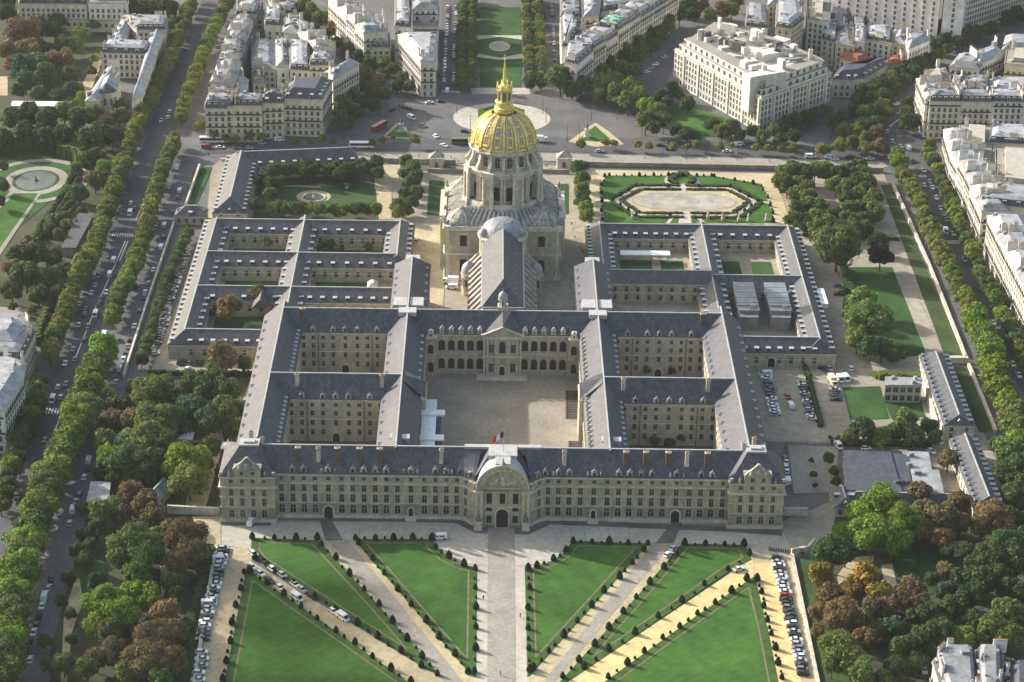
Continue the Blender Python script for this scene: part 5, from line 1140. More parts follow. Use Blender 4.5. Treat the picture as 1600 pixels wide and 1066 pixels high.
# ------------------------------------------------------------------ the city: apartment houses
CAMV = (CX, CY)
TINT = {'cream': (1.0, 0.97, 0.88), 'white': (1.12, 1.12, 1.12), 'grey': (0.80, 0.80, 0.80), 'ochre': (0.92, 0.80, 0.60), 'beige': (0.95, 0.90, 0.78), 'pink': (1.0, 0.88, 0.78)}
def ccw(P):
    A = sum(P[i][0]*P[(i+1) % len(P)][1]-P[(i+1) % len(P)][0]*P[i][1] for i in range(len(P)))
    return P if A > 0 else P[::-1]
def facing(p0, p1):
    l = hypot(p1[0]-p0[0], p1[1]-p0[1]) or 1
    nx, ny = (p1[1]-p0[1])/l, -(p1[0]-p0[0])/l; mx, my = (p0[0]+p1[0])/2, (p0[1]+p1[1])/2
    dx, dy = CX-mx, CY-my; dd = hypot(dx, dy); return (nx*dx+ny*dy)/dd, l, (mx, my)
def inframe(x, y, z, mg=25):
    d = np.array([x-CX, y-CY, z-CZ]); w_ = d@_F; u = 800+FPX*(d@_R2)/w_; v = 533-FPX*(d@_U2)/w_
    return -mg < u < 1600+mg and -mg < v < 1066+mg
NB = [0]
def house(P, eave, label, tint='cream', roof='mansard', blank=(), fl=3.15, seed=0, group=None, flat_tint=None, balc=True, name='apartment_house', stacks=2, wst='bar', sp=2.75):
    """P: footprint (world). blank: indices of edges without windows (party walls), counted on the given order"""
    rr = random.Random(seed*31+7); P0 = P; P = list(P)
    A = sum(P[i][0]*P[(i+1) % len(P)][1]-P[(i+1) % len(P)][0]*P[i][1] for i in range(len(P)))
    n = len(P); bl = set(blank)
    if A < 0: P = P[::-1]; bl = {(n-2-i) % n for i in bl}
    ox = sum(p[0] for p in P)/n; oy = sum(p[1] for p in P)/n
    Q = [(x-ox, y-oy) for x, y in P]
    t = empty(name, ox, oy); tag(t, label, 'apartment house' if name == 'apartment_house' else 'building', group); NB[0] += 1
    tc = tuple(c*rr.uniform(0.94, 1.04) for c in TINT[tint])
    b = MB(); b.prism(Q, 0, eave, 0, top=True)
    for zz, th, d in ((eave-0.5, 0.5, 0.4), (4.2, 0.35, 0.2)): b.prism(shrink(Q, -d), zz+0.003, zz+th, 1)
    w_ = b.build('wall', [wall_m, frame_m], t); w_.color = tc+(1,)
    zt = eave
    rb = MB()
    if roof == 'mansard':
        A1 = shrink(Q, -0.1); B1 = shrink(Q, 1.1); rb.prism(A1, eave+0.003, eave+2.7, 0, poly2=B1, top=False)
        C1 = shrink(Q, 3.6 if min(facing(Q[i], Q[(i+1) % n])[1] for i in range(n)) > 8.5 else 2.2)
        rb.prism(shrink(Q, 1.0), eave+2.7, eave+3.7, 1, poly2=C1); zt = eave+3.4
        mats = [slate_m if rr.random() < 0.75 else slatew_m, zinc_m]
    elif roof == 'gable':
        rb.prism(shrink(Q, -0.3), eave+0.003, eave+2.6, 0, poly2=shrink(Q, 3.8)); zt = eave+2; mats = [zinc_m, zinc_m]
    elif roof == 'slate':
        rb.prism(shrink(Q, -0.3), eave+0.003, eave+4.2, 0, poly2=shrink(Q, 4.2)); zt = eave+3; mats = [slate_m, slate_m]
    elif roof == 'tile':
        rb.prism(shrink(Q, -0.3), eave+0.003, eave+2.8, 0, poly2=shrink(Q, 3.0)); zt = eave+2; mats = [tile_m, tile_m]
    elif roof == 'copper':
        rb.prism(shrink(Q, -0.2), eave+0.003, eave+2.6, 0, poly2=shrink(Q, 1.0)); rb.prism(shrink(Q, 1.5), eave+2.6, eave+3.3, 1, poly2=shrink(Q, 3)); zt = eave+3; mats = [slate_m, copper_m]
    else:
        rb.prism(shrink(Q, 0.5), eave+0.003, eave+0.25, 0); rb.prism(shrink(Q, 4.2), eave+0.253, eave+2.6, 1)
        zt = eave+0.4; mats = [pave_m, frame_m]
    # little roof clutter: skylights, lift housings, ducts
    for _ in range(rr.randint(5, 10)):
        k = rr.randrange(n); f = rr.uniform(0.25, 0.75); x, y = Q[k][0]*(1-f), Q[k][1]*(1-f); s_ = rr.choice((0.4, 0.5, 0.8, 1.2, 1.8)); rb.obox(x, y, rr.random()*3, s_, s_*rr.uniform(0.6, 2), eave, zt+rr.uniform(0.3, 1.4), 1)
    ro = rb.build('roof', mats, t); z_ = rr.uniform(0.72, 1.28); ro.color = (z_, z_*1.005, z_*1.02, 1)
    nfl = int((eave-4.4)/fl)
    for i in range(n):
        p0, p1 = Q[i], Q[(i+1) % n]
        fc, l, mid = facing(P[i], P[(i+1) % n])
        if fc < 0.03 or i in bl or l < 4: continue
        if not inframe(mid[0], mid[1], eave*0.6, 60): continue
        m = max(1, int((l-1.2)/sp)); offs = [0.6+(l-1.2)*(k+0.5)/m for k in range(m)]
        for q in range(nfl+1):
            z = 1.0 if q == 0 else 5.0+fl*(q-1)
            if z+2 > eave-0.6: continue
            row_of('window', win_mesh(1.15, 1.9 if q < nfl else 1.6, wst if q else 'plain'), w_, p0, p1, offs, z)
        if balc and nfl >= 4 and l > 7:
            a = atan2(p1[1]-p0[1], p1[0]-p0[0])
            nx, ny = sin(a), -cos(a)
            for q in (2, nfl):
                b = MB(); z = 5.0+fl*(q-1)-0.25; b.obox((p0[0]+p1[0])/2+nx*0.3, (p0[1]+p1[1])/2+ny*0.3, a, l-0.6, 0.8, z-0.15, z, 0); b.obox((p0[0]+p1[0])/2+nx*0.62, (p0[1]+p1[1])/2+ny*0.62, a, l-0.6, 0.06, z, z+0.8, 1)
                bo = b.build('balcony', [wall_m, iron_m], t); bo.color = tc+(1,)
        if roof in ('mansard', 'copper', 'slate'):
            row_of('dormer', dormer_mesh('mansard'), ro, p0, p1, offs[::2] if roof == 'slate' else offs[::1] if m < 6 else offs[::2], eave+0.25, back=0.35)
    stacks = stacks+1 if stacks else 0
    for k in range(stacks):
        i = (sorted(bl)[k % len(bl)] if bl else rr.randrange(n)); p0, p1 = Q[i], Q[(i+1) % n]
        a = atan2(p1[1]-p0[1], p1[0]-p0[0]); f = (k+0.6)/(stacks+0.2) if stacks > 1 else 0.5; x, y = p0[0]+(p1[0]-p0[0])*f, p0[1]+(p1[1]-p0[1])*f
        x += -sin(a)*0.9; y += cos(a)*0.9
        c_ = inst('chimney', chimney_mesh('long' if rr.random() < 0.5 else 'short'), t, x, y, eave+2.6+rr.uniform(0, 1.2), a, (0.8, 1, 1)); c_.color = tc+(1,)
    return t
def lerp(a, b, t): return (a[0]+(b[0]-a[0])*t, a[1]+(b[1]-a[1])*t)
CN = {'cream': 'cream', 'white': 'white', 'grey': 'grey', 'ochre': 'ochre', 'beige': 'beige', 'pink': 'warm beige'}
RN = {'mansard': 'slate mansard', 'gable': 'pale zinc roof', 'slate': 'dark slate roof', 'tile': 'red tiled roof', 'flat': 'flat roof', 'copper': 'green copper roof'}
def street(px, depth, eave, where, seed, wd=16, tints=('cream', 'white', 'beige', 'grey'), roofs=('mansard', 'mansard', 'gable'), h_at=None, back=None, var=2.0, group=None):
    """a terrace of apartment houses; px: eave line of the street front in image pixels, building side on its left hand in world"""
    rr = random.Random(seed); L_ = [G(u, v, eave if h_at is None else h_at) for u, v in px]; idx = 0
    for s in range(len(L_)-1):
        a, b_ = L_[s], L_[s+1]; l = hypot(b_[0]-a[0], b_[1]-a[1]); k = max(1, int(round(l/wd)))
        nx, ny = -(b_[1]-a[1])/l*depth, (b_[0]-a[0])/l*depth
        for i in range(k):
            p, q = lerp(a, b_, i/k), lerp(a, b_, (i+1)/k); g_ = 0.02
            p = lerp(p, q, 0.002); ti, ro = rr.choice(tints), rr.choice(roofs); e = eave+rr.uniform(-var, var)
            dd = rr.uniform(0.88, 1.1)
            Pp = [p, lerp(p, q, 0.996), (lerp(p, q, 0.996)[0]+nx*dd, lerp(p, q, 0.996)[1]+ny*dd), (p[0]+nx*dd, p[1]+ny*dd)]
            cx_, cy_ = (Pp[0][0]+Pp[2][0])/2, (Pp[0][1]+Pp[2][1])/2
            if not inframe(cx_, cy_, eave, 90): idx += 1; continue
            bl = [1, 3]
            if s == len(L_)-2 and i == k-1: bl.remove(1)
            if s == 0 and i == 0: bl.remove(3)
            house(Pp, e, '%s house, %s, %s %s' % (CN[ti], RN[ro], ordn(idx), where), ti, ro, bl, seed=seed*100+idx, group=group)
            idx += 1
# --- block between the left boulevard and the diagonal avenue
street([(320, 165), (409, 166)], 12, 19, 'fronting the avenue, left block', 11, 14, ('beige', 'cream'), ('mansard',), var=0.6)
house(PX([(411, 161), (443, 160), (446, 146), (412, 147)], 19), 19, 'narrow beige house with dark roof and white dormers at the left block', 'beige', 'slate', (1, 3), seed=301)
house(PX([(443, 153), (503, 155), (519, 126), (450, 132)], 20), 20, 'broad beige corner building with dark slate roof and a row of white dormers', 'beige', 'slate', (2, 3), seed=302)
house(PX([(520, 124), (561, 99), (548, 92), (508, 112)], 20), 20, 'long-fronted beige building with pale roof next to the dark corner building', 'beige', 'gable', (2, 3), seed=303)
street([(374, 10), (350, 66), (342, 100), (329, 134), (320, 163)], 11, 20, 'down the left boulevard', 12, 15, ('beige', 'cream', 'grey'), ('gable', 'mansard', 'gable'), var=2.5)
street([(518, 104), (524, 74), (492, 50), (475, 33), (448, 0)], 11, 20, 'along the left diagonal avenue', 13, 15, ('cream', 'beige', 'white'), ('gable', 'mansard', 'gable'), var=2.0)
for i, (pts, e, ti, ro, tx) in enumerate((
    ([(432, 104), (452, 104), (450, 62), (431, 62)], 17, 'white', 'gable', 'plain white house with blank side inside the left block'),
    ([(453, 108), (484, 110), (482, 70), (452, 68)], 18, 'cream', 'mansard', 'cream courtyard house with two dormer rows inside the left block'),
    ([(394, 105), (431, 108), (431, 66), (394, 62)], 15, 'grey', 'gable', 'grey courtyard house with blank walls inside the left block'),
    ([(395, 128), (416, 130), (414, 112), (394, 110)], 12, 'beige', 'flat', 'low beige courtyard house with flat terrace inside the left block'),
    ([(442, 122), (462, 122), (462, 100), (446, 100)], 6, 'grey', 'slate', 'low dark-roofed workshop in the yard of the left block'),
    ([(352, 130), (376, 150), (388, 125), (364, 108)], 17, 'grey', 'gable', 'grey house with zinc roof behind the front row of the left block'),
    ([(414, 38), (440, 40), (440, 18), (414, 14)], 20, 'cream', 'mansard', 'cream house with dark mansard near the top of the left block'),
    ([(370, 24), (412, 24), (410, -4), (372, -6)], 19, 'ochre', 'flat', 'yellowish blank-walled house at the top of the left block'),
    ([(442, 50), (470, 54), (468, 28), (444, 24)], 20, 'beige', 'gable', 'beige house with pale roof near the top of the left block'))):
    house(PX(pts, e), e, tx, ti, ro, (), seed=320+i, stacks=1, balc=False)
# --- blocks between the diagonal avenue and the lawn avenue
house(PX([(622, 54), (657, 95), (681, 95), (684, 54)], 20), 20, 'cream flatiron corner building with rounded zinc roof left of the lawn avenue', 'cream', 'gable', (), seed=340, stacks=3)
street([(513, -2), (541, 25), (568, 51)], 13, 20, 'facing the diagonal avenue', 14, 14, ('cream', 'white'), ('gable',), var=0.8)
for i, (pts, e, ti, ro, tx) in enumerate((
    ([(580, 74), (610, 74), (608, 52), (582, 50)], 12, 'beige', 'mansard', 'lower beige house behind the cream row left of the lawn avenue'),
    ([(572, 50), (604, 46), (600, 22), (570, 30)], 17, 'beige', 'gable', 'beige house stepping down behind the cream row'),
    ([(617, 40), (642, 42), (642, -8), (618, -8)], 22, 'white', 'mansard', 'tall white house with dark mansard left of the lawn avenue'),
    ([(646, 40), (684, 40), (686, 10), (646, 10)], 17, 'cream', 'flat', 'cream house with roof terrace beside the lawn avenue'),
    ([(646, 14), (684, 14), (686, -18), (646, -18)], 24, 'white', 'gable', 'tall plain white house at the top beside the lawn avenue'))):
    house(PX(pts, e), e, tx, ti, ro, (), seed=345+i, stacks=1)
# --- blocks right of the lawn avenue
house(PX([(882, 97), (901, 101), (927, 79), (917, 68), (886, 72)], 20), 20, 'white corner house with wraparound slate mansard right of the lawn avenue', 'white', 'mansard', (), seed=360, stacks=2)
street([(927, 76), (966, 50), (1000, 26), (1062, -12)], 14, 21, 'slanting away right of lawn avenue', 15, 16, ('beige', 'grey', 'cream'), ('mansard', 'mansard', 'copper'), var=1.2)
for i, (pts, e, ti, ro, tx) in enumerate((
    ([(878, 72), (886, 73), (902, 52), (900, 30), (876, 30)], 20, 'cream', 'mansard', 'cream house with steep dark mansard on the lawn avenue'),
    ([(904, 72), (925, 66), (922, 50), (900, 50)], 19, 'white', 'gable', 'white house with strip skylights behind the corner house'),
    ([(876, 26), (908, 26), (906, -8), (876, -8)], 21, 'cream', 'mansard', 'cream house at the top of the lawn avenue'),
    ([(932, 52), (968, 46), (960, 24), (930, 28)], 16, 'white', 'flat', 'white house with cluttered roof terrace behind the slanting row'),
    ([(912, 26), (935, 24), (940, -10), (912, -10)], 22, 'beige', 'gable', 'beige house at the top right of the lawn avenue'),
    ([(940, 18), (992, 10), (990, -16), (942, -14)], 19, 'grey', 'mansard', 'grey house with long ridge at the top beyond the slanting row'))):
    house(PX(pts, e), e, tx, ti, ro, (), seed=365+i, stacks=2)
# --- the great white stepped block
BP = [G(1052, 129), G(1186, 208), G(1295, 167), G(1292, 92, 24), G(1212, 58, 24), G(1112, 32, 24), G(1072, 58, 24)]
ox, oy = sum(p[0] for p in BP)/7, sum(p[1] for p in BP)/7; BQ = ccw([(x-ox, y-oy) for x, y in BP])
t = empty('apartment_block', ox, oy); tag(t, 'massive white apartment block with stepped upper floors and cluttered terraces', 'apartment block')
b = MB(); h1, h2, h3, h4 = 18.5, 21.8, 25.0, 27.6
def ringtop(A_, B_, z, m):
    for k in range(len(A_)): l_ = (k+1) % len(A_); b.quad((*A_[k], z), (*A_[l_], z), (*B_[l_], z), (*B_[k], z), m)
S1, S2, S3 = shrink(BQ, 1.8), shrink(BQ, 3.6), shrink(BQ, 11.5)
b.prism(BQ, 0, h1, 0, top=False); ringtop(BQ, S1, h1, 1); b.prism(S1, h1, h2, 0, top=False); ringtop(S1, S2, h2, 1); b.prism(S2, h2, h3, 0, top=False); ringtop(S2, S3, h3, 1)
b.prism(S3[::-1], 9, h3, 0, top=False); b.ngon([(x, y, 9.02) for x, y in S3], 2)
for zz in (4.5, h1-0.5):
    b.prism(shrink(BQ, -0.5), zz, zz+0.45, 2, top=False); ringtop(shrink(BQ, -0.5), shrink(BQ, 0.3), zz+0.45, 2)
for a_, f_, lx_, ly_, zt_ in ((0.5, 0.15, 14, 8, h3+0.8), (0.5, -0.35, 22, 7, h3+3.0), (-0.7, 0.5, 9, 16, h3-3)):
    c_ = lerp(BQ[1], BQ[4], 0.5+f_); b.obox(c_[0], c_[1], a_, lx_, ly_, 9.1, zt_, 0)
w_ = b.build('wall', [wall_m, pave_m, frame_m], t); w_.color = (0.94, 0.94, 0.92, 1)
rr = random.Random(9)
IN = shrink(BQ, 10)
for q in range(46):
    b = MB(); k = rr.randrange(7); f = rr.uniform(0.05, 0.95); p = lerp(IN[k], IN[(k+1) % 7], f); g_ = rr.uniform(0.45, 1.0); x, y = p[0]*g_, p[1]*g_
    hh = rr.choice((0.8, 1.5, 2.5, 3.5, 5)); b.obox(x, y, rr.choice((0.5, -0.6, 2.0)), rr.uniform(1.5, 9), rr.uniform(1.2, 5), h3, h3+hh)
    b.build('roof_structure', rr.choice((wall_m, wall_m, asph_m, zinc_m)), t).color = (0.9, 0.89, 0.86, 1)
for q in range(7):
    b = MB(); p = IN[q]; b.obox(p[0], p[1], 0.4*q, 2.4, 1.2, h3, h3+5.5); b.build('chimney', wall_m, t)
for i in range(7):
    p0, p1 = BQ[i], BQ[(i+1) % 7]; fc, l, mid = facing((p0[0]+ox, p0[1]+oy), (p1[0]+ox, p1[1]+oy))
    if fc < 0.05: continue
    m = int(l/2.9); offs = [l*(k+0.5)/m for k in range(m)]
    for zz in (1.2, 5.2, 8.3, 11.4, 14.5): row_of('window', win_mesh(1.35, 2.2, 'plain'), w_, p0, p1, offs, zz)
    for zz, d in ((h1+0.5, 1.8), (h2+0.5, 3.6)):
        S_ = shrink(BQ, d); row_of('window', win_mesh(1.9, 2.0, 'plain'), w_, S_[i], S_[(i+1) % 7], [o_*0.94 for o_ in offs[::2]], zz)
    a = atan2(p1[1]-p0[1], p1[0]-p0[0]); nx, ny = sin(a), -cos(a); b = MB()
    b.obox((p0[0]+p1[0])/2-nx*0.2, (p0[1]+p1[1])/2-ny*0.2, a, l-1, 0.25, h1, h1+1.0)
    for o_ in offs[3::5]: b.obox(p0[0]+(p1[0]-p0[0])*o_/l+nx*0.25, p0[1]+(p1[1]-p0[1])*o_/l+ny*0.25, a, 1.3, 0.7, 0.5, h1-0.6)
    b.build('balcony', wall_m, t).color = (0.9, 0.89, 0.86, 1)
# --- behind and right of it
house(PX([(1301, 124), (1332, 125), (1352, 122), (1387, 101), (1383, 95), (1350, 107), (1312, 108)], 10), 10, 'small beige building with a long curved dark slate roof by the right crossroads', 'beige', 'slate', (), seed=380, stacks=0, balc=False)
house(PX([(1312, 90), (1340, 100), (1362, 92), (1342, 76), (1322, 80)], 9), 9, 'small house with red tiled roof behind the curved slate building', 'cream', 'tile', (), seed=381, stacks=0, balc=False)
house(PX([(1384, 104), (1412, 102), (1408, 90), (1386, 92)], 8), 8, 'second little red-roofed house farther right', 'cream', 'tile', (), seed=382, stacks=1, balc=False)
street([(1276, 40), (1320, 44)], 11, 16, 'behind the great white block', 16, 12, ('grey', 'white'), ('mansard', 'gable'), var=1.5)
for i, (pts, e, ti, ro, tx) in enumerate((
    ([(1165, 40), (1200, 44), (1198, 14), (1168, 10)], 22, 'cream', 'mansard', 'cream tower-like house with dark mansard behind the great white block'),
    ([(1212, 42), (1236, 46), (1256, 30), (1250, 6), (1214, 2)], 24, 'ochre', 'mansard', 'tall ochre house with blank grey side behind the great white block'),
    ([(1262, 28), (1296, 34), (1298, 2), (1262, -6)], 22, 'white', 'flat', 'white balconied modern house left of the big office slab'),
    ([(1200, 8), (1256, 4), (1254, -20), (1202, -16)], 24, 'beige', 'gable', 'beige house at the top edge behind the great white block'),
    ([(1196, 58), (1230, 62), (1226, 44), (1202, 42)], 14, 'grey', 'gable', 'house with bright zinc sheet roof right behind the great white block'),
    ([(1284, 60), (1304, 66), (1308, 44), (1288, 40)], 14, 'cream', 'mansard', 'narrow cream house with lit gable beyond the dark yard'),
    ([(1306, 68), (1336, 72), (1334, 46), (1310, 44)], 15, 'ochre', 'gable', 'house with blank ochre gable in the far right row'),
    ([(1337, 64), (1352, 66), (1352, 40), (1338, 40)], 16, 'white', 'gable', 'narrow bright white house in the far right row'),
    ([(1354, 60), (1392, 68), (1394, 48), (1358, 42)], 15, 'cream', 'mansard', 'long cream house with attic windows in the far right row'),
    ([(1394, 66), (1416, 70), (1420, 50), (1398, 46)], 15, 'ochre', 'gable', 'ochre house with yellow side in the far right row'),
    ([(1420, 76), (1453, 62), (1448, 50), (1410, 56)], 16, 'white', 'gable', 'white corner house ending the far right row'),
    ([(1285, 34), (1335, 38), (1332, 14), (1292, 12)], 8, 'grey', 'slate', 'low blue-slate roofed house below the office slab'))):
    house(PX(pts, e), e, tx, ti, ro, (), seed=385+i, stacks=2, balc=False)
house(PX([(1290, 24), (1375, 48), (1462, 58), (1470, -20), (1290, -30)], 34) if 0 else [G(1300, 42), G(1462, 74), G(1466, 40), G(1310, 5)], 34, 'huge pale slab wrapped in white sheeting at the top right', 'white', 'flat', (), seed=400, stacks=0, balc=False, name='office_slab', wst='plain', sp=5.5)
house([G(1468, 74), G(1500, 74), G(1510, 40), G(1470, 36)], 36, 'pale tower end of the sheeted slab, separated by a dark slot', 'white', 'flat', (), seed=401, stacks=0, balc=False, name='office_slab', wst='plain', sp=9)
house([G(1503, 56), G(1640, 8), G(1640, -30), G(1506, 20)], 26, 'long beige office building with close rows of windows at the top right corner', 'beige', 'flat', (), seed=402, stacks=0, balc=False, name='office_building', wst='plain', sp=2.4)
# --- right-hand blocks
street([(1432, 124), (1446, 156)], 12, 20, 'on the side street, right block', 17, 12, ('cream',), ('gable',), var=0.3)
street([(1453, 158), (1600, 160), (1660, 162)], 13, 20, 'in balconied row at right crossroads', 18, 17, ('beige', 'cream'), ('mansard',), var=0.5)
for i, (pts, e, ti, ro, tx) in enumerate((
    ([(1440, 128), (1486, 132), (1476, 106), (1450, 110)], 19, 'beige', 'flat', 'beige roof-terraced house behind the balconied row'),
    ([(1484, 104), (1530, 108), (1540, 90), (1500, 84)], 18, 'cream', 'gable', 'cream house with red roof panel behind the balconied row'),
    ([(1486, 140), (1510, 144), (1504, 122), (1490, 122)], 19, 'white', 'gable', 'narrow white house with tall party wall behind the balconied row'),
    ([(1512, 142), (1545, 144), (1545, 124), (1512, 124)], 19, 'cream', 'mansard', 'cream house with blue mansard behind the balconied row'),
    ([(1548, 144), (1620, 144), (1620, 124), (1548, 124)], 19, 'white', 'gable', 'white house reaching the right edge behind the balconied row'),
    ([(1530, 100), (1566, 84), (1556, 70), (1512, 86)], 19, 'white', 'gable', 'white house with lit roof in the upper right block'),
    ([(1570, 100), (1620, 104), (1620, 78), (1574, 78)], 20, 'ochre', 'flat', 'ochre house with blank wall at the right edge'),
    ([(1566, 78), (1620, 76), (1620, 58), (1572, 56)], 20, 'white', 'gable', 'white long roofed hall at the right edge'))):
    house(PX(pts, e), e, tx, ti, ro, (), seed=410+i, stacks=2)
street([(1475, 200), (1486, 236), (1508, 272), (1534, 330)], 14, 20, 'in upper row, right boulevard', 19, 15, ('cream', 'white'), ('gable', 'mansard', 'gable'), var=1.0)
street([(1543, 338), (1572, 395), (1604, 455), (1640, 520)], 15, 21, 'in lower row, right boulevard', 20, 17, ('cream',), ('gable',), var=0.4)
for i, (pts, e, ti, ro, tx) in enumerate((
    ([(1500, 232), (1552, 236), (1552, 200), (1500, 196)], 19, 'white', 'flat', 'white modern house with stacked terraces behind the boulevard row'),
    ([(1556, 288), (1620, 296), (1620, 236), (1556, 232)], 20, 'ochre', 'flat', 'house with big blank beige wall behind the boulevard row'),
    ([(1540, 318), (1620, 326), (1620, 300), (1536, 292)], 20, 'cream', 'mansard', 'cream building with blue mansard and dormers at the right edge'),
    ([(1545, 222), (1620, 226), (1620, 202), (1548, 200)], 20, 'cream', 'mansard', 'cream house with dark mansard near the right edge'),
    ([(1516, 262), (1548, 266), (1552, 240), (1512, 238)], 18, 'beige', 'flat', 'beige house with sandy flat roof behind the boulevard row'))):
    house(PX(pts, e), e, tx, ti, ro, (), seed=430+i, stacks=2)
# --- left edge
house(PX([(-40, 640), (6, 640), (36, 590), (40, 568), (22, 560), (-40, 560)], 18), 18, 'white apartment building at the left edge behind the boulevard trees', 'white', 'gable', (), seed=450)
house(PX([(-40, 560), (34, 562), (55, 520), (40, 498), (-40, 496)], 13), 13, 'stone building with dark mansard and pale glazed roof at the left edge', 'beige', 'mansard', (), seed=451)
house(PX([(-40, 530), (20, 532), (36, 512), (30, 500), (-40, 500)], 17), 17, 'raised pale zinc-roofed hall at the left edge', 'grey', 'gable', (), seed=452, stacks=0)
flat_block('garden_shed', 'low flat-roofed shed with pale lean-to behind the brick wall', [(96, 388), (118, 388), (146, 336), (124, 334)], 4, pave_m, asphd_m, rows=(), extras=False)
# --- the convent on the left
house(PX([(133, 158), (156, 160), (214, 70), (200, 66)], 14) if 0 else PX([(206, 160), (222, 148), (258, 42), (240, 40)], 13), 13, 'long sunlit convent wing with grey roof along the left boulevard', 'beige', 'gable', (), seed=460, stacks=2, balc=False, name='convent_wing')
house(PX([(133, 158), (152, 158), (186, 108), (168, 106)], 12), 12, 'left convent wing with white terraces', 'cream', 'gable', (), seed=461, stacks=2, balc=False, name='convent_wing')
house(PX([(158, 82), (228, 84), (236, 70), (168, 68)], 14), 14, 'cross wing of the convent with dormered zinc roof', 'cream', 'mansard', (), seed=462, stacks=1, balc=False, name='convent_wing')
house(PX([(214, 46), (258, 46), (262, 30), (190, 30)], 15), 15, 'far end wing of the convent with many windows', 'beige', 'mansard', (), seed=463, stacks=2, balc=False, name='convent_wing')
house(PX([(168, 72), (186, 74), (208, 34), (190, 32)], 13), 13, 'inner convent wing with red chimneys', 'cream', 'gable', (), seed=464, stacks=4, balc=False, name='convent_wing')
g = G(168, 178); t = empty('round_chapel', g[0], g[1]); tag(t, 'round stone apse with conical grey roof at the near end of the convent', 'chapel')
b = MB(); b.cyl(0, 0, 5.2, 5.2, 0, 12.5, 24, 0); b.box(-5.2, 5.2, 0, 14, 0, 12.5, 0); b.lathe(0, 0, [(5.2, 12), (5.6, 12.2), (5.6, 12.7)], 24, 0); w_ = b.build('wall', stonel_m, t)
b = MB(); b.cyl(0, 0, 5.6, 0.3, 12.7, 16.5, 24, 0); b.quad((-5.6, 0, 12.7), (0, 0, 16.5), (0, 14, 16.5), (-5.6, 14, 12.7), 1); b.quad((0, 0, 16.5), (5.6, 0, 12.7), (5.6, 14, 12.7), (0, 14, 16.5), 1); b.build('roof', [slatew_m, zinc_m], t)
for k in range(5):
    t_ = -pi/2+(k-2)*0.6; inst('window', win_mesh(1.1, 3.4, 'arch'), w_, 5.22*cos(t_), 5.22*sin(t_), 6.5, t_+pi/2)
flat_block('long_greenhouse', 'long narrow shelter with bright white roof in the left garden', [(18, 166), (110, 167), (112, 160), (20, 159)], 4, stonel_m, canvas_m, rows=(), extras=False)
flat_block('school_hall', 'flat brown-roofed hall with window band behind the convent', [(92, 30), (190, 33), (192, 18), (84, 17)], 7, stonel_m, sand_m, rows=((3.2, 1.8),))
house(PX([(30, 5), (135, 6), (135, -20), (30, -22)], 16), 16, 'cream stone building at the top left corner', 'cream', 'mansard', (), seed=466, balc=False)
house(PX([(138, 4), (200, 5), (200, -20), (138, -22)], 17), 17, 'pale building with square windows at the top left beside the trees', 'white', 'flat', (), seed=467, balc=False)
# --- bottom right corner roofs
house(PX([(1458, 1034), (1478, 1100), (1530, 1100), (1522, 1018), (1476, 1016)], 20), 20, 'ornate white corner building with steep roofs at the bottom right', 'white', 'mansard', (), seed=470, stacks=3)
house(PX([(1524, 1036), (1530, 1110), (1566, 1110), (1566, 1018), (1526, 1016)], 21), 21, 'white house with tall dormers next to the bottom right corner building', 'white', 'mansard', (), seed=471, stacks=3)
house(PX([(1568, 1040), (1568, 1110), (1660, 1110), (1660, 1030)], 19), 19, 'white house with smooth slate slope at the bottom right edge', 'white', 'slate', (), seed=472, stacks=1)

# ------------------------------------------------------------------ trees
def crown_mesh(seed, lobes=15, quads=150, qs=0.115, flat=0.86, spread=0.62):
    rr = random.Random(seed); V = []; F = []; np_ = np.random.RandomState(seed)
    L = [(0, 0, 0.05, 0.62)]
    for i in range(lobes):
        a = i*2.399+rr.random()*0.7; zz = rr.uniform(-0.75, 0.95); rxy = math.sqrt(max(0.02, 1-abs(zz)**1.7))*spread*rr.uniform(0.72, 1.15)
        L.append((rxy*cos(a), rxy*sin(a), zz*0.62*flat, rr.uniform(0.27, 0.44)))
    for (cx, cy, cz, r) in L:
        # dark inner core
        i0 = len(V); k = 6
        for (zz, q) in ((-0.75, 0.55), (0, 0.86), (0.7, 0.55)):
            for j in range(k):
                t_ = 2*pi*(j+0.5*(zz > 0))/k; rj = r*0.88*q*rr.uniform(0.85, 1.1); V.append((cx+rj*cos(t_), cy+rj*sin(t_), cz+zz*r*0.85))
        V.append((cx, cy, cz+r*0.8)); V.append((cx, cy, cz-r*0.85))
        for a in range(2):
            for j in range(k): F.append((i0+a*k+j, i0+a*k+(j+1) % k, i0+(a+1)*k+(j+1) % k, i0+(a+1)*k+j))
        for j in range(k): F.append((i0+2*k+j, i0+2*k+(j+1) % k, i0+3*k)); F.append((i0+(j+1) % k, i0+j, i0+3*k+1))
        n = int(quads*(r/0.36)**2)
        for _ in range(n):
            d = np_.normal(size=3); d /= np.linalg.norm(d)+1e-9
            if d[2] < -0.55: d[2] *= -1
            rad = r*np_.uniform(0.86, 1.16); c = np.array((cx, cy, cz))+d*rad
            nn = d+np_.normal(size=3)*0.55; nn /= np.linalg.norm(nn)
            u = np.cross(nn, np_.normal(size=3)); u /= np.linalg.norm(u)+1e-9; v = np.cross(nn, u); s_ = qs*np_.uniform(0.55, 1.15)
            i1 = len(V)
            for a, b_ in ((-1, -0.7), (0.9, -1), (1, 0.8), (-0.7, 1)): V.append(tuple(c+u*a*s_*0.6+v*b_*s_*0.6))
            F.append((i1, i1+1, i1+2, i1+3))
    me = bpy.data.meshes.new('crown'); me.from_pydata(V, [], F); me.materials.append(leaf_m); me.update(); return me
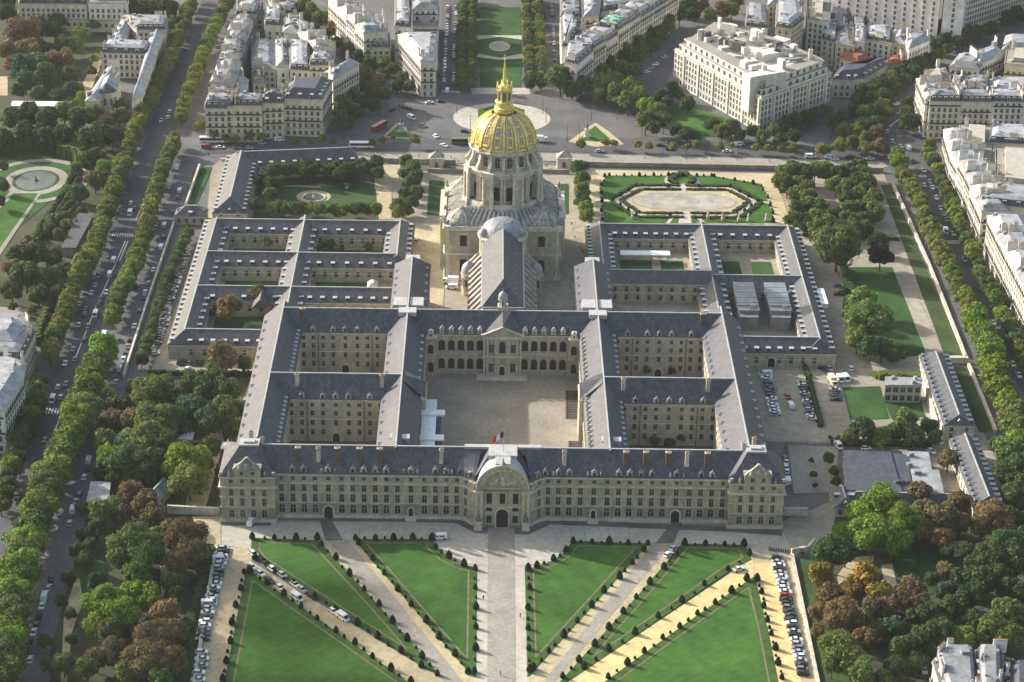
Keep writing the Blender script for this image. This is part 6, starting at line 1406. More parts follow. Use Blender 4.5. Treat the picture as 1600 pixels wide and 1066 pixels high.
CROWNS = [crown_mesh(s, lobes=14+s % 4, quads=120, flat=(0.86, 1.0, 0.8, 0.95)[s % 4]) for s in range(8)]
BIGC = [crown_mesh(40+s, lobes=30, quads=170, qs=0.075, spread=0.78) for s in range(3)]
SMALLC = [crown_mesh(60+s, lobes=9, quads=60, qs=0.17) for s in range(3)]
def trunk_mesh(seed):
    rr = random.Random(seed); b = MB(); b.cyl(0, 0, 0.075, 0.05, -1.35, -0.3, 7)
    for k in range(5):
        a = k*1.3+rr.random(); c, s_ = cos(a)*0.45, sin(a)*0.45; z0 = -0.6+0.07*k
        i = len(b.v); 
        for (x, y, z, r_) in ((0, 0, z0, 0.04), (c, s_, z0+0.5, 0.015)):
            for q in range(4): b.v.append((x+r_*cos(q*pi/2), y+r_*sin(q*pi/2), z))
        for q in range(4): b.f.append((i+q, i+(q+1) % 4, i+4+(q+1) % 4, i+4+q)); b.m.append(0)
    return b.mesh('trunk', trunk_m)
TRUNKS = [trunk_mesh(s) for s in range(3)]
TC = {'g': ((0.064, 0.088, 0.028), 'green'), 'd': ((0.036, 0.057, 0.023), 'dark green'), 'y': ((0.098, 0.108, 0.032), 'yellow-green'), 'l': ((0.086, 0.132, 0.020), 'bright green'), 'b': ((0.094, 0.074, 0.042), 'rusty brown'),
      'o': ((0.135, 0.102, 0.024), 'golden'), 'p': ((0.078, 0.110, 0.024), 'light green'), 'u': ((0.040, 0.070, 0.046), 'blue-green'), 'm': ((0.02, 0.014, 0.02), 'dark purple')}
NT = [0]
TREES = []
def tree(u, v, rpx, ty, label, name='tree', group=None, cat='tree', ground=False, hf=1.3, zs=1.0):
    rr = random.Random(int(u*13+v*7)+NT[0]); NT[0] += 1
    R = rpx/SCL(v); zc = R*hf+0.4
    x, y = G(u, v, 0 if ground else zc)
    c0_ = TC[ty][0]; j = rr.uniform(0.80, 1.22)*LEAFK; col = (c0_[0]*j*rr.uniform(0.86, 1.14), c0_[1]*j, c0_[2]*j)
    TREES.append((rpx, x, y, R, zc, zs, col, label, name, group, cat, rr.random(), rr.random()))
LEAFK = 1.9
def plant_all():
    rest = []
    for cat in sorted({t_[10] for t_ in TREES}):
        L_ = sorted((t_ for t_ in TREES if t_[10] == cat), key=lambda t_: -t_[0])
        rest += L_[300:]
        for (rpx, x, y, R, zc, zs, col, label, name, group, cat_, a, b_) in L_[:300]:
            t = empty(name, x, y, 0, a*6.28); tag(t, label, cat_, group); fam = BIGC if rpx > 25 else (SMALLC if rpx < 8 else CROWNS)
            inst('crown', fam[int(b_*len(fam))], t, 0, 0, zc, b_*6.28, (R*1.12, R*1.12, R*1.15*zs), col)
            inst('trunk', TRUNKS[int(a*3)], t, 0, 0, zc, 0, (R, R, zc/1.35))
    if rest:
        V_, F_, C_, n0 = [], [], [], 0
        for (rpx, x, y, R, zc, zs, col, label, name, group, cat_, a, b_) in rest:
            fam = CROWNS if rpx > 9.5 else SMALLC
            me = fam[int(b_*len(fam))]; co = np.empty(len(me.vertices)*3); me.vertices.foreach_get('co', co); co = co.reshape(-1, 3)*np.array((R*1.12, R*1.12, R*1.15*zs)); c_, s_ = cos(a*6.28), sin(a*6.28)
            co = np.stack((co[:, 0]*c_-co[:, 1]*s_+x, co[:, 0]*s_+co[:, 1]*c_+y, co[:, 2]+zc), 1); V_.append(co); F_ += [tuple(i+n0 for i in p_.vertices) for p_ in me.polygons]; C_.append(np.tile(np.array(col+(1.0,)), (len(co), 1))); n0 += len(co)
        me = bpy.data.meshes.new('distant_trees'); me.from_pydata(np.concatenate(V_).tolist(), [], F_); at_ = me.color_attributes.new('tint', 'FLOAT_COLOR', 'POINT'); at_.data.foreach_set('color', np.concatenate(C_).ravel()); me.materials.append(leafs_m); me.update()
        o = bpy.data.objects.new('distant_trees', me); COL.objects.link(o); o['kind'] = 'stuff'; o['label'] = 'smaller trees filling in the parks and avenues'
USED = {}
def side(u, v, rad=90):
    pass
LMK = [('the left park', 240, 660), ('the golden dome', 788, 180), ('the round pond', 56, 283), ('the convent', 190, 110), ('the great white block', 1180, 100), ('the parterre garden', 1070, 310), ('the left end pavilion', 370, 740), ('the right end pavilion', 1190, 760), ('the left crossroads', 270, 205), ('the right crossroads', 1410, 190), ('the right moat', 1440, 400), ('the fountain garden', 490, 305), ('the avenue lawn', 780, 60), ('the service building', 1380, 740), ('the bottom right roofs', 1520, 1030), ('the museum roof at the left edge', 10, 520)]
def near(u, v):
    d = sorted((hypot(u-a, v-b_), n) for n, a, b_ in LMK); return d[0][1], d[0][0]
SZ = lambda r: 'tiny' if r < 6 else 'small' if r < 10 else 'medium' if r < 16 else 'large' if r < 26 else 'huge'
def grove(where, items, group, name='tree', order='from left', hf=1.3):
    items = sorted(items, key=lambda q: q[0]); cnt = {}
    tot = {}
    for it in items: k = (it[3], SZ(it[2])); tot[k] = tot.get(k, 0)+1
    for u, v, r, ty in items:
        k = (ty, SZ(r)); i = cnt.get(k, 0); cnt[k] = i+1
        base = '%s %s %s' % (k[1], TC[ty][1], 'chestnut' if ty in 'bo' else 'tree')
        lab = ('%s %s' % (base, where)) if tot[k] == 1 else '%s %s, %s %s' % (base, where, ordn(i), order)
        tree(u, v, r, ty, lab, group=group, name='chestnut_tree' if ty in 'bo' else name, cat='chestnut tree' if ty in 'bo' else 'tree', hf=hf)
def tree_row(where, pts, step, r, types, group, jit=1.2, name='plane_tree', kind='plane tree', rv=0.15, hf=1.3, seed=0, frm='from top'):
    rr = random.Random(seed+len(where)); seg = []; pos = 0; out = []
    for i in range(len(pts)-1):
        (u0, v0), (u1, v1) = pts[i], pts[i+1]; l = hypot(u1-u0, v1-v0)
        while pos < l:
            t_ = pos/l; u, v = u0+(u1-u0)*t_, v0+(v1-v0)*t_; out.append((u, v)); pos += step*SCL(v)/4.0
        pos -= l
    for i, (u, v) in enumerate(out):
        rp = r*SCL(v)/4.0*rr.uniform(1-rv, 1+rv); ty = rr.choice(types)
        tree(u+rr.uniform(-jit, jit), v+rr.uniform(-jit, jit), rp, ty, '%s %s %s, %s %s' % (TC[ty][1], kind, where, ordn(i), frm), name, group, cat=kind, hf=hf)
# left boulevard, its two long rows
tree_row('in outer row of left boulevard', [(302, -8), (290, 30), (261, 100), (236, 150), (210, 205), (188, 265), (168, 325), (147, 390), (112, 450)], 11, 16.5, 'ygyp', 'plane trees of the left boulevard', seed=1)
tree_row('in outer boulevard row below the crossing', [(112, 455), (82, 540), (76, 560)], 12, 16.5, 'ygp', 'plane trees of the left boulevard', seed=2)
tree_row('beside the left edge building', [(62, 595), (48, 650), (26, 700), (12, 750), (-4, 800)], 14, 16, 'gdp', 'plane trees of the left boulevard', seed=3)
tree_row('in middle boulevard row above the crossroads', [(358, 0), (330, 52), (310, 105), (291, 150), (283, 186)], 10.5, 15.5, 'gpy', 'plane trees of the left boulevard', seed=4)
tree_row('in middle boulevard row below the crossroads', [(272, 218), (256, 262), (240, 305), (228, 360), (212, 410), (190, 450), (174, 502)], 10.5, 15.5, 'ypg', 'plane trees of the left boulevard', seed=5)
tree_row('in the dense lower boulevard row', [(160, 545), (146, 580), (132, 625), (118, 670), (98, 705), (76, 750), (60, 800), (42, 850), (26, 905), (14, 960), (2, 1020), (-8, 1070)], 13, 23, 'gpgl', 'plane trees of the left boulevard', seed=6)
tree_row('between service road and parking', [(296, 358), (284, 384), (268, 420), (252, 466), (240, 500), (228, 540), (220, 566)], 7, 10, 'gud', 'clipped trees beside the parking ground', name='clipped_tree', kind='clipped tree', jit=0.5, seed=7)
# right boulevard
tree_row('between the moat path and the right boulevard', [(1403, 244), (1410, 270), (1434, 308), (1450, 345), (1466, 384), (1484, 420), (1500, 455), (1518, 480)], 12, 16.5, 'gyp', 'trees of the right boulevard', seed=8)
tree_row('on the lower right boulevard', [(1520, 492), (1540, 530), (1552, 572), (1566, 612), (1580, 640), (1592, 684)], 13, 21, 'pgl', 'trees of the right boulevard', seed=9)
tree_row('before the right boulevard houses', [(1449, 238), (1468, 268), (1482, 302), (1498, 350), (1516, 382), (1532, 425), (1553, 455), (1572, 500), (1590, 540), (1606, 570)], 13, 15, 'dgp', 'trees of the right boulevard', seed=10)
# lawn avenue rows
for nm, c1_, c2_, sd_ in (('left', 724, 739, 11), ('right', 823, 840, 12)):
    for q, uu in (('outer', c1_ if nm == 'left' else c2_), ('inner', c2_ if nm == 'left' else c1_)):
        tree_row('in the %s row %s of lawn avenue' % (q, nm), [(uu, -10), (uu-(3 if nm == 'left' else -5), 136)], 8.5, 13, 'gd' if nm == 'left' else 'gdy', 'trees along the lawn avenue', seed=sd_+len(q), jit=0.8)
# diagonal avenue, top left
Z2 = lambda L_, ty='g', r=44: [(300+a/3.9475, b_/3.9475, (q[0] if q else r)/3.9475, (q[1] if len(q) > 1 else ty)) for a, b_, *q in L_]
grove('on the left diagonal avenue', Z2([(560, 15), (610, 50), (650, 70, 40, 'd'), (690, 30, 46, 'p'), (740, 60, 44, 'p'), (700, 110, 40, 'd'), (780, 120, 46), (740, 170, 42, 'd'), (830, 110, 48, 'p'), (880, 170, 46, 'b'), (820, 220, 44, 'd'), (930, 160, 46, 'y'), (980, 210, 46, 'y'), (890, 270, 44, 'd'), (960, 300, 44, 'd'), (1040, 260, 46, 'y'), (1090, 310, 44, 'p'), (1040, 350, 44, 'd'), (1150, 340, 44, 'p'), (1190, 390, 42, 'p'), (1100, 400, 44, 'd'), (1240, 430, 42, 'g'), (1180, 460, 42, 'd'), (1300, 480, 42, 'g'), (1340, 530, 40, 'g'), (1270, 530, 38, 'd'), (1460, 480, 66, 'g')]), 'trees of the diagonal avenue')
grove('by the left corner of the square', Z2([(1090, 470, 52, 'y'), (1150, 500, 50, 'b'), (1040, 530, 46, 'd'), (1110, 560, 50, 'd'), (1180, 590, 46, 'd'), (990, 590, 50, 'g'), (930, 640, 56, 'g'), (1000, 690, 50, 'd'), (910, 720, 52, 'g'), (1060, 640, 50, 'd'), (960, 760, 46, 'd'), (1130, 650, 42, 'd')]), 'trees at the left corner of the square')
grove('in front of the left block facade', Z2([(55, 775, 40, 'y'), (110, 765, 40, 'y'), (175, 750, 42, 'y'), (240, 765, 38, 'y'), (330, 750, 42, 'y'), (395, 740, 44, 'y'), (495, 730, 52, 'p'), (545, 750, 44, 'p'), (680, 735, 46, 'p'), (735, 760, 36, 'y')]), 'street trees in front of the left block')
grove('in the road median left of the square', Z2([(140, 835, 30, 'p'), (210, 850, 26, 'y'), (270, 860, 30, 'p'), (355, 840, 30, 'p'), (430, 845, 30, 'p'), (640, 880, 30, 'y'), (735, 880, 26, 'p'), (800, 860, 34, 'p'), (870, 875, 28, 'g'), (1110, 880, 26, 'g'), (1175, 865, 26, 'y'), (1375, 865, 36, 'y'), (1240, 850, 16, 'g')]), 'young median trees', hf=1.4)
# right of the square (pixels of image crop 4, offset 900)
Z4 = lambda L_, r=50: [(900+a/3.9475, b_/3.9475, (q[0] if q else r)/3.9475, (q[1] if len(q) > 1 else 'g')) for a, b_, *q in L_]
grove('in the leafy group right of the square', Z4([(-95, 480, 84, 'g'), (35, 525, 62, 'g'), (-30, 560, 48, 'd'), (170, 520, 70, 'l'), (240, 500, 62, 'l'), (250, 580, 66, 'g'), (330, 540, 66, 'l'), (320, 620, 64, 'g'), (390, 590, 58, 'g'), (440, 660, 62, 'l'), (500, 690, 60, 'g'), (430, 740, 62, 'g'), (540, 740, 56, 'g'), (480, 790, 48, 'd'), (150, 590, 44, 'g')]), 'plane trees right of the square', hf=1.5)
grove('left of the great white block', Z4([(150, 440), (200, 390, 54, 'd'), (260, 430, 56, 'g'), (350, 440, 60, 'g'), (230, 340, 54, 'd'), (300, 320, 56, 'g'), (360, 350, 56, 'd'), (290, 270, 54, 'd'), (400, 280, 56, 'g'), (360, 240, 54, 'd'), (460, 280, 54, 'd'), (440, 210, 56, 'd'), (510, 220, 54, 'd'), (500, 150, 54, 'd'), (570, 150, 54, 'g'), (560, 90, 52, 'd'), (640, 90, 54, 'd'), (620, 30, 52, 'g'), (700, 40, 54, 'g'), (720, 90, 46, 'd'), (770, 30, 50, 'b'), (830, 90, 44, 'g'), (900, 60, 50, 'b'), (960, 60, 50, 'g'), (980, 10, 50, 'g')]), 'trees of the shaded avenue')
grove('before the great white block', Z4([(520, 590, 44, 'd'), (590, 560, 52, 'd'), (560, 630, 40, 'd'), (640, 590, 36, 'd'), (690, 640, 50, 'd'), (840, 770, 46, 'd'), (900, 810, 50, 'g'), (960, 790, 56, 'g'), (1010, 830, 40, 'd'), (620, 810, 40, 'd'), (680, 830, 46, 'd'), (740, 840, 36, 'd'), (1085, 810, 40, 'p'), (1150, 840, 44, 'g'), (1220, 810, 48, 'g'), (1290, 770, 50, 'd'), (1350, 740, 50, 'd'), (1420, 730, 46, 'd'), (1260, 860, 44, 'd'), (1340, 840, 44, 'd'), (1480, 700, 46, 'd'), (1540, 680, 40, 'd')]), 'trees around the corner garden')
grove('along the right avenue pavement', Z4([(30, 890, 34, 'y'), (180, 880, 28, 'y'), (235, 885, 26, 'y'), (380, 895, 30, 'y'), (450, 900, 28, 'y'), (600, 905, 30, 'y'), (680, 910, 26, 'y'), (740, 895, 28, 'p'), (890, 905, 30, 'y'), (960, 900, 24, 'p'), (1110, 910, 28, 'y'), (1180, 915, 30, 'y'), (1270, 920, 28, 'y'), (1340, 920, 34, 'y'), (1500, 920, 28, 'y'), (1560, 925, 26, 'y')]), 'young trees along the right avenue', hf=1.4)
Z5 = lambda L_, r=50: [(1200+a/3.9475, b_/3.9475, (q[0] if q else r)/3.9475, (q[1] if len(q) > 1 else 'd')) for a, b_, *q in L_]
grove('along the curved street', Z5([(1000, 370), (940, 400), (880, 410), (900, 450), (820, 450), (840, 500), (760, 490, 56, 'g'), (700, 530, 54, 'd'), (780, 550), (640, 560), (710, 590), (580, 570), (560, 620), (650, 620), (870, 640), (860, 700), (900, 750), (850, 760), (1000, 900, 46, 'y'), (990, 960, 44, 'd')]), 'dark trees of the curved street')
grove('on the triangular island', Z5([(460, 720), (520, 690), (590, 700, 56, 'g'), (650, 690), (700, 650, 50, 'y'), (740, 700, 44, 'y'), (400, 750), (470, 800, 50, 'y'), (540, 800, 50, 'p'), (600, 770), (660, 760), (680, 820, 50, 'b'), (600, 850, 46, 'y'), (520, 880, 44, 'g'), (440, 900, 46, 'g'), (330, 920, 40, 'y'), (600, 910, 44, 'y'), (680, 900, 46, 'b'), (720, 920, 40, 'b')]), 'trees of the triangular island')
grove('below the sheeted office slab', Z5([(505, 35, 44, 'g'), (555, 110, 36, 'g'), (630, 60, 56, 'p'), (620, 130, 50, 'g'), (720, 60, 54, 'p'), (760, 90, 50, 'l'), (700, 140, 50, 'g'), (780, 140, 46, 'g'), (840, 110, 46, 'g'), (1070, 190, 60, 'g'), (1030, 270, 50, 'g'), (1090, 250, 46, 'd'), (1050, 340, 44, 'g'), (1100, 300, 40, 'g'), (1240, 210, 56, 'd'), (1300, 200, 50, 'd'), (1180, 260, 46, 'd'), (1380, 180, 50, 'd'), (1480, 120, 50, 'd'), (1540, 90, 50, 'd')]), 'trees below the office slab')
# groves inside the grounds
ZB = lambda L_, r=50, ty='g', ox_=1200, oy_=220: [(ox_+a/3.9475, oy_+b_/3.9475, (q[0] if q else r)/3.9475, (q[1] if len(q) > 1 else ty)) for a, b_, *q in L_]
grove('in the square grove right of the parterre', ZB([(100, 210), (155, 190), (225, 205, 58, 'd'), (290, 185), (360, 190), (430, 210, 60, 'd'), (480, 190), (560, 165, 60, 'd'), (585, 200), (610, 260), (545, 260, 58, 'd'), (600, 320), (650, 350), (560, 340), (500, 360, 58, 'd'), (620, 400), (560, 420, 58, 'd'), (500, 430), (660, 440), (600, 490, 60, 'd'), (540, 500), (470, 480), (410, 470, 58, 'd'), (370, 510), (300, 470), (250, 410), (190, 420, 60, 'd'), (240, 350), (180, 330), (120, 280, 58, 'd'), (190, 270), (240, 310), (80, 250), (310, 420), (160, 490), (230, 510, 58, 'd'), (300, 540), (440, 540, 58, 'd'), (520, 550), (600, 540, 58, 'd'), (470, 300), (420, 270)], r=60), 'trees of the square grove')
grove('on the lawns right of the palace', [(1309, 384, 32, 'g'), (1372, 378, 16, 'd'), (1376, 400, 19, 'm'), (1347, 468, 22, 'p'), (1332, 488, 16, 'g'), (1358, 500, 30, 'g'), (1340, 528, 20, 'p'), (1360, 545, 18, 'd'), (1378, 545, 16, 'd'), (1395, 556, 12, 'd'), (1320, 455, 8, 'd'), (1412, 556, 8, 'd'), (1325, 480, 8, 'd')], 'trees on the right lawns')
grove('around the service yard lawn', [(1349, 672, 20, 'd'), (1330, 682, 14, 'g'), (1377, 684, 16, 'g'), (1415, 662, 22, 'g'), (1398, 676, 16, 'd'), (1428, 684, 16, 'd'), (1450, 666, 14, 'd'), (1462, 684, 12, 'g'), (1482, 718, 17, 'b'), (1268, 720, 5, 'd'), (1271, 742, 7, 'd'), (1274, 759, 5, 'd'), (1295, 717, 10, 'd'), (1303, 738, 9, 'd'), (1306, 753, 9, 'd'), (1297, 684, 4, 'd'), (1310, 684, 4, 'd')], 'trees of the service yard')
ZC = lambda L_, **k: ZB(L_, ox_=260, oy_=220, **k)
grove('behind the fountain garden', ZC([(560, 240, 44, 'd'), (610, 210, 46, 'd'), (665, 190, 48, 'd'), (640, 260, 44, 'd'), (640, 330, 44, 'g'), (700, 260, 40, 'd'), (725, 185, 46, 'd'), (790, 180, 44, 'd'), (855, 150, 46, 'd'), (870, 200, 44, 'd'), (920, 180, 44, 'd'), (985, 185, 44, 'd'), (1050, 165, 44, 'd'), (1070, 210, 42, 'd'), (1115, 180, 44, 'd'), (1170, 190, 42, 'd'), (1200, 150, 44, 'd'), (1245, 170, 46, 'd'), (1295, 140, 46, 'd'), (1300, 200, 42, 'd'), (560, 400, 44, 'd'), (640, 160, 36, 'd')]), 'dark trees of the fountain garden', hf=1.7)
grove('in front of the fountain', ZC([(650, 420, 46, 'g'), (700, 410, 40, 'g'), (735, 415, 44, 'p'), (790, 420, 46, 'g'), (840, 410, 40, 'd'), (900, 415, 44, 'p'), (945, 425, 46, 'g'), (1040, 430, 42, 'd'), (1080, 430, 46, 'g'), (1150, 420, 42, 'p'), (1190, 425, 46, 'd'), (1240, 420, 44, 'g'), (1290, 425, 44, 'g')]), 'rounded trees of the fountain garden')
grove('on the left side of the dome', ZC([(1480, 130, 44, 'g'), (1520, 160, 48, 'g'), (1480, 200, 50, 'g'), (1540, 230, 48, 'd'), (1500, 270, 46, 'g'), (1540, 320, 48, 'g'), (1470, 330, 40, 'd'), (1420, 400, 46, 'g'), (1470, 400, 46, 'g'), (1520, 380, 42, 'd'), (1430, 440, 44, 'p'), (1500, 440, 30, 'g')]), 'trees left of the dome')
grove('in the short row right of the dome', [(906, 262, 13, 'd'), (908, 280, 13, 'g'), (910, 298, 13, 'g'), (911, 313, 13, 'd'), (915, 325, 12, 'p'), (917, 338, 12, 'y')], 'trees right of the dome', order='from left')
grove('inside the palace courtyards', [(417, 378, 9, 'g'), (513, 382, 10, 'd'), (530, 388, 9, 'd'), (500, 388, 8, 'd'), (574, 386, 9, 'd'), (356, 482, 20, 'b'), (404, 464, 17, 'b'), (562, 470, 6, 'g'), (1032, 680, 10, 'd'), (1065, 681, 10, 'd'), (1022, 690, 8, 'd'), (1048, 692, 8, 'd'), (1010, 577, 8, 'd'), (1050, 580, 7, 'd'), (330, 490, 8, 'd')], 'courtyard trees')
# left parks
grove('in the left park beside the palace', [(347, 556, 22, 'b'), (381, 568, 12, 'd'), (335, 582, 14, 'g'), (300, 600, 18, 'd'), (322, 604, 22, 'd'), (350, 610, 22, 'd'), (262, 592, 10, 'g'), (236, 612, 26, 'g'), (268, 622, 22, 'd'), (220, 632, 20, 'g'), (300, 640, 24, 'u'), (326, 655, 24, 'u'), (352, 640, 20, 'g'), (372, 640, 16, 'd'), (365, 668, 16, 'd'), (190, 640, 22, 'd'), (170, 626, 18, 'g'), (176, 660, 20, 'b'), (205, 660, 22, 'b'), (244, 658, 30, 'g'), (232, 690, 30, 'g'), (258, 700, 26, 'd'), (200, 690, 22, 'u'), (164, 690, 20, 'g'), (172, 714, 22, 'l'), (200, 722, 26, 'd'), (230, 726, 26, 'd'), (262, 738, 16, 'd'), (160, 735, 16, 'd'), (290, 722, 31, 'l'), (296, 752, 26, 'g'), (330, 700, 18, 'd'), (322, 722, 14, 'd'), (275, 660, 22, 'd'), (345, 735, 10, 'd'), (210, 605, 12, 'g')], 'trees of the left park', order='from left')
grove('in the autumn park at the lower left', [(205, 772, 22, 'b'), (228, 790, 22, 'b'), (192, 806, 16, 'b'), (240, 806, 20, 'b'), (160, 800, 20, 'g'), (152, 826, 16, 'd'), (180, 790, 16, 'g'), (290, 838, 28, 'b'), (304, 862, 24, 'b'), (262, 830, 18, 'b'), (275, 880, 22, 'b'), (206, 850, 30, 'g'), (226, 862, 28, 'g'), (190, 870, 22, 'g'), (240, 840, 18, 'g'), (132, 876, 14, 'd'), (214, 898, 22, 'g'), (152, 912, 16, 'd'), (165, 942, 27, 'l'), (190, 958, 26, 'l'), (212, 930, 24, 'l'), (234, 938, 24, 'l'), (150, 975, 18, 'l'), (172, 985, 20, 'g'), (258, 960, 24, 'b'), (270, 985, 22, 'b'), (240, 1000, 28, 'b'), (226, 1030, 28, 'b'), (260, 1030, 26, 'b'), (176, 1020, 22, 'b'), (150, 1030, 18, 'b'), (200, 1050, 20, 'g'), (136, 1044, 18, 'g'), (100, 1038, 18, 'g'), (250, 1062, 20, 'g'), (268, 910, 16, 'd'), (276, 930, 14, 'd'), (286, 905, 12, 'd'), (70, 1003, 12, 'g'), (96, 940, 11, 'd'), (106, 905, 12, 'd'), (120, 860, 12, 'd'), (74, 1040, 12, 'g'), (112, 1000, 10, 'd'), (130, 835, 12, 'd'), (110, 960, 10, 'd'), (140, 850, 11, 'd'), (128, 795, 12, 'd'), (180, 745, 14, 'd'), (205, 752, 13, 'd'), (240, 750, 14, 'd')], 'trees of the lower left park', order='from left')
grove('in the museum park at the left', [(20, 184, 18, 'd'), (48, 178, 17, 'd'), (75, 188, 18, 'd'), (100, 176, 17, 'g'), (122, 186, 18, 'd'), (145, 180, 16, 'g'), (40, 208, 17, 'd'), (70, 213, 17, 'd'), (100, 212, 17, 'd'), (8, 218, 16, 'd'), (140, 222, 22, 'd'), (158, 208, 18, 'd'), (148, 246, 17, 'd'), (175, 212, 16, 'd'), (186, 182, 15, 'g'), (165, 195, 14, 'b'), (190, 166, 12, 'd'), (164, 262, 14, 'p'), (160, 280, 14, 'g'), (148, 282, 16, 'b'), (118, 265, 11, 'g'), (124, 302, 14, 'u'), (108, 300, 11, 'g'), (85, 345, 12, 'g'), (100, 340, 11, 'g'), (78, 355, 10, 'g'), (66, 368, 10, 'd'), (104, 352, 10, 'g'), (92, 368, 10, 'g'), (30, 400, 18, 'd'), (55, 394, 20, 'd'), (82, 400, 18, 'g'), (40, 430, 22, 'd'), (74, 434, 20, 'd'), (18, 452, 18, 'd'), (100, 422, 14, 'd'), (60, 460, 16, 'd'), (92, 456, 13, 'd'), (20, 420, 16, 'b'), (5, 260, 9, 'd'), (4, 290, 11, 'd'), (0, 315, 10, 'd'), (128, 330, 9, 'b'), (20, 480, 8, 'd'), (50, 486, 8, 'd'), (45, 380, 12, 'b')], 'trees of the museum park', order='from left')
tree_row('beside the long lawn', [(122, 262), (106, 288), (90, 316), (70, 346), (48, 378)], 4.2, 6.5, 'dgu', 'clipped row beside the long lawn', jit=0.4, name='clipped_tree', kind='clipped tree', seed=20, hf=0.9)
tree_row('in second row beside the long lawn', [(112, 316), (92, 336), (70, 366)], 4.5, 6.5, 'gd', 'clipped row beside the long lawn', jit=0.4, name='clipped_tree', kind='clipped tree', seed=21, hf=0.9)
grove('in the convent garden at the top left', [(34, 52, 25, 'b'), (58, 42, 18, 'b'), (14, 78, 18, 'b'), (44, 78, 20, 'b'), (20, 100, 14, 'b'), (90, 34, 13, 'd'), (125, 54, 13, 'l'), (147, 40, 9, 'g'), (62, 76, 15, 'd'), (86, 50, 14, 'd'), (100, 70, 15, 'g'), (118, 72, 12, 'p'), (102, 92, 15, 'b'), (84, 96, 13, 'b'), (36, 108, 20, 'u'), (56, 100, 18, 'g'), (68, 116, 18, 'g'), (40, 128, 16, 'u'), (82, 126, 12, 'g'), (110, 118, 15, 'g'), (112, 140, 13, 'd'), (28, 142, 12, 'd'), (60, 146, 12, 'd'), (146, 92, 8, 'p'), (144, 112, 9, 'g'), (10, 22, 15, 'd'), (12, 4, 15, 'd'), (84, 8, 16, 'g'), (215, 14, 18, 'd'), (240, 10, 16, 'g'), (262, 14, 16, 'd'), (272, 36, 14, 'd'), (180, 14, 9, 'd'), (130, 156, 12, 'p'), (90, 150, 12, 'd'), (120, 160, 8, 'y')], 'trees of the convent garden', order='from left')
# right park
grove('in the autumn park at the lower right', [(1380, 792, 30, 'l'), (1345, 806, 24, 'l'), (1412, 812, 26, 'l'), (1362, 832, 28, 'l'), (1396, 838, 26, 'l'), (1332, 838, 16, 'l'), (1376, 770, 18, 'l'), (1425, 836, 16, 'g'), (1316, 832, 16, 'l'), (1300, 862, 26, 'd'), (1322, 866, 16, 'd'), (1284, 898, 20, 'o'), (1352, 904, 24, 'o'), (1336, 918, 18, 'o'), (1374, 926, 20, 'o'), (1296, 932, 22, 'b'), (1280, 955, 16, 'b'), (1316, 962, 26, 'b'), (1345, 975, 22, 'b'), (1364, 955, 22, 'b'), (1352, 1000, 20, 'b'), (1386, 948, 16, 'b'), (1372, 985, 18, 'b'), (1395, 982, 20, 'u'), (1424, 922, 22, 'b'), (1436, 940, 18, 'b'), (1410, 940, 16, 'b'), (1438, 770, 18, 'b'), (1446, 800, 20, 'b'), (1440, 830, 18, 'b'), (1472, 812, 24, 'b'), (1470, 840, 18, 'b'), (1498, 786, 20, 'b'), (1500, 818, 18, 'b'), (1552, 806, 26, 'b'), (1568, 826, 20, 'b'), (1532, 824, 18, 'b'), (1312, 1012, 26, 'g'), (1330, 1034, 22, 'g'), (1346, 1050, 22, 'g'), (1300, 1040, 16, 'g'), (1278, 985, 12, 'b'), (1478, 892, 15, 'b'), (1455, 905, 11, 'd'), (1430, 888, 9, 'd')], 'trees of the lower right park', order='from left', hf=1.45)
grove('in the dark wood at the lower right', [(1412, 1014, 22, 'd'), (1400, 1042, 18, 'd'), (1444, 1003, 24, 'd'), (1432, 1034, 18, 'd'), (1467, 986, 22, 'd'), (1452, 960, 20, 'd'), (1490, 950, 22, 'd'), (1480, 925, 18, 'u'), (1516, 932, 22, 'd'), (1500, 905, 18, 'd'), (1531, 908, 24, 'd'), (1524, 882, 18, 'd'), (1550, 872, 26, 'd'), (1573, 856, 26, 'd'), (1590, 880, 24, 'd'), (1560, 900, 22, 'd'), (1575, 920, 20, 'd'), (1566, 955, 22, 'g'), (1550, 982, 24, 'g'), (1585, 962, 22, 'g'), (1573, 994, 22, 'g'), (1596, 1000, 18, 'g'), (1506, 995, 20, 'p'), (1520, 970, 18, 'd'), (1535, 1006, 16, 'd'), (1380, 1062, 16, 'g'), (1600, 930, 20, 'd'), (1604, 840, 20, 'd'), (1590, 815, 18, 'd'), (1510, 860, 14, 'd'), (1480, 865, 12, 'd'), (1425, 990, 16, 'd'), (1425, 965, 14, 'd')], 'trees of the dark wood', order='from left', hf=1.45)
grove('beside the second garden wing', [(1575, 706, 24, 'g'), (1588, 735, 26, 'd'), (1570, 744, 18, 'g'), (1556, 694, 12, 'd'), (1600, 700, 20, 'g'), (1584, 770, 20, 'd'), (1604, 760, 20, 'd')], 'trees at the right edge')

plant_all()
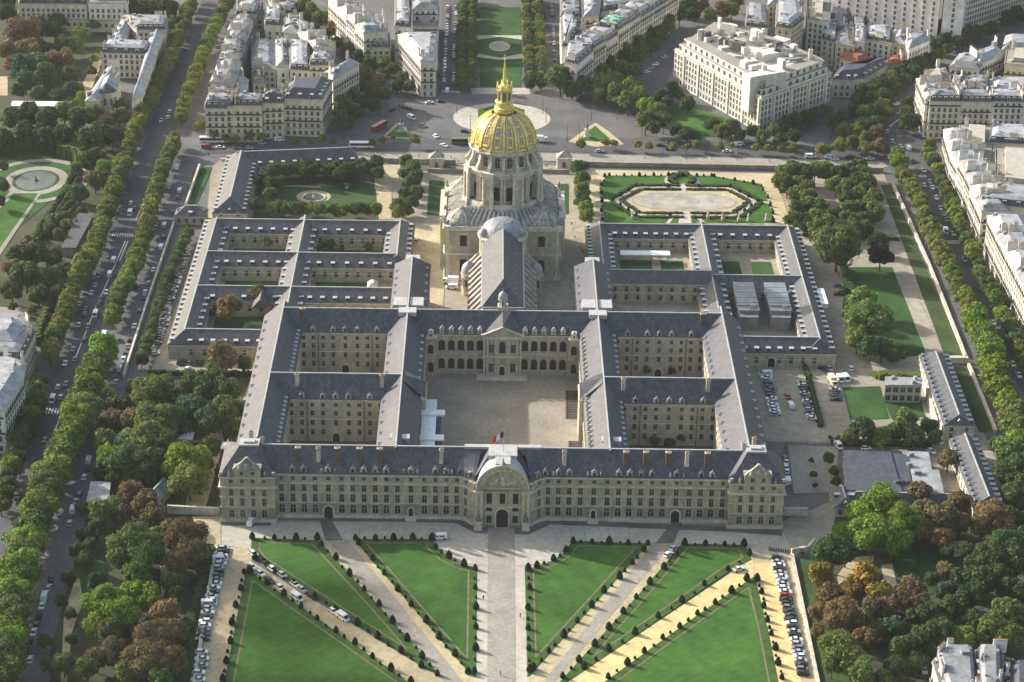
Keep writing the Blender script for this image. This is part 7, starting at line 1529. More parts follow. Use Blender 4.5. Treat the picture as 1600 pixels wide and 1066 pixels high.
# ------------------------------------------------------------------ clipped cones and hedges
def cone_mesh(seed):
    rr = random.Random(seed); np_ = np.random.RandomState(seed); V = []; F = []
    prof = [(0.30, 0), (0.92, 0.18), (1.0, 0.55), (0.93, 1.0), (0.72, 1.55), (0.42, 2.05), (0.14, 2.4), (0.02, 2.5)]; k = 12
    for r_, z in prof:
        for j in range(k): V.append((r_*0.95*cos(2*pi*j/k), r_*0.95*sin(2*pi*j/k), z))
    for p in range(len(prof)-1):
        for j in range(k): F.append((p*k+j, p*k+(j+1) % k, (p+1)*k+(j+1) % k, (p+1)*k+j))
    for _ in range(420):
        t_ = np_.uniform(0.02, 0.97)*2.45; a = np_.uniform(0, 2*pi)
        r_ = np.interp(t_, [p[1] for p in prof], [p[0] for p in prof]); c = np.array((r_*cos(a), r_*sin(a), t_)); nn = np.array((cos(a), sin(a), 0.4))+np_.normal(size=3)*0.5
        nn /= np.linalg.norm(nn); u = np.cross(nn, np_.normal(size=3)); u /= np.linalg.norm(u); v = np.cross(nn, u); i1 = len(V); s_ = 0.11
        for p, q in ((-1, -1), (1, -1), (1, 1), (-1, 1)): V.append(tuple(c+u*p*s_+v*q*s_))
        F.append((i1, i1+1, i1+2, i1+3))
    me = bpy.data.meshes.new('clipped_yew'); me.from_pydata(V, [], F); me.materials.append(leaf_m); me.update(); return me
CONES = [cone_mesh(s) for s in range(3)]
def cones(where, pts, n, big=1.0, small=0.5, off=0.0, grp='clipped yews edging the lawns', zz=0.2, frm='from palace'):
    W_ = [G(u, v) for u, v in pts]; Ls = [hypot(W_[i+1][0]-W_[i][0], W_[i+1][1]-W_[i][1]) for i in range(len(W_)-1)]; T = sum(Ls)
    rr = random.Random(n+len(where))
    for i in range(n):
        d = T*i/(n-1); s = 0
        while s < len(Ls)-1 and d > Ls[s]: d -= Ls[s]; s += 1
        x, y = lerp(W_[s], W_[s+1], d/Ls[s]); bg_ = i % 2 == 0
        u_, v_ = x, y
        o = bpy.data.objects.new('clipped_yew', CONES[i % 3]); COL.objects.link(o); o.location = (x, y, zz); k = (big if bg_ else small)*rr.uniform(0.78, 1.18); o.location = (x+rr.uniform(-0.4, 0.4), y+rr.uniform(-0.5, 0.5), zz)
        if not inframe(x, y, 0, 12): bpy.data.objects.remove(o); continue
        o.scale = (k, k, k*(1.05 if bg_ else 1.0)); o.rotation_euler = (0, 0, rr.random()*6); o.color = (0.022*rr.uniform(0.8, 1.2), 0.042, 0.018, 1)
        tag(o, '%s clipped yew %s, %s %s' % ('large' if bg_ else 'small', where, ordn(i), frm), 'topiary', grp)
cones('on top edge of outer left lawn pair', [(396, 842), (495, 844)], 7, frm='from left')
cones('on top edge of inner left lawn', [(556, 843), (674, 844)], 9, frm='from left')
cones('on top edge of inner right lawn', [(894, 848), (1012, 852)], 9, frm='from left')
cones('on top edge of outer right lawn', [(1070, 852), (1164, 854)], 7, frm='from left')
cones('on right side of outer left lawn', [(503, 852), (590, 945), (684, 1056)], 17)
cones('on left side of outer left lawn', [(400, 875), (422, 890), (552, 973), (660, 1042)], 17)
cones('on left side of inner left lawn', [(562, 852), (642, 946), (733, 1052)], 17)
cones('on central edge of inner left lawn', [(742.5, 890), (741.5, 1050)], 11)
cones('on curve of inner left lawn', [(682, 857), (700, 872), (726, 884)], 5)
cones('on curve of inner right lawn', [(884, 864), (862, 877), (838, 887)], 5)
cones('on central edge of inner right lawn', [(825.5, 892), (827.5, 1050)], 11)
cones('on right side of inner right lawn', [(1007, 862), (912, 962), (834, 1046)], 17)
cones('on left side of outer right lawn', [(1058, 868), (1002, 928), (936, 1004), (880, 1060)], 17)
cones('on right side of outer right lawn', [(1172, 868), (1138, 890), (1049, 952), (912, 1045)], 15)
cones('on yellow path edge of far right lawn', [(1168, 908), (1076, 970), (950, 1060)], 17)
cones('on outer edge of far right lawn', [(1183, 908), (1204, 985), (1222, 1062)], 15)
cones('on diagonal edge of far left lawn', [(392, 896), (520, 985), (640, 1068)], 19)
cones('on outer edge of far left lawn', [(381, 896), (366, 960), (350, 1066)], 13)
PG = 'little clipped yews of the parterre'
cones('on the far rim of the parterre', [(952, 275), (1112, 276)], 15, 0.8, 0.45, grp=PG, frm='from left')
cones('on the right rim of the parterre', [(1116, 277), (1188, 290), (1204, 320), (1208, 348)], 15, 0.8, 0.45, grp=PG, frm='from far end')
cones('on the left rim of the parterre', [(946, 277), (938, 292), (942, 345)], 11, 0.8, 0.45, grp=PG, frm='from far end')
def hedge(label, pts, wd, h, grp='clipped hedges of the parterre', ty='d', world=False):
    W_ = pts if world else [G(u, v) for u, v in pts]; b = MB(); rr = random.Random(len(label))
    for i in range(len(W_)-1):
        (x0, y0), (x1, y1) = W_[i], W_[i+1]; l = hypot(x1-x0, y1-y0); k = max(1, int(l/1.1)); a = atan2(y1-y0, x1-x0)
        for j in range(k):
            for q in range(3):
                x, y = x0+(x1-x0)*(j+rr.random())/k, y0+(y1-y0)*(j+rr.random())/k; s_ = wd*rr.uniform(0.5, 1.0)
                b.obox(x+rr.uniform(-0.3, 0.3)*wd, y+rr.uniform(-0.3, 0.3)*wd, rr.random()*3, s_, s_*rr.uniform(0.6, 1), 0.1, h*rr.uniform(0.7, 1.12))
    o = b.build('hedge', leaf_m); o.color = tuple(c*1.3 for c in TC[ty][0])+(1,); tag(o, label, 'hedge', grp); return o
def arcw(c, rx, ry, a0, a1, n=14): return [(c[0]+rx*cos(a0+(a1-a0)*i/n), c[1]+ry*sin(a0+(a1-a0)*i/n)) for i in range(n+1)]
def shr(P_, d): return shrink(P_, d)
for k, nm in enumerate(('far left slant', 'far side', 'far right slant', 'near right slant', 'near side', 'near left slant')):
    for lst, wd_, tx in ((shrink(WI, 1.3), 1.7, 'inner'), (shrink(WO, -1.6), 2.0, 'outer')):
        a_, b_ = lst[k], lst[(k+1) % 6]; l_ = hypot(a_[0]-b_[0], a_[1]-b_[1])
        if k in (1, 4): 
            m_ = lerp(a_, b_, 0.5); gp = 2.2/l_
            hedge('low %s hedge, %s, left half, around the dry basin' % (tx, nm), [lerp(a_, b_, 0.03), lerp(a_, b_, 0.5-gp)], wd_, 0.9, world=True); hedge('low %s hedge, %s, right half, around the dry basin' % (tx, nm), [lerp(a_, b_, 0.5+gp), lerp(a_, b_, 0.97)], wd_, 0.9, world=True)
        else: hedge('low %s hedge on the %s of the dry basin' % (tx, nm), [lerp(a_, b_, 0.06), lerp(a_, b_, 0.94)], wd_, 0.9, world=True)
    for q in range(3):
        x_, y_ = lerp(WO[k], WO[(k+1) % 6], (q+0.0)/3); o = bpy.data.objects.new('clipped_yew', CONES[q]); COL.objects.link(o); o.location = (x_, y_, 0.2); o.scale = (0.75, 0.75, 0.8); o.color = (0.022, 0.042, 0.018, 1); tag(o, 'little clipped yew by the basin walk, %s, %s of three' % (nm, ordn(q)), 'topiary', PG)
hedge('dark hedge clump behind the dry basin around a small flower circle', arcw(G(1066, 282), 5.2, 7, -0.9, pi+0.9, 16), 2.6, 1.6, world=True)
hedge('long low hedge along the far edge of the parking garden', [(234, 586), (400, 588)], 2.0, 2.0, 'garden hedges')
hedge('low hedge between the two halves of the parking ground', [(1257, 570), (1283, 668)], 1.8, 1.6, 'garden hedges')
hedge('hedge behind the service building on the right', [(1300, 694), (1452, 698)], 2.4, 2.2, 'garden hedges')
hedge('long low hedge bar left of the grove lawn', [(1252, 369), (1404, 376)], 1.6, 1.4, 'garden hedges')
hedge('dark hedge along the right parking row', [(1318, 420), (1328, 455), (1322, 490)], 2.5, 2.5, 'garden hedges')
hedge('yellow-green hedge above the garden office', [(1372, 590), (1442, 592)], 4.0, 2.2, 'garden hedges', 'p')
hedge('tall clipped hedge curving behind the round pond', [(-20, 244), (30, 234), (92, 234), (96, 244), (120, 256), (130, 262)], 2.2, 6.5, 'garden hedges', 'p')
hedge('dark hedge along the left moat edge of the park', [(330, 862), (292, 985), (262, 1090)], 2.6, 1.6, 'garden hedges')
hedge('tall hedge beside the museum at the left edge', [(80, 470), (58, 540)], 2.4, 4.0, 'garden hedges', 'g')

# ------------------------------------------------------------------ vehicles
def car_proto(kind):
    """body, glass, wheels; centred at the origin, nose towards +x"""
    if kind == 'hatch': L_, W_, H_, pr = 4.1, 1.75, 1.48, [(-2.05, 0.35), (2.05, 0.35), (2.05, 0.72), (1.75, 0.88), (0.95, 0.98), (-1.7, 0.98), (-2.05, 0.85)]; gl = [(-1.85, 0.97), (1.0, 0.97), (0.35, 1.44), (-1.5, 1.46)]
    elif kind == 'saloon': L_, W_, H_, pr = 4.6, 1.8, 1.44, [(-2.3, 0.35), (2.3, 0.35), (2.3, 0.7), (1.9, 0.86), (1.0, 0.96), (-1.5, 0.98), (-2.25, 0.92)]; gl = [(-1.5, 0.97), (1.05, 0.95), (0.35, 1.4), (-0.9, 1.42)]
    elif kind == 'van': L_, W_, H_, pr = 5.2, 1.95, 2.2, [(-2.6, 0.4), (2.6, 0.4), (2.6, 0.9), (2.2, 1.15), (1.35, 2.05), (1.1, 2.2), (-2.55, 2.2), (-2.6, 2.1)]; gl = None
    elif kind == 'truck': L_, W_, H_, pr = 7.0, 2.3, 3.2, None; gl = None
    else: L_, W_, H_, pr = 12.0, 2.5, 3.1, [(-6, 0.4), (6, 0.4), (6, 2.9), (5.7, 3.1), (-5.9, 3.1), (-6, 3.0)]; gl = None
    hw = W_/2; b = MB()
    def ext(P, w0, w1=None, m=0):
        w1 = w1 or w0; n = len(P); zs_ = [p[1] for p in P]; lo, hi = min(zs_), max(zs_)
        f = lambda z: w0+(w1-w0)*((z-lo)/(hi-lo+1e-9))
        i = len(b.v); b.v += [(x, -f(z), z) for x, z in P]+[(x, f(z), z) for x, z in P]
        b.f.append(tuple(range(i, i+n))); b.m.append(m); b.f.append(tuple(range(i+2*n-1, i+n-1, -1))); b.m.append(m)
        for k in range(n): j = (k+1) % n; b.f.append((i+j, i+k, i+n+k, i+n+j)); b.m.append(m)
    if kind == 'truck':
        ext([(1.4, 0.6), (3.5, 0.6), (3.5, 1.6), (3.2, 2.5), (1.4, 2.5)], hw*0.93); b.box(-3.5, 1.2, -hw, hw, 0.9, 3.3, 0); b.box(-3.4, 3.3, -hw*0.8, hw*0.8, 0.5, 0.9, 0)
    else: ext(pr, hw, hw*0.96 if kind in ('van', 'bus') else hw)
    if gl:   # painted roof
        (x0, z0), (x1, z1), (x2, z2), (x3, z3) = gl; b.prism([(x3+0.05, -hw*0.76), (x2-0.05, -hw*0.76), (x2-0.05, hw*0.76), (x3+0.05, hw*0.76)], z2-0.02, z2+0.05)
    body = b.mesh('car_body', paint_m)
    b = MB()
    if gl: ext([(gl[0][0], gl[0][1]), (gl[1][0], gl[1][1]), (gl[2][0], gl[2][1]-0.02), (gl[3][0], gl[3][1]-0.02)], hw*0.93, hw*0.78)
    elif kind == 'van':
        b.quad((2.24, -hw*0.85, 1.17), (2.24, hw*0.85, 1.17), (1.43, hw*0.85, 2.03), (1.43, -hw*0.85, 2.03)); b.box(0.6, 1.5, -hw-0.01, hw+0.01, 1.25, 1.8); b.box(-1.5, 0.2, -hw-0.008, hw+0.008, 1.3, 1.8)
    elif kind == 'truck': b.quad((3.52, -hw*0.8, 1.6), (3.52, hw*0.8, 1.6), (3.24, hw*0.8, 2.4), (3.24, -hw*0.8, 2.4)); b.box(2.2, 3.1, -hw*0.95, hw*0.95, 1.6, 2.3)
    else:
        b.box(-5.6, 5.7, -hw-0.02, hw+0.02, 1.5, 2.6); b.quad((6.02, -hw*0.85, 1.3), (6.02, hw*0.85, 1.3), (6.02, hw*0.85, 2.8), (6.02, -hw*0.85, 2.8))
    glass = b.mesh('car_glass', glass_m)
    b = MB(); R_ = 0.33 if kind in ('hatch', 'saloon') else 0.42
    n = 12; i = 0
    for s, y in ((0, -0.11), (1, 0.11)):
        b.v += [(R_*cos(2*pi*k/n), y, R_*sin(2*pi*k/n)) for k in range(n)]
    b.f.append(tuple(range(n))); b.f.append(tuple(range(2*n-1, n-1, -1))); b.m += [0, 0]
    for k in range(n): j = (k+1) % n; b.f.append((j, k, n+k, n+j)); b.m.append(0)
    wheel = b.mesh('wheel', tyre_m)
    return body, glass, wheel, L_, W_, R_
PRO = {k: car_proto(k) for k in ('hatch', 'saloon', 'van', 'truck', 'bus')}
KN = {'hatch': ('hatchback', 'car'), 'saloon': ('saloon', 'car'), 'van': ('van', 'van'), 'truck': ('box truck', 'truck'), 'bus': ('bus', 'bus')}
CC = {'white': (0.75, 0.76, 0.78), 'silver': (0.40, 0.42, 0.45), 'grey': (0.17, 0.18, 0.19), 'black': (0.02, 0.021, 0.024), 'red': (0.33, 0.03, 0.02), 'blue': (0.05, 0.10, 0.22), 'green': (0.10, 0.14, 0.03), 'dark blue': (0.02, 0.03, 0.07), 'cream': (0.6, 0.55, 0.42), 'light blue': (0.30, 0.40, 0.52)}
NC = [0]; NCAR = [0]; LATE = []
def vehicle(kind, col, x, y, ang, label, group, z=0.1):
    body, glass, wheel, L_, W_, R_ = PRO[kind]
    if KN[kind][1] == 'car': NCAR[0] += 1
    if NCAR[0] > 300 and KN[kind][1] == 'car': LATE.append((kind, col, x, y, ang, z)); return
    nm = {'hatch': 'hatchback', 'saloon': 'saloon_car', 'van': 'van', 'truck': 'truck', 'bus': 'bus'}[kind]
    t = empty(nm, x, y, z, ang); tag(t, label, KN[kind][1], group); NC[0] += 1
    o = inst('body', body, t, 0, 0, 0); o.color = CC[col]+(1,)
    inst('window_glass', glass, t, 0, 0, 0)
    for sx in (-1, 1):
        for sy in (-1, 1): inst('wheel', wheel, t, sx*L_*0.31, sy*(W_/2-0.1), R_)
    return t
def car_px(kind, col, u, v, ang, where, group): 
    x, y = G(u, v, 0.7); return vehicle(kind, col, x, y, radians(ang), '%s %s %s' % (col, KN[kind][0], where), group)
RC = ['white', 'white', 'silver', 'silver', 'grey', 'black', 'black', 'dark blue', 'grey', 'white']
def parked(where, pts, n, ang, group, seed, cols=None, kinds=('hatch', 'saloon', 'hatch'), jit=0.25, miss=0.0, z=0.1, frm='from palace end', vans=()):
    W_ = [G(u, v) for u, v in pts]; rr = random.Random(seed); Ls = [hypot(W_[i+1][0]-W_[i][0], W_[i+1][1]-W_[i][1]) for i in range(len(W_)-1)]; T = sum(Ls); c_ = 0
    for i in range(n):
        d = T*(i+0.5)/n; s = 0
        while s < len(Ls)-1 and d > Ls[s]: d -= Ls[s]; s += 1
        x, y = lerp(W_[s], W_[s+1], d/Ls[s]); a = radians(ang) if ang is not None else atan2(W_[s+1][1]-W_[s][1], W_[s+1][0]-W_[s][0])
        if rr.random() < miss or not inframe(x, y, 0, 10): continue
        k = 'van' if i in vans else rr.choice(kinds); col = cols[i % len(cols)] if cols else rr.choice(RC)
        if i in vans: col = 'white'
        vehicle(k, col, x+rr.uniform(-jit, jit), y+rr.uniform(-jit, jit)*0.4, a+rr.uniform(-0.05, 0.05)+(pi if rr.random() < 0.4 else 0), '%s %s %s, %s %s' % (col, KN[k][0], where, ordn(c_), frm), group, z); c_ += 1
LC = ['silver', 'black', 'white', 'black', 'white', 'silver', 'black', 'black', 'grey', 'white', 'white', 'black', 'silver', 'white', 'black', 'silver', 'white', 'black', 'white', 'white', 'grey', 'black', 'black', 'red', 'white']
parked('on the sand strip beside the dark park', [(351, 856), (322, 968), (317, 1004)], 23, 3, 'cars parked on the left sand strip', 1, LC, vans=(3, 14))
parked('in the spaced end of the left sand strip', [(317, 1016), (315, 1032), (313, 1044), (311, 1056), (309, 1070)], 5, 2, 'cars parked on the left sand strip', 2, ['white', 'white', 'silver', 'white', 'white'])
parked('on the yellow sand strip by the right moat wall', [(1215, 872), (1216, 884), (1228, 936), (1243, 1000), (1256, 1058)], 30, -3, 'cars parked on the right sand strip', 3, ['black', 'silver', 'white', 'black', 'silver', 'white', 'light blue', 'silver', 'white', 'white', 'red', 'black', 'black', 'grey', 'dark blue', 'black', 'black', 'white', 'black', 'silver', 'black', 'white', 'silver', 'grey', 'light blue', 'white', 'silver', 'black', 'grey'])
for i, (u, v, k, c) in enumerate(((396, 865, 'hatch', 'white'), (410, 875, 'saloon', 'black'), (426, 889, 'hatch', 'white'), (441, 898, 'hatch', 'silver'), (461, 913, 'hatch', 'white'), (472, 921, 'hatch', 'silver'), (488, 932, 'hatch', 'black'), (521, 955, 'hatch', 'white'), (536, 965, 'van', 'white'))):
    car_px(k, c, u, v, -50, 'on the right side of the sandy diagonal path, %s from palace' % ordn(i), 'cars parked on the sandy diagonal')
for i, (u, v, k, c) in enumerate(((393, 886, 'hatch', 'white'), (407, 896, 'hatch', 'white'), (421, 907, 'saloon', 'black'), (438, 918, 'hatch', 'white'), (464, 934, 'van', 'white'))):
    car_px(k, c, u, v, -50, 'on the left side of the sandy diagonal path, %s from palace' % ordn(i), 'cars parked on the sandy diagonal')
G2 = 'vehicles standing on the forecourt'
car_px('van', 'white', 392, 817, 80, 'standing before the left end pavilion', G2)
car_px('van', 'white', 687, 840, 188, 'driving on the pale forecourt left of the portal', G2)
car_px('hatch', 'white', 1044, 866, 50, 'nearer one of two at the head of the right diagonal path', G2); car_px('hatch', 'silver', 1053, 856, 50, 'farther one of two at the head of the right diagonal path', G2)
car_px('saloon', 'white', 1154, 889, 30, 'at the head of the yellow path', G2)
car_px('van', 'white', 1231, 752, 90, 'standing close by the right palace end', G2)
parked('beside the right palace end', [(1227, 715), (1229, 742)], 4, 88, G2, 5, ['black', 'white', 'white', 'white'], frm='from the far end')
# lot right of the palace
PL = 'cars in the right parking ground'
parked('in the left row of the right parking ground', [(1195, 585), (1203, 618), (1213, 652)], 14, 8, PL, 6, ['white', 'white', 'silver', 'black', 'black', 'black', 'black', 'black', 'white', 'silver', 'white', 'white', 'white', 'silver'], vans=(0,), frm='from the far end')
parked('in the middle row of the right parking ground', [(1252, 598), (1260, 622), (1269, 658)], 14, -12, PL, 7, ['silver', 'white', 'black', 'dark blue', 'silver', 'grey', 'black', 'white', 'black', 'dark blue', 'silver', 'black'], frm='from the far end')
parked('in the short row by the small lawn', [(1304, 609), (1307, 628)], 5, -5, PL, 8, ['cream', 'dark blue', 'black', 'dark blue', 'black'], frm='from the far end')
car_px('truck', 'cream', 1301, 598, -80, 'parked by the small lawn', PL); car_px('van', 'white', 1313, 593, -80, 'left one of a pair by the small lawn', PL); car_px('van', 'white', 1322, 592, -80, 'right one of a pair by the small lawn', PL)
car_px('saloon', 'red', 1231, 619, 96, 'in the open lane of the parking ground', PL); car_px('van', 'white', 1235, 634, 100, 'in the open lane behind the red car', PL)
car_px('saloon', 'dark blue', 1285, 576, -60, 'at the top of the right parking ground', PL); car_px('hatch', 'silver', 1296, 576, -70, 'beside the blue one at the top of the right parking ground', PL); car_px('hatch', 'white', 1330, 575, 90, 'at the foot of the big leafy tree', PL)
car_px('van', 'white', 1310, 697, -75, 'in the yard above the service building', PL); car_px('hatch', 'white', 1302, 634, 0, 'lowest by the small lawn', PL) if 0 else None
car_px('hatch', 'white', 1353, 700, 5, 'behind the service building', PL); car_px('hatch', 'white', 1455, 705, -60, 'beside the autumn tree in the service yard', PL); car_px('saloon', 'silver', 1443, 686, 60, 'under the trees by the garden wing', PL)
car_px('saloon', 'grey', 1310, 446, 0, 'upper one parked at the dark hedge right of the palace', PL); car_px('saloon', 'black', 1311, 459, 0, 'lower one parked at the dark hedge right of the palace', PL)
# left lot
PL2 = 'cars in the left parking ground'
for i, (p, n) in enumerate((([(292, 392), (290, 402)], 2), ([(286, 410), (283, 420)], 3), ([(278, 432), (272, 452)], 7), ([(270, 456), (266, 470)], 4), ([(261, 484), (255, 512)], 8), ([(251, 515), (246, 540)], 6), ([(243, 550), (242, 556)], 2))):
    parked('in the %s cluster of the left parking ground' % ordn(i), p, n, 10, PL2, 20+i, frm='from the far end')
parked('in the short row at the near end of the left parking ground', [(276, 568), (318, 570)], 5, 85, PL2, 30, ['black', 'black', 'grey', 'black', 'black'], frm='from the left')
car_px('hatch', 'white', 293, 576, 80, 'in front of the short dark row in the left parking ground', PL2)
car_px('truck', 'white', 704, 441, 178, 'standing by the rounded side chapel', 'vehicles in the church yard'); car_px('van', 'white', 706, 449, 180, 'standing in front of the box truck by the side chapel', 'vehicles in the church yard'); car_px('hatch', 'silver', 652, 376, 70, 'near the dome trees in the church yard', 'vehicles in the church yard')
# left boulevard traffic
TB = 'traffic on the left boulevard'
TBV = []
for i, (v, u, k, c) in enumerate(sorted((v, u, k, c) for u, v, k, c, a in ((178, 407, 'van', 'white', 62), (172, 429, 'van', 'white', 62), (154, 430, 'van', 'silver', 62), (149, 445, 'saloon', 'silver', 62), (143, 457, 'saloon', 'white', 62), (166, 457, 'hatch', 'white', 62), (157, 466, 'saloon', 'black', 62), (155, 474, 'saloon', 'black', 62), (149, 492, 'van', 'white', 62), (134, 482, 'saloon', 'black', 62), (123, 507, 'hatch', 'white', 62), (138, 510, 'hatch', 'grey', 62), (132, 531, 'hatch', 'black', 62), (114, 546, 'hatch', 'grey', 62), (102, 567, 'saloon', 'white', 62), (117, 561, 'saloon', 'grey', 62), (91, 604, 'hatch', 'white', 62), (103, 600, 'saloon', 'blue', 62), (82, 625, 'van', 'white', 62), (95, 620, 'hatch', 'silver', 62), (70, 687, 'saloon', 'grey', 62), (52, 679, 'hatch', 'black', 62), (203, 334, 'van', 'white', 62), (210, 325, 'saloon', 'black', 62), (205, 317, 'hatch', 'white', 62), (133, 490, 'saloon', 'black', 62), (265, 174, 'hatch', 'white', 62), (262, 183, 'hatch', 'white', 62), (252, 188, 'saloon', 'silver', 62), (351, 2, 'van', 'white', 62), (87, 497, 'van', 'white', 62), (124, 474, 'hatch', 'white', 62), (82, 520, 'hatch', 'silver', 62), (27, 775, 'saloon', 'grey', 62), (8, 838, 'saloon', 'black', 62)))):
    car_px(k, c, u, v, 90 if i % 3 else -90, 'on the left boulevard, %s vehicle from its far end' % ordn(i), TB)
TS = 'vehicles on the left service road'
for i, (u, v, k, c) in enumerate(((281, 299, 'van', 'silver'), (278, 308, 'saloon', 'black'), (270, 331, 'saloon', 'dark blue'), (257, 353, 'van', 'silver'), (244, 355, 'hatch', 'silver'), (256, 370, 'hatch', 'black'), (252, 387, 'van', 'white'), (240, 421, 'saloon', 'white'), (232, 442, 'hatch', 'silver'), (227, 456, 'hatch', 'white'), (226, 464, 'saloon', 'dark blue'), (211, 450, 'van', 'black'), (218, 486, 'hatch', 'black'), (210, 509, 'saloon', 'white'), (203, 531, 'hatch', 'black'), (200, 541, 'saloon', 'grey'), (196, 552, 'hatch', 'black'), (193, 560, 'hatch', 'white'), (190, 568, 'hatch', 'silver'), (187, 576, 'van', 'white'), (183, 588, 'saloon', 'black'), (181, 596, 'hatch', 'white'), (184, 531, 'hatch', 'grey'), (173, 556, 'hatch', 'silver'), (170, 566, 'hatch', 'white'), (166, 580, 'hatch', 'white'), (277, 262, 'van', 'white'), (265, 292, 'van', 'silver'), (163, 523, 'van', 'white'), (159, 654, 'hatch', 'white'), (139, 720, 'van', 'white'), (137, 731, 'hatch', 'black'), (132, 745, 'hatch', 'white'), (124, 772, 'hatch', 'black'), (119, 783, 'saloon', 'silver'), (114, 797, 'van', 'white'), (109, 817, 'hatch', 'silver'), (80, 903, 'saloon', 'black'), (76, 918, 'hatch', 'silver'), (70, 932, 'van', 'white'), (66, 946, 'saloon', 'white'), (61, 962, 'hatch', 'black'), (57, 975, 'hatch', 'black'), (53, 987, 'saloon', 'white'), (47, 1005, 'saloon', 'black'), (42, 1020, 'saloon', 'black'), (47, 1030, 'hatch', 'white'), (8, 1052, 'hatch', 'white'), (28, 1060, 'hatch', 'silver'))):
    car_px(k, c, u, v, 91, 'on the narrow service road, %s from the far end' % ordn(i), TS)
# south avenue and square
TA = 'vehicles on the avenue behind the dome'
for u, v, k, c, a, lb in ((331, 221, 'bus', 'white', 2, 'at the left crossroads before the slate wing'), (565, 229, 'bus', 'white', 1, 'on the avenue just past the slate wing'), (363, 208, 'van', 'white', 90, 'in the side lane by the left block'), (437, 219, 'van', 'white', 5, 'with square back by the median trees'), (410, 224, 'hatch', 'silver', 2, 'left of the square-backed van'), (344, 230, 'saloon', 'white', 1, 'behind the left end of the slate wing'), (370, 231, 'saloon', 'grey', 1, 'second behind the slate wing'), (389, 231, 'hatch', 'silver', 1, 'third behind the slate wing'), (323, 230, 'van', 'red', 1, 'small under the bus at the left crossroads'), (643, 184, 'van', 'white', -50, 'crossing the square on the left'), (661, 196, 'saloon', 'grey', -55, 'following the van across the square'), (681, 213, 'hatch', 'white', -60, 'near the near edge of the square'), (694, 227, 'saloon', 'white', -40, 'nearest the left gate pavilion'), (640, 170, 'saloon', 'black', -30, 'far left on the square'), (628, 166, 'hatch', 'black', -60, 'at the left rim of the square'), (613, 171, 'saloon', 'black', 70, 'beside the left island'), (671, 160, 'saloon', 'white', 20, 'at the top of the square'), (688, 158, 'hatch', 'dark blue', 20, 'beside the white one at the top of the square'), (699, 142, 'van', 'white', 88, 'entering the square from the lawn avenue'), (618, 142, 'van', 'white', -30, 'by the trees at the far left of the square'), (592, 200, 'bus', 'red', 60, 'parked beside the left lawn island'), (724, 223, 'bus', 'green', 3, 'with dotted side left of the dome'), (845, 220, 'truck', 'white', -3, 'big and bright right of the dome'), (726, 205, 'hatch', 'black', 0, 'half hidden left of the dome'),
    (937, 236, 'hatch', 'silver', 3, 'below the right lawn island'), (1032, 227, 'saloon', 'dark blue', 1, 'on the avenue beyond the parterre'), (1047, 233, 'saloon', 'black', -8, 'just right of the blue one beyond the parterre'), (1136, 236, 'saloon', 'white', 1, 'in mid avenue'), (1074, 220, 'van', 'white', 3, 'at the corner garden gate'), (1155, 226, 'van', 'white', 25, 'left one parked under the great white block'), (1166, 222, 'van', 'silver', 20, 'right one parked under the great white block'), (1190, 226, 'saloon', 'dark blue', 5, 'parked under the great white block'), (1266, 245, 'van', 'white', 2, 'small on the avenue near the grove'), (1296, 246, 'van', 'white', 0, 'first of the vehicles beyond the grove'), (1304, 248, 'saloon', 'white', 0, 'tucked in front of the van beyond the grove'), (1329, 245, 'saloon', 'black', 0, 'dark beyond the grove'), (1360, 248, 'hatch', 'white', 0, 'last at the corner before the right boulevard'), (1346, 249, 'saloon', 'black', 0, 'second dark one beyond the grove'), (1412, 108, 'hatch', 'white', 40, 'high up in the curved street') if 0 else (1402, 162, 'saloon', 'white', 30, 'in the curved street'), (1342, 172, 'saloon', 'white', 10, 'at the mouth of the curved street'), (1318, 175, 'saloon', 'silver', 0, 'below the curved slate building'), (1407, 228, 'saloon', 'white', 100, 'entering the right boulevard'), (1419, 232, 'van', 'white', 100, 'larger white at the top of the right boulevard'), (1387, 205, 'hatch', 'silver', 80, 'by the zebra stripes at the right crossroads'), (1394, 220, 'hatch', 'silver', 80, 'just before the right boulevard')):
    car_px(k, c, u, v, a, lb, TA)
TR = 'vehicles on the right boulevard'
for i, (u, v, k, c) in enumerate(((1427, 252, 'hatch', 'black'), (1444, 266, 'saloon', 'white'), (1453, 284, 'hatch', 'silver'), (1444, 289, 'saloon', 'silver'), (1457, 293, 'saloon', 'white'), (1463, 309, 'hatch', 'white'), (1470, 325, 'saloon', 'white'), (1474, 334, 'saloon', 'silver'), (1479, 343, 'saloon', 'silver'), (1478, 362, 'van', 'white'), (1490, 365, 'saloon', 'white'), (1507, 406, 'hatch', 'silver'), (1552, 504, 'saloon', 'silver'), (1556, 516, 'saloon', 'grey'), (1583, 569, 'hatch', 'white'), (1592, 586, 'saloon', 'white'), (1577, 920, 'hatch', 'white'), (1444, 1047, 'hatch', 'silver'))):
    car_px(k, c, u, v, -90, 'on the right boulevard, %s from the far end' % ordn(i) if i < 16 else ('in the dark wood road' if i == 16 else 'near the bottom right roofs'), TR)
TL = 'cars parked along the lawn avenue'
parked('in the far left lane of the lawn avenue', [(700, 10), (694, 130)], 24, None, TL, 40, miss=0.15, frm='from the top')
parked('in the near left lane of the lawn avenue', [(712, 10), (708, 140)], 22, None, TL, 41, miss=0.3, frm='from the top')
parked('in the right road of the lawn avenue', [(862, 5), (868, 120)], 18, None, TL, 42, miss=0.3, frm='from the top')
parked('in the shaded avenue left of the great white block', [(1008, 117), (1040, 88)], 5, 40, TL, 43, ['white', 'silver', 'white', 'grey', 'silver'], frm='from the square')
parked('at the far top left car park', [(22, 20), (50, 40)], 5, 20, TL, 44, ['white', 'silver', 'white', 'silver', 'white'], frm='from the left')

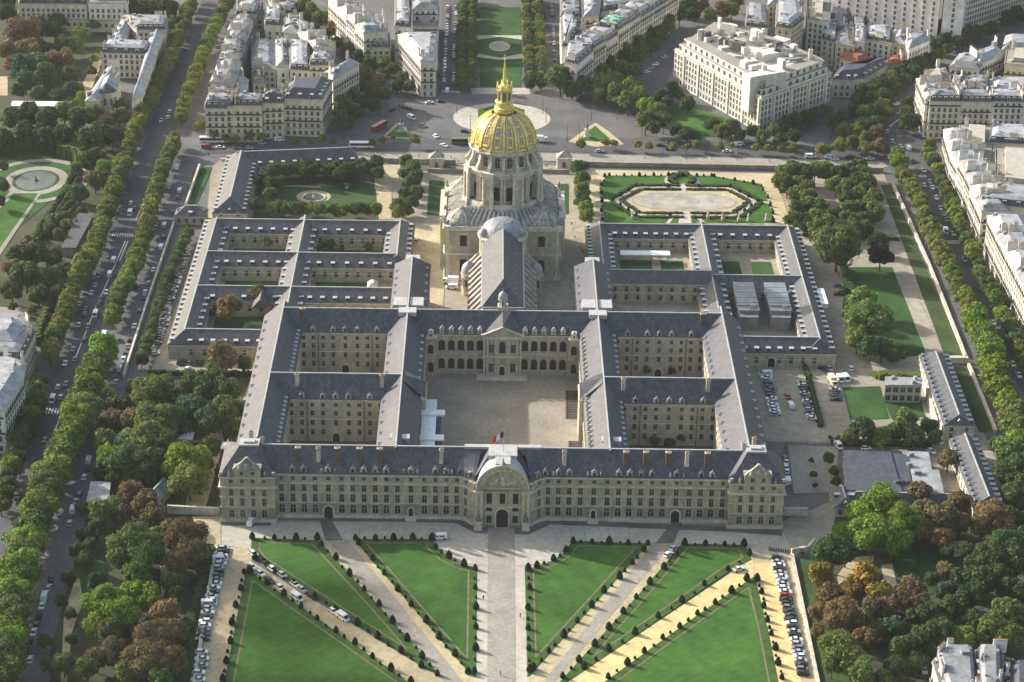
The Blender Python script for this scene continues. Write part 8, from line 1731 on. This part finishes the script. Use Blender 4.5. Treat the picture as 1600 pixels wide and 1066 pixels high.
if LATE:      # the few farthest cars beyond the three hundredth
    V_, F_, M_, n0 = [], [], [], 0; cm = {}
    mats_ = [glass_m, tyre_m]
    for kind, col, x, y, ang, z in LATE:
        if col not in cm:
            cm[col] = len(mats_); mats_.append(mat('far_paint_'+col.replace(' ', '_'), CC[col], 0.35, 0.03, 1.0, coat=0.6))
        body, glass, wheel, L_, W_, R_ = PRO[kind]
        for me, mi, off in [(body, cm[col], (0, 0, 0)), (glass, 0, (0, 0, 0))]+[(wheel, 1, (sx*L_*0.31, sy*(W_/2-0.1), R_)) for sx in (-1, 1) for sy in (-1, 1)]:
            for v_ in me.vertices:
                a, b_ = v_.co.x+off[0], v_.co.y+off[1]; V_.append((x+a*cos(ang)-b_*sin(ang), y+a*sin(ang)+b_*cos(ang), z+v_.co.z+off[2]))
            for p_ in me.polygons: F_.append(tuple(i+n0 for i in p_.vertices)); M_.append(mi)
            n0 += len(me.vertices)
    me = bpy.data.meshes.new('distant_cars'); me.from_pydata(V_, [], F_)
    for q in mats_: me.materials.append(q)
    me.polygons.foreach_set('material_index', M_); me.update(); o = bpy.data.objects.new('distant_cars', me); COL.objects.link(o); o['kind'] = 'stuff'; o['label'] = 'farthest parked cars along the lawn avenue'

# ------------------------------------------------------------------ people
def person_mesh(pose):
    b = MB(); st = 0.16 if pose else 0.06
    # one continuous body grown ring by ring: legs meet the pelvis, torso, neck and head
    def tube(path):
        n = 8; i = len(b.v)
        for (x, y, z, r_) in path:
            for k in range(n): b.v.append((x+r_*cos(2*pi*k/n), y+r_*0.8*sin(2*pi*k/n), z))
        for p in range(len(path)-1):
            for k in range(n): b.f.append((i+p*n+k, i+p*n+(k+1) % n, i+(p+1)*n+(k+1) % n, i+(p+1)*n+k)); b.m.append(0)
        b.f.append(tuple(range(i+n-1, i-1, -1))); b.m.append(0); j = i+(len(path)-1)*n; b.f.append(tuple(range(j, j+n))); b.m.append(0)
    tube([(0, 0, 0.82, 0.15), (0, 0, 0.95, 0.17), (0, 0, 1.12, 0.15), (0, 0, 1.32, 0.19), (0, 0, 1.44, 0.17), (0, 0, 1.5, 0.06), (0, 0, 1.56, 0.06), (0, 0, 1.6, 0.09), (0, 0, 1.68, 0.105), (0, 0, 1.75, 0.08), (0, 0, 1.79, 0.02)])
    for s in (-1, 1):
        tube([(s*0.1, s*st*1.3-0.06, 0.0, 0.06), (s*0.1, s*st*1.3, 0.06, 0.05), (s*0.1, s*st, 0.45, 0.065), (s*0.09, 0, 0.9, 0.1)]); tube([(s*0.3, -s*st, 0.78, 0.035), (s*0.28, -s*st*0.5, 1.08, 0.045), (s*0.19, 0, 1.42, 0.06)])
    body = b.mesh('person', skin_m)
    b = MB()
    def shell(path, m=0):
        n = 8; i = len(b.v)
        for (x, y, z, r_) in path:
            for k in range(n): b.v.append((x+r_*cos(2*pi*k/n), y+r_*0.85*sin(2*pi*k/n), z))
        for p in range(len(path)-1):
            for k in range(n): b.f.append((i+p*n+k, i+p*n+(k+1) % n, i+(p+1)*n+(k+1) % n, i+(p+1)*n+k)); b.m.append(m)
    shell([(0, 0, 0.88, 0.19), (0, 0, 1.12, 0.17), (0, 0, 1.32, 0.21), (0, 0, 1.46, 0.18), (0, 0, 1.52, 0.07)])
    for s in (-1, 1): shell([(s*0.31, -s*st, 0.82, 0.05), (s*0.285, -s*st*0.5, 1.08, 0.06), (s*0.19, 0, 1.45, 0.08)])
    jacket = b.mesh('jacket', cloth_m)
    b = MB(); shell([(0, 0, 0.8, 0.16), (0, 0, 0.95, 0.185)])
    for s in (-1, 1): shell([(s*0.1, s*st*1.3, 0.08, 0.07), (s*0.1, s*st, 0.45, 0.08), (s*0.09, 0, 0.92, 0.115)])
    tr = b.mesh('trousers', cloth_m)
    b = MB(); b.lathe(0, 0.02, [(0.1, 1.62), (0.118, 1.7), (0.09, 1.78), (0.02, 1.81)], 8); hair = b.mesh('hair', tyre_m)
    return body, jacket, tr, hair
PM = [person_mesh(0), person_mesh(1)]
def person(u, v, jac, walking, where, rot):
    x, y = G(u, v, 0); m = PM[walking]; col = {'dark': (0.03, 0.03, 0.035), 'blue': (0.05, 0.08, 0.2), 'white': (0.7, 0.7, 0.7), 'red': (0.5, 0.05, 0.04), 'beige': (0.4, 0.34, 0.25)}[jac]
    o = bpy.data.objects.new('person', m[0]); COL.objects.link(o); o.location = (x, y, 0.2); o.rotation_euler = (0, 0, rot)
    tag(o, 'person in a %s jacket %s %s' % (jac, 'walking' if walking else 'standing', where), 'person', 'people about the grounds')
    inst('jacket', m[1], o, 0, 0, 0, col=col); inst('trousers', m[2], o, 0, 0, 0, col=(0.04, 0.045, 0.06)); inst('hair', m[3], o, 0, 0, 0)
for i, (u, v, c, w_, tx) in enumerate(((755, 938, 'dark', 1, 'alone on the left edge of the central way'), (813, 966, 'dark', 1, 'alone on the right edge of the central way'), (783, 1047, 'dark', 1, 'near the bottom of the central way') if 0 else (782, 1056, 'dark', 1, 'near the bottom of the central way'), (893, 353, 'dark', 1, 'right of the domed church, farthest'), (895, 362, 'blue', 1, 'right of the domed church, middle'), (898, 374, 'dark', 0, 'right of the domed church, nearest'), (909, 394, 'dark', 0, 'in the group near the right yard, left member'), (912, 396, 'blue', 0, 'in the group near the right yard, middle member'), (906, 391, 'dark', 1, 'in the group near the right yard, far member'), (710, 252, 'red', 1, 'by the left gate pavilion'), (705, 249, 'dark', 1, 'by the left gate pavilion, a step behind'), (716, 254, 'beige', 0, 'by the left gate pavilion, closest to the dome'), (854, 262, 'dark', 1, 'by the right gate pavilion'), (1213, 613, 'dark', 1, 'between the two parking rows'), (1295, 323, 'dark', 0, 'in the clearing of the square grove'), (640, 244, 'dark', 1, 'on the pavement by the avenue, left'), (655, 246, 'blue', 1, 'on the pavement by the avenue, right'), (1008, 248, 'white', 1, 'on the pavement beyond the parterre'), (326, 245, 'dark', 1, 'on the corner left of the slate wing'))):
    person(u, v, c, w_, tx, i*1.1)
# bollards before the right moat, railings
for i in range(16):
    g = G(1202+i*3.6, 860+i*0.5); b = MB(); b.cyl(0, 0, 0.28, 0.22, 0, 0.9, 8); b.lathe(0, 0, [(0.3, 0.9), (0.3, 1.05), (0.02, 1.25)], 8)
    o = b.build('bollard', iron_m); o.location = (g[0], g[1], 0.1); tag(o, 'dark bollard at the head of the right moat, %s from the left' % ordn(i), 'bollard', 'bollards at the right corner of the forecourt')
def fence(label, pts, h=1.4, grp=None):
    W_ = [G(u, v) for u, v in pts]; b = MB()
    for i in range(len(W_)-1):
        (x0, y0), (x1, y1) = W_[i], W_[i+1]; l = hypot(x1-x0, y1-y0); a = atan2(y1-y0, x1-x0); k = int(l/1.6)+1
        for z in (0.3, h-0.1): b.obox((x0+x1)/2, (y0+y1)/2, a, l, 0.06, z, z+0.08)
        for j in range(k+1): b.obox(x0+(x1-x0)*j/k, y0+(y1-y0)*j/k, a, 0.14, 0.14, 0, h)
    o = b.build('fence', iron_m); tag(o, label, 'fence', grp)
fence('dark railing around the service yard by the parking ground', [(1229, 694), (1330, 696)]); fence('dark railing along the left side of the service yard', [(1227, 696), (1236, 770)])
fence('railing in front of the portal on the left side', [(744, 822), (772, 826)], 1.0); fence('railing in front of the portal on the right side', [(796, 826), (826, 824)], 1.0)
# street lamps
def lamp(u, v, label, grp):
    x, y = G(u, v); t = empty('street_lamp', x, y); tag(t, label, 'street lamp', grp)
    b = MB(); b.cyl(0, 0, 0.16, 0.08, 0, 8.5, 8); b.obox(0.6, 0, 0, 1.2, 0.08, 8.4, 8.5); b.build('pole', iron_m, t)
    b = MB(); b.lathe(1.2, 0, [(0.05, 8.6), (0.3, 8.4), (0.25, 8.15), (0.02, 8.1)], 8); b.build('lamp_head', frame_m, t)
for i, (u, v) in enumerate(sorted(((714, 178), (735, 205), (848, 178), (853, 192), (886, 222), (905, 220), (664, 160), (924, 190), (964, 188), (1003, 212), (1036, 246), (1072, 250), (1112, 250), (1152, 252), (1202, 254), (1280, 250), (1392, 248)))):
    lamp(u, v, 'tall street lamp around the square and avenue, %s from left' % ordn(i), 'street lamps of the square and avenue')
# fountains, statues on islands
g = G(490, 310); t = empty('fountain', g[0], g[1]); tag(t, 'small round stone fountain basin in the enclosed garden left of the dome', 'fountain')
b = MB(); b.lathe(0, 0, [(5.6, 0), (5.6, 0.7), (5.0, 0.7), (5.0, 0.25)], 32); b.build('basin', stonel_m, t); b = MB(); b.cyl(0, 0, 5.0, 5.0, 0.2, 0.3, 32); b.build('water', water_m, t); b = MB(); b.lathe(0, 0, [(0.5, 0.3), (0.3, 1.2), (0.7, 1.5), (0.1, 1.7), (0.02, 2.3)], 12); b.build('jet_stone', stonel_m, t)
t = empty('fountain', c0[0], c0[1]); tag(t, 'small sculpture rising from the round pond in the museum garden', 'fountain')
b = MB(); b.lathe(0, 0, [(1.2, 0.1), (1.0, 0.9), (0.5, 1.1), (0.45, 1.9), (0.25, 2.4), (0.02, 2.8)], 12); b.build('figure', bronze_m, t)
for u, v, s, lb in ((917, 216, 1, 'bronze figure on a tall white pedestal on the right lawn island'), (627, 208, 1, 'grey stone monument on the left lawn island')):
    g = G(u, v); t = empty('monument', g[0], g[1]); tag(t, lb, 'monument'); b = MB(); b.box(-1.6, 1.6, -1.6, 1.6, 0, 1.2); b.box(-1, 1, -1, 1, 1.2, 4.6); b.box(-1.2, 1.2, -1.2, 1.2, 4.6, 5.0); b.build('pedestal', stonel_m if u > 800 else ribstone_m, t)
    b = MB(); b.lathe(0, 0, [(0.7, 5.0), (0.45, 6.2), (0.6, 7.2), (0.25, 7.6), (0.27, 8.1), (0.02, 8.4)], 10); b.build('figure', bronze_m, t)
for i, (u, v) in enumerate(((988, 346), (1106, 347), (1129, 349), (1154, 350), (1169, 350), (1197, 350))):
    g = G(u, v-4); o_ = empty('garden_statue', g[0], g[1]); tag(o_, 'white garden statue behind the slate ridge at the parterre edge, %s from the left' % ordn(i), 'statue', 'white statues of the parterre')
    b = MB(); b.box(-0.6, 0.6, -0.6, 0.6, 0, 1.6); b.build('plinth', stonel_m, o_); b = MB(); b.lathe(0, 0, [(0.5, 1.6), (0.42, 2.6), (0.55, 3.3), (0.2, 3.6), (0.24, 3.9), (0.02, 4.2)], 10); b.build('figure', stonel_m, o_)
t = empty('canopy', *G(1008, 395, 4)); tag(t, 'long white flat canopy in the courtyard lawn right of the church', 'canopy')
b = MB(); b.box(-11, 11, -2.5, 2.5, 3.6, 4.0); b.build('roof', canvas_m, t)
b = MB()
for x in (-10, -3, 3, 10):
    for y in (-2, 2): b.cyl(x, y, 0.12, 0.12, 0, 3.6, 6)
b.build('pole', frame_m, t)

# ------------------------------------------------------------------ small low clouds towards the sun, outside the picture: their shade lies on the left lawn
cloud_m = mat('cloud_white', (0.8, 0.8, 0.8), 1.0, 0.02, 0.02)
for gx, gy, rx_, ry_ in ((-62, -64, 34, 24), (-64, -108, 44, 12)):
    d_ = 520/math.tan(SUN_EL); px_, py_ = gx+sin(SUN_AZ)*d_, gy+cos(SUN_AZ)*d_; b = MB(); rr = random.Random(int(gx))
    for q in range(9):
        a_ = q*2.4; f_ = 0.0 if q == 0 else 0.55; r_ = rr.uniform(0.45, 0.6) if q else 0.8
        cx_, cy_ = px_+rx_*f_*cos(a_), py_+ry_*f_*sin(a_); i0 = len(b.v); n = 12
        for lv in range(7):
            ph = -pi/2+pi*lv/6
            for k in range(n): b.v.append((cx_+rx_*r_*cos(ph)*cos(2*pi*k/n), cy_+ry_*r_*cos(ph)*sin(2*pi*k/n), 520+4*r_*sin(ph)))
        for lv in range(6):
            for k in range(n): b.f.append((i0+lv*n+k, i0+lv*n+(k+1) % n, i0+(lv+1)*n+(k+1) % n, i0+(lv+1)*n+k)); b.m.append(0)
    o = b.build('cloud', cloud_m, smooth=True); o['kind'] = 'stuff'; o['label'] = 'small low cloud'

# ------------------------------------------------------------------ air
hz = MB(); hz.box(-1500, 1500, -1190, 2400, -1.0, 430); hm = bpy.data.materials.new('haze_air'); hm.use_nodes = True
n_ = hm.node_tree; n_.nodes.remove(n_.nodes['Principled BSDF']); pv_ = n_.nodes.new('ShaderNodeVolumePrincipled'); pv_.inputs['Color'].default_value = (0.80, 0.86, 0.95, 1); pv_.inputs['Density'].default_value = HAZE; pv_.inputs['Anisotropy'].default_value = 0.2
n_.links.new(pv_.outputs[0], n_.nodes['Material Output'].inputs['Volume'])
if HAZE > 0: ho = hz.build('haze', hm); ho['kind'] = 'stuff'
dup_ = {k: len(v) for k, v in LABELS.items() if len(v) > 1}
import os
if os.environ.get('DBG'):
    for l_ in LABELS:
        if len(l_.split()) > 15: print('LONG', len(l_.split()), l_)
print('objects', len(bpy.data.objects), 'things', sum(len(v) for v in LABELS.values()), 'trees', NT[0], 'vehicles', NC[0], 'houses', NB[0], 'shared labels', len(dup_), list(dup_)[:6])
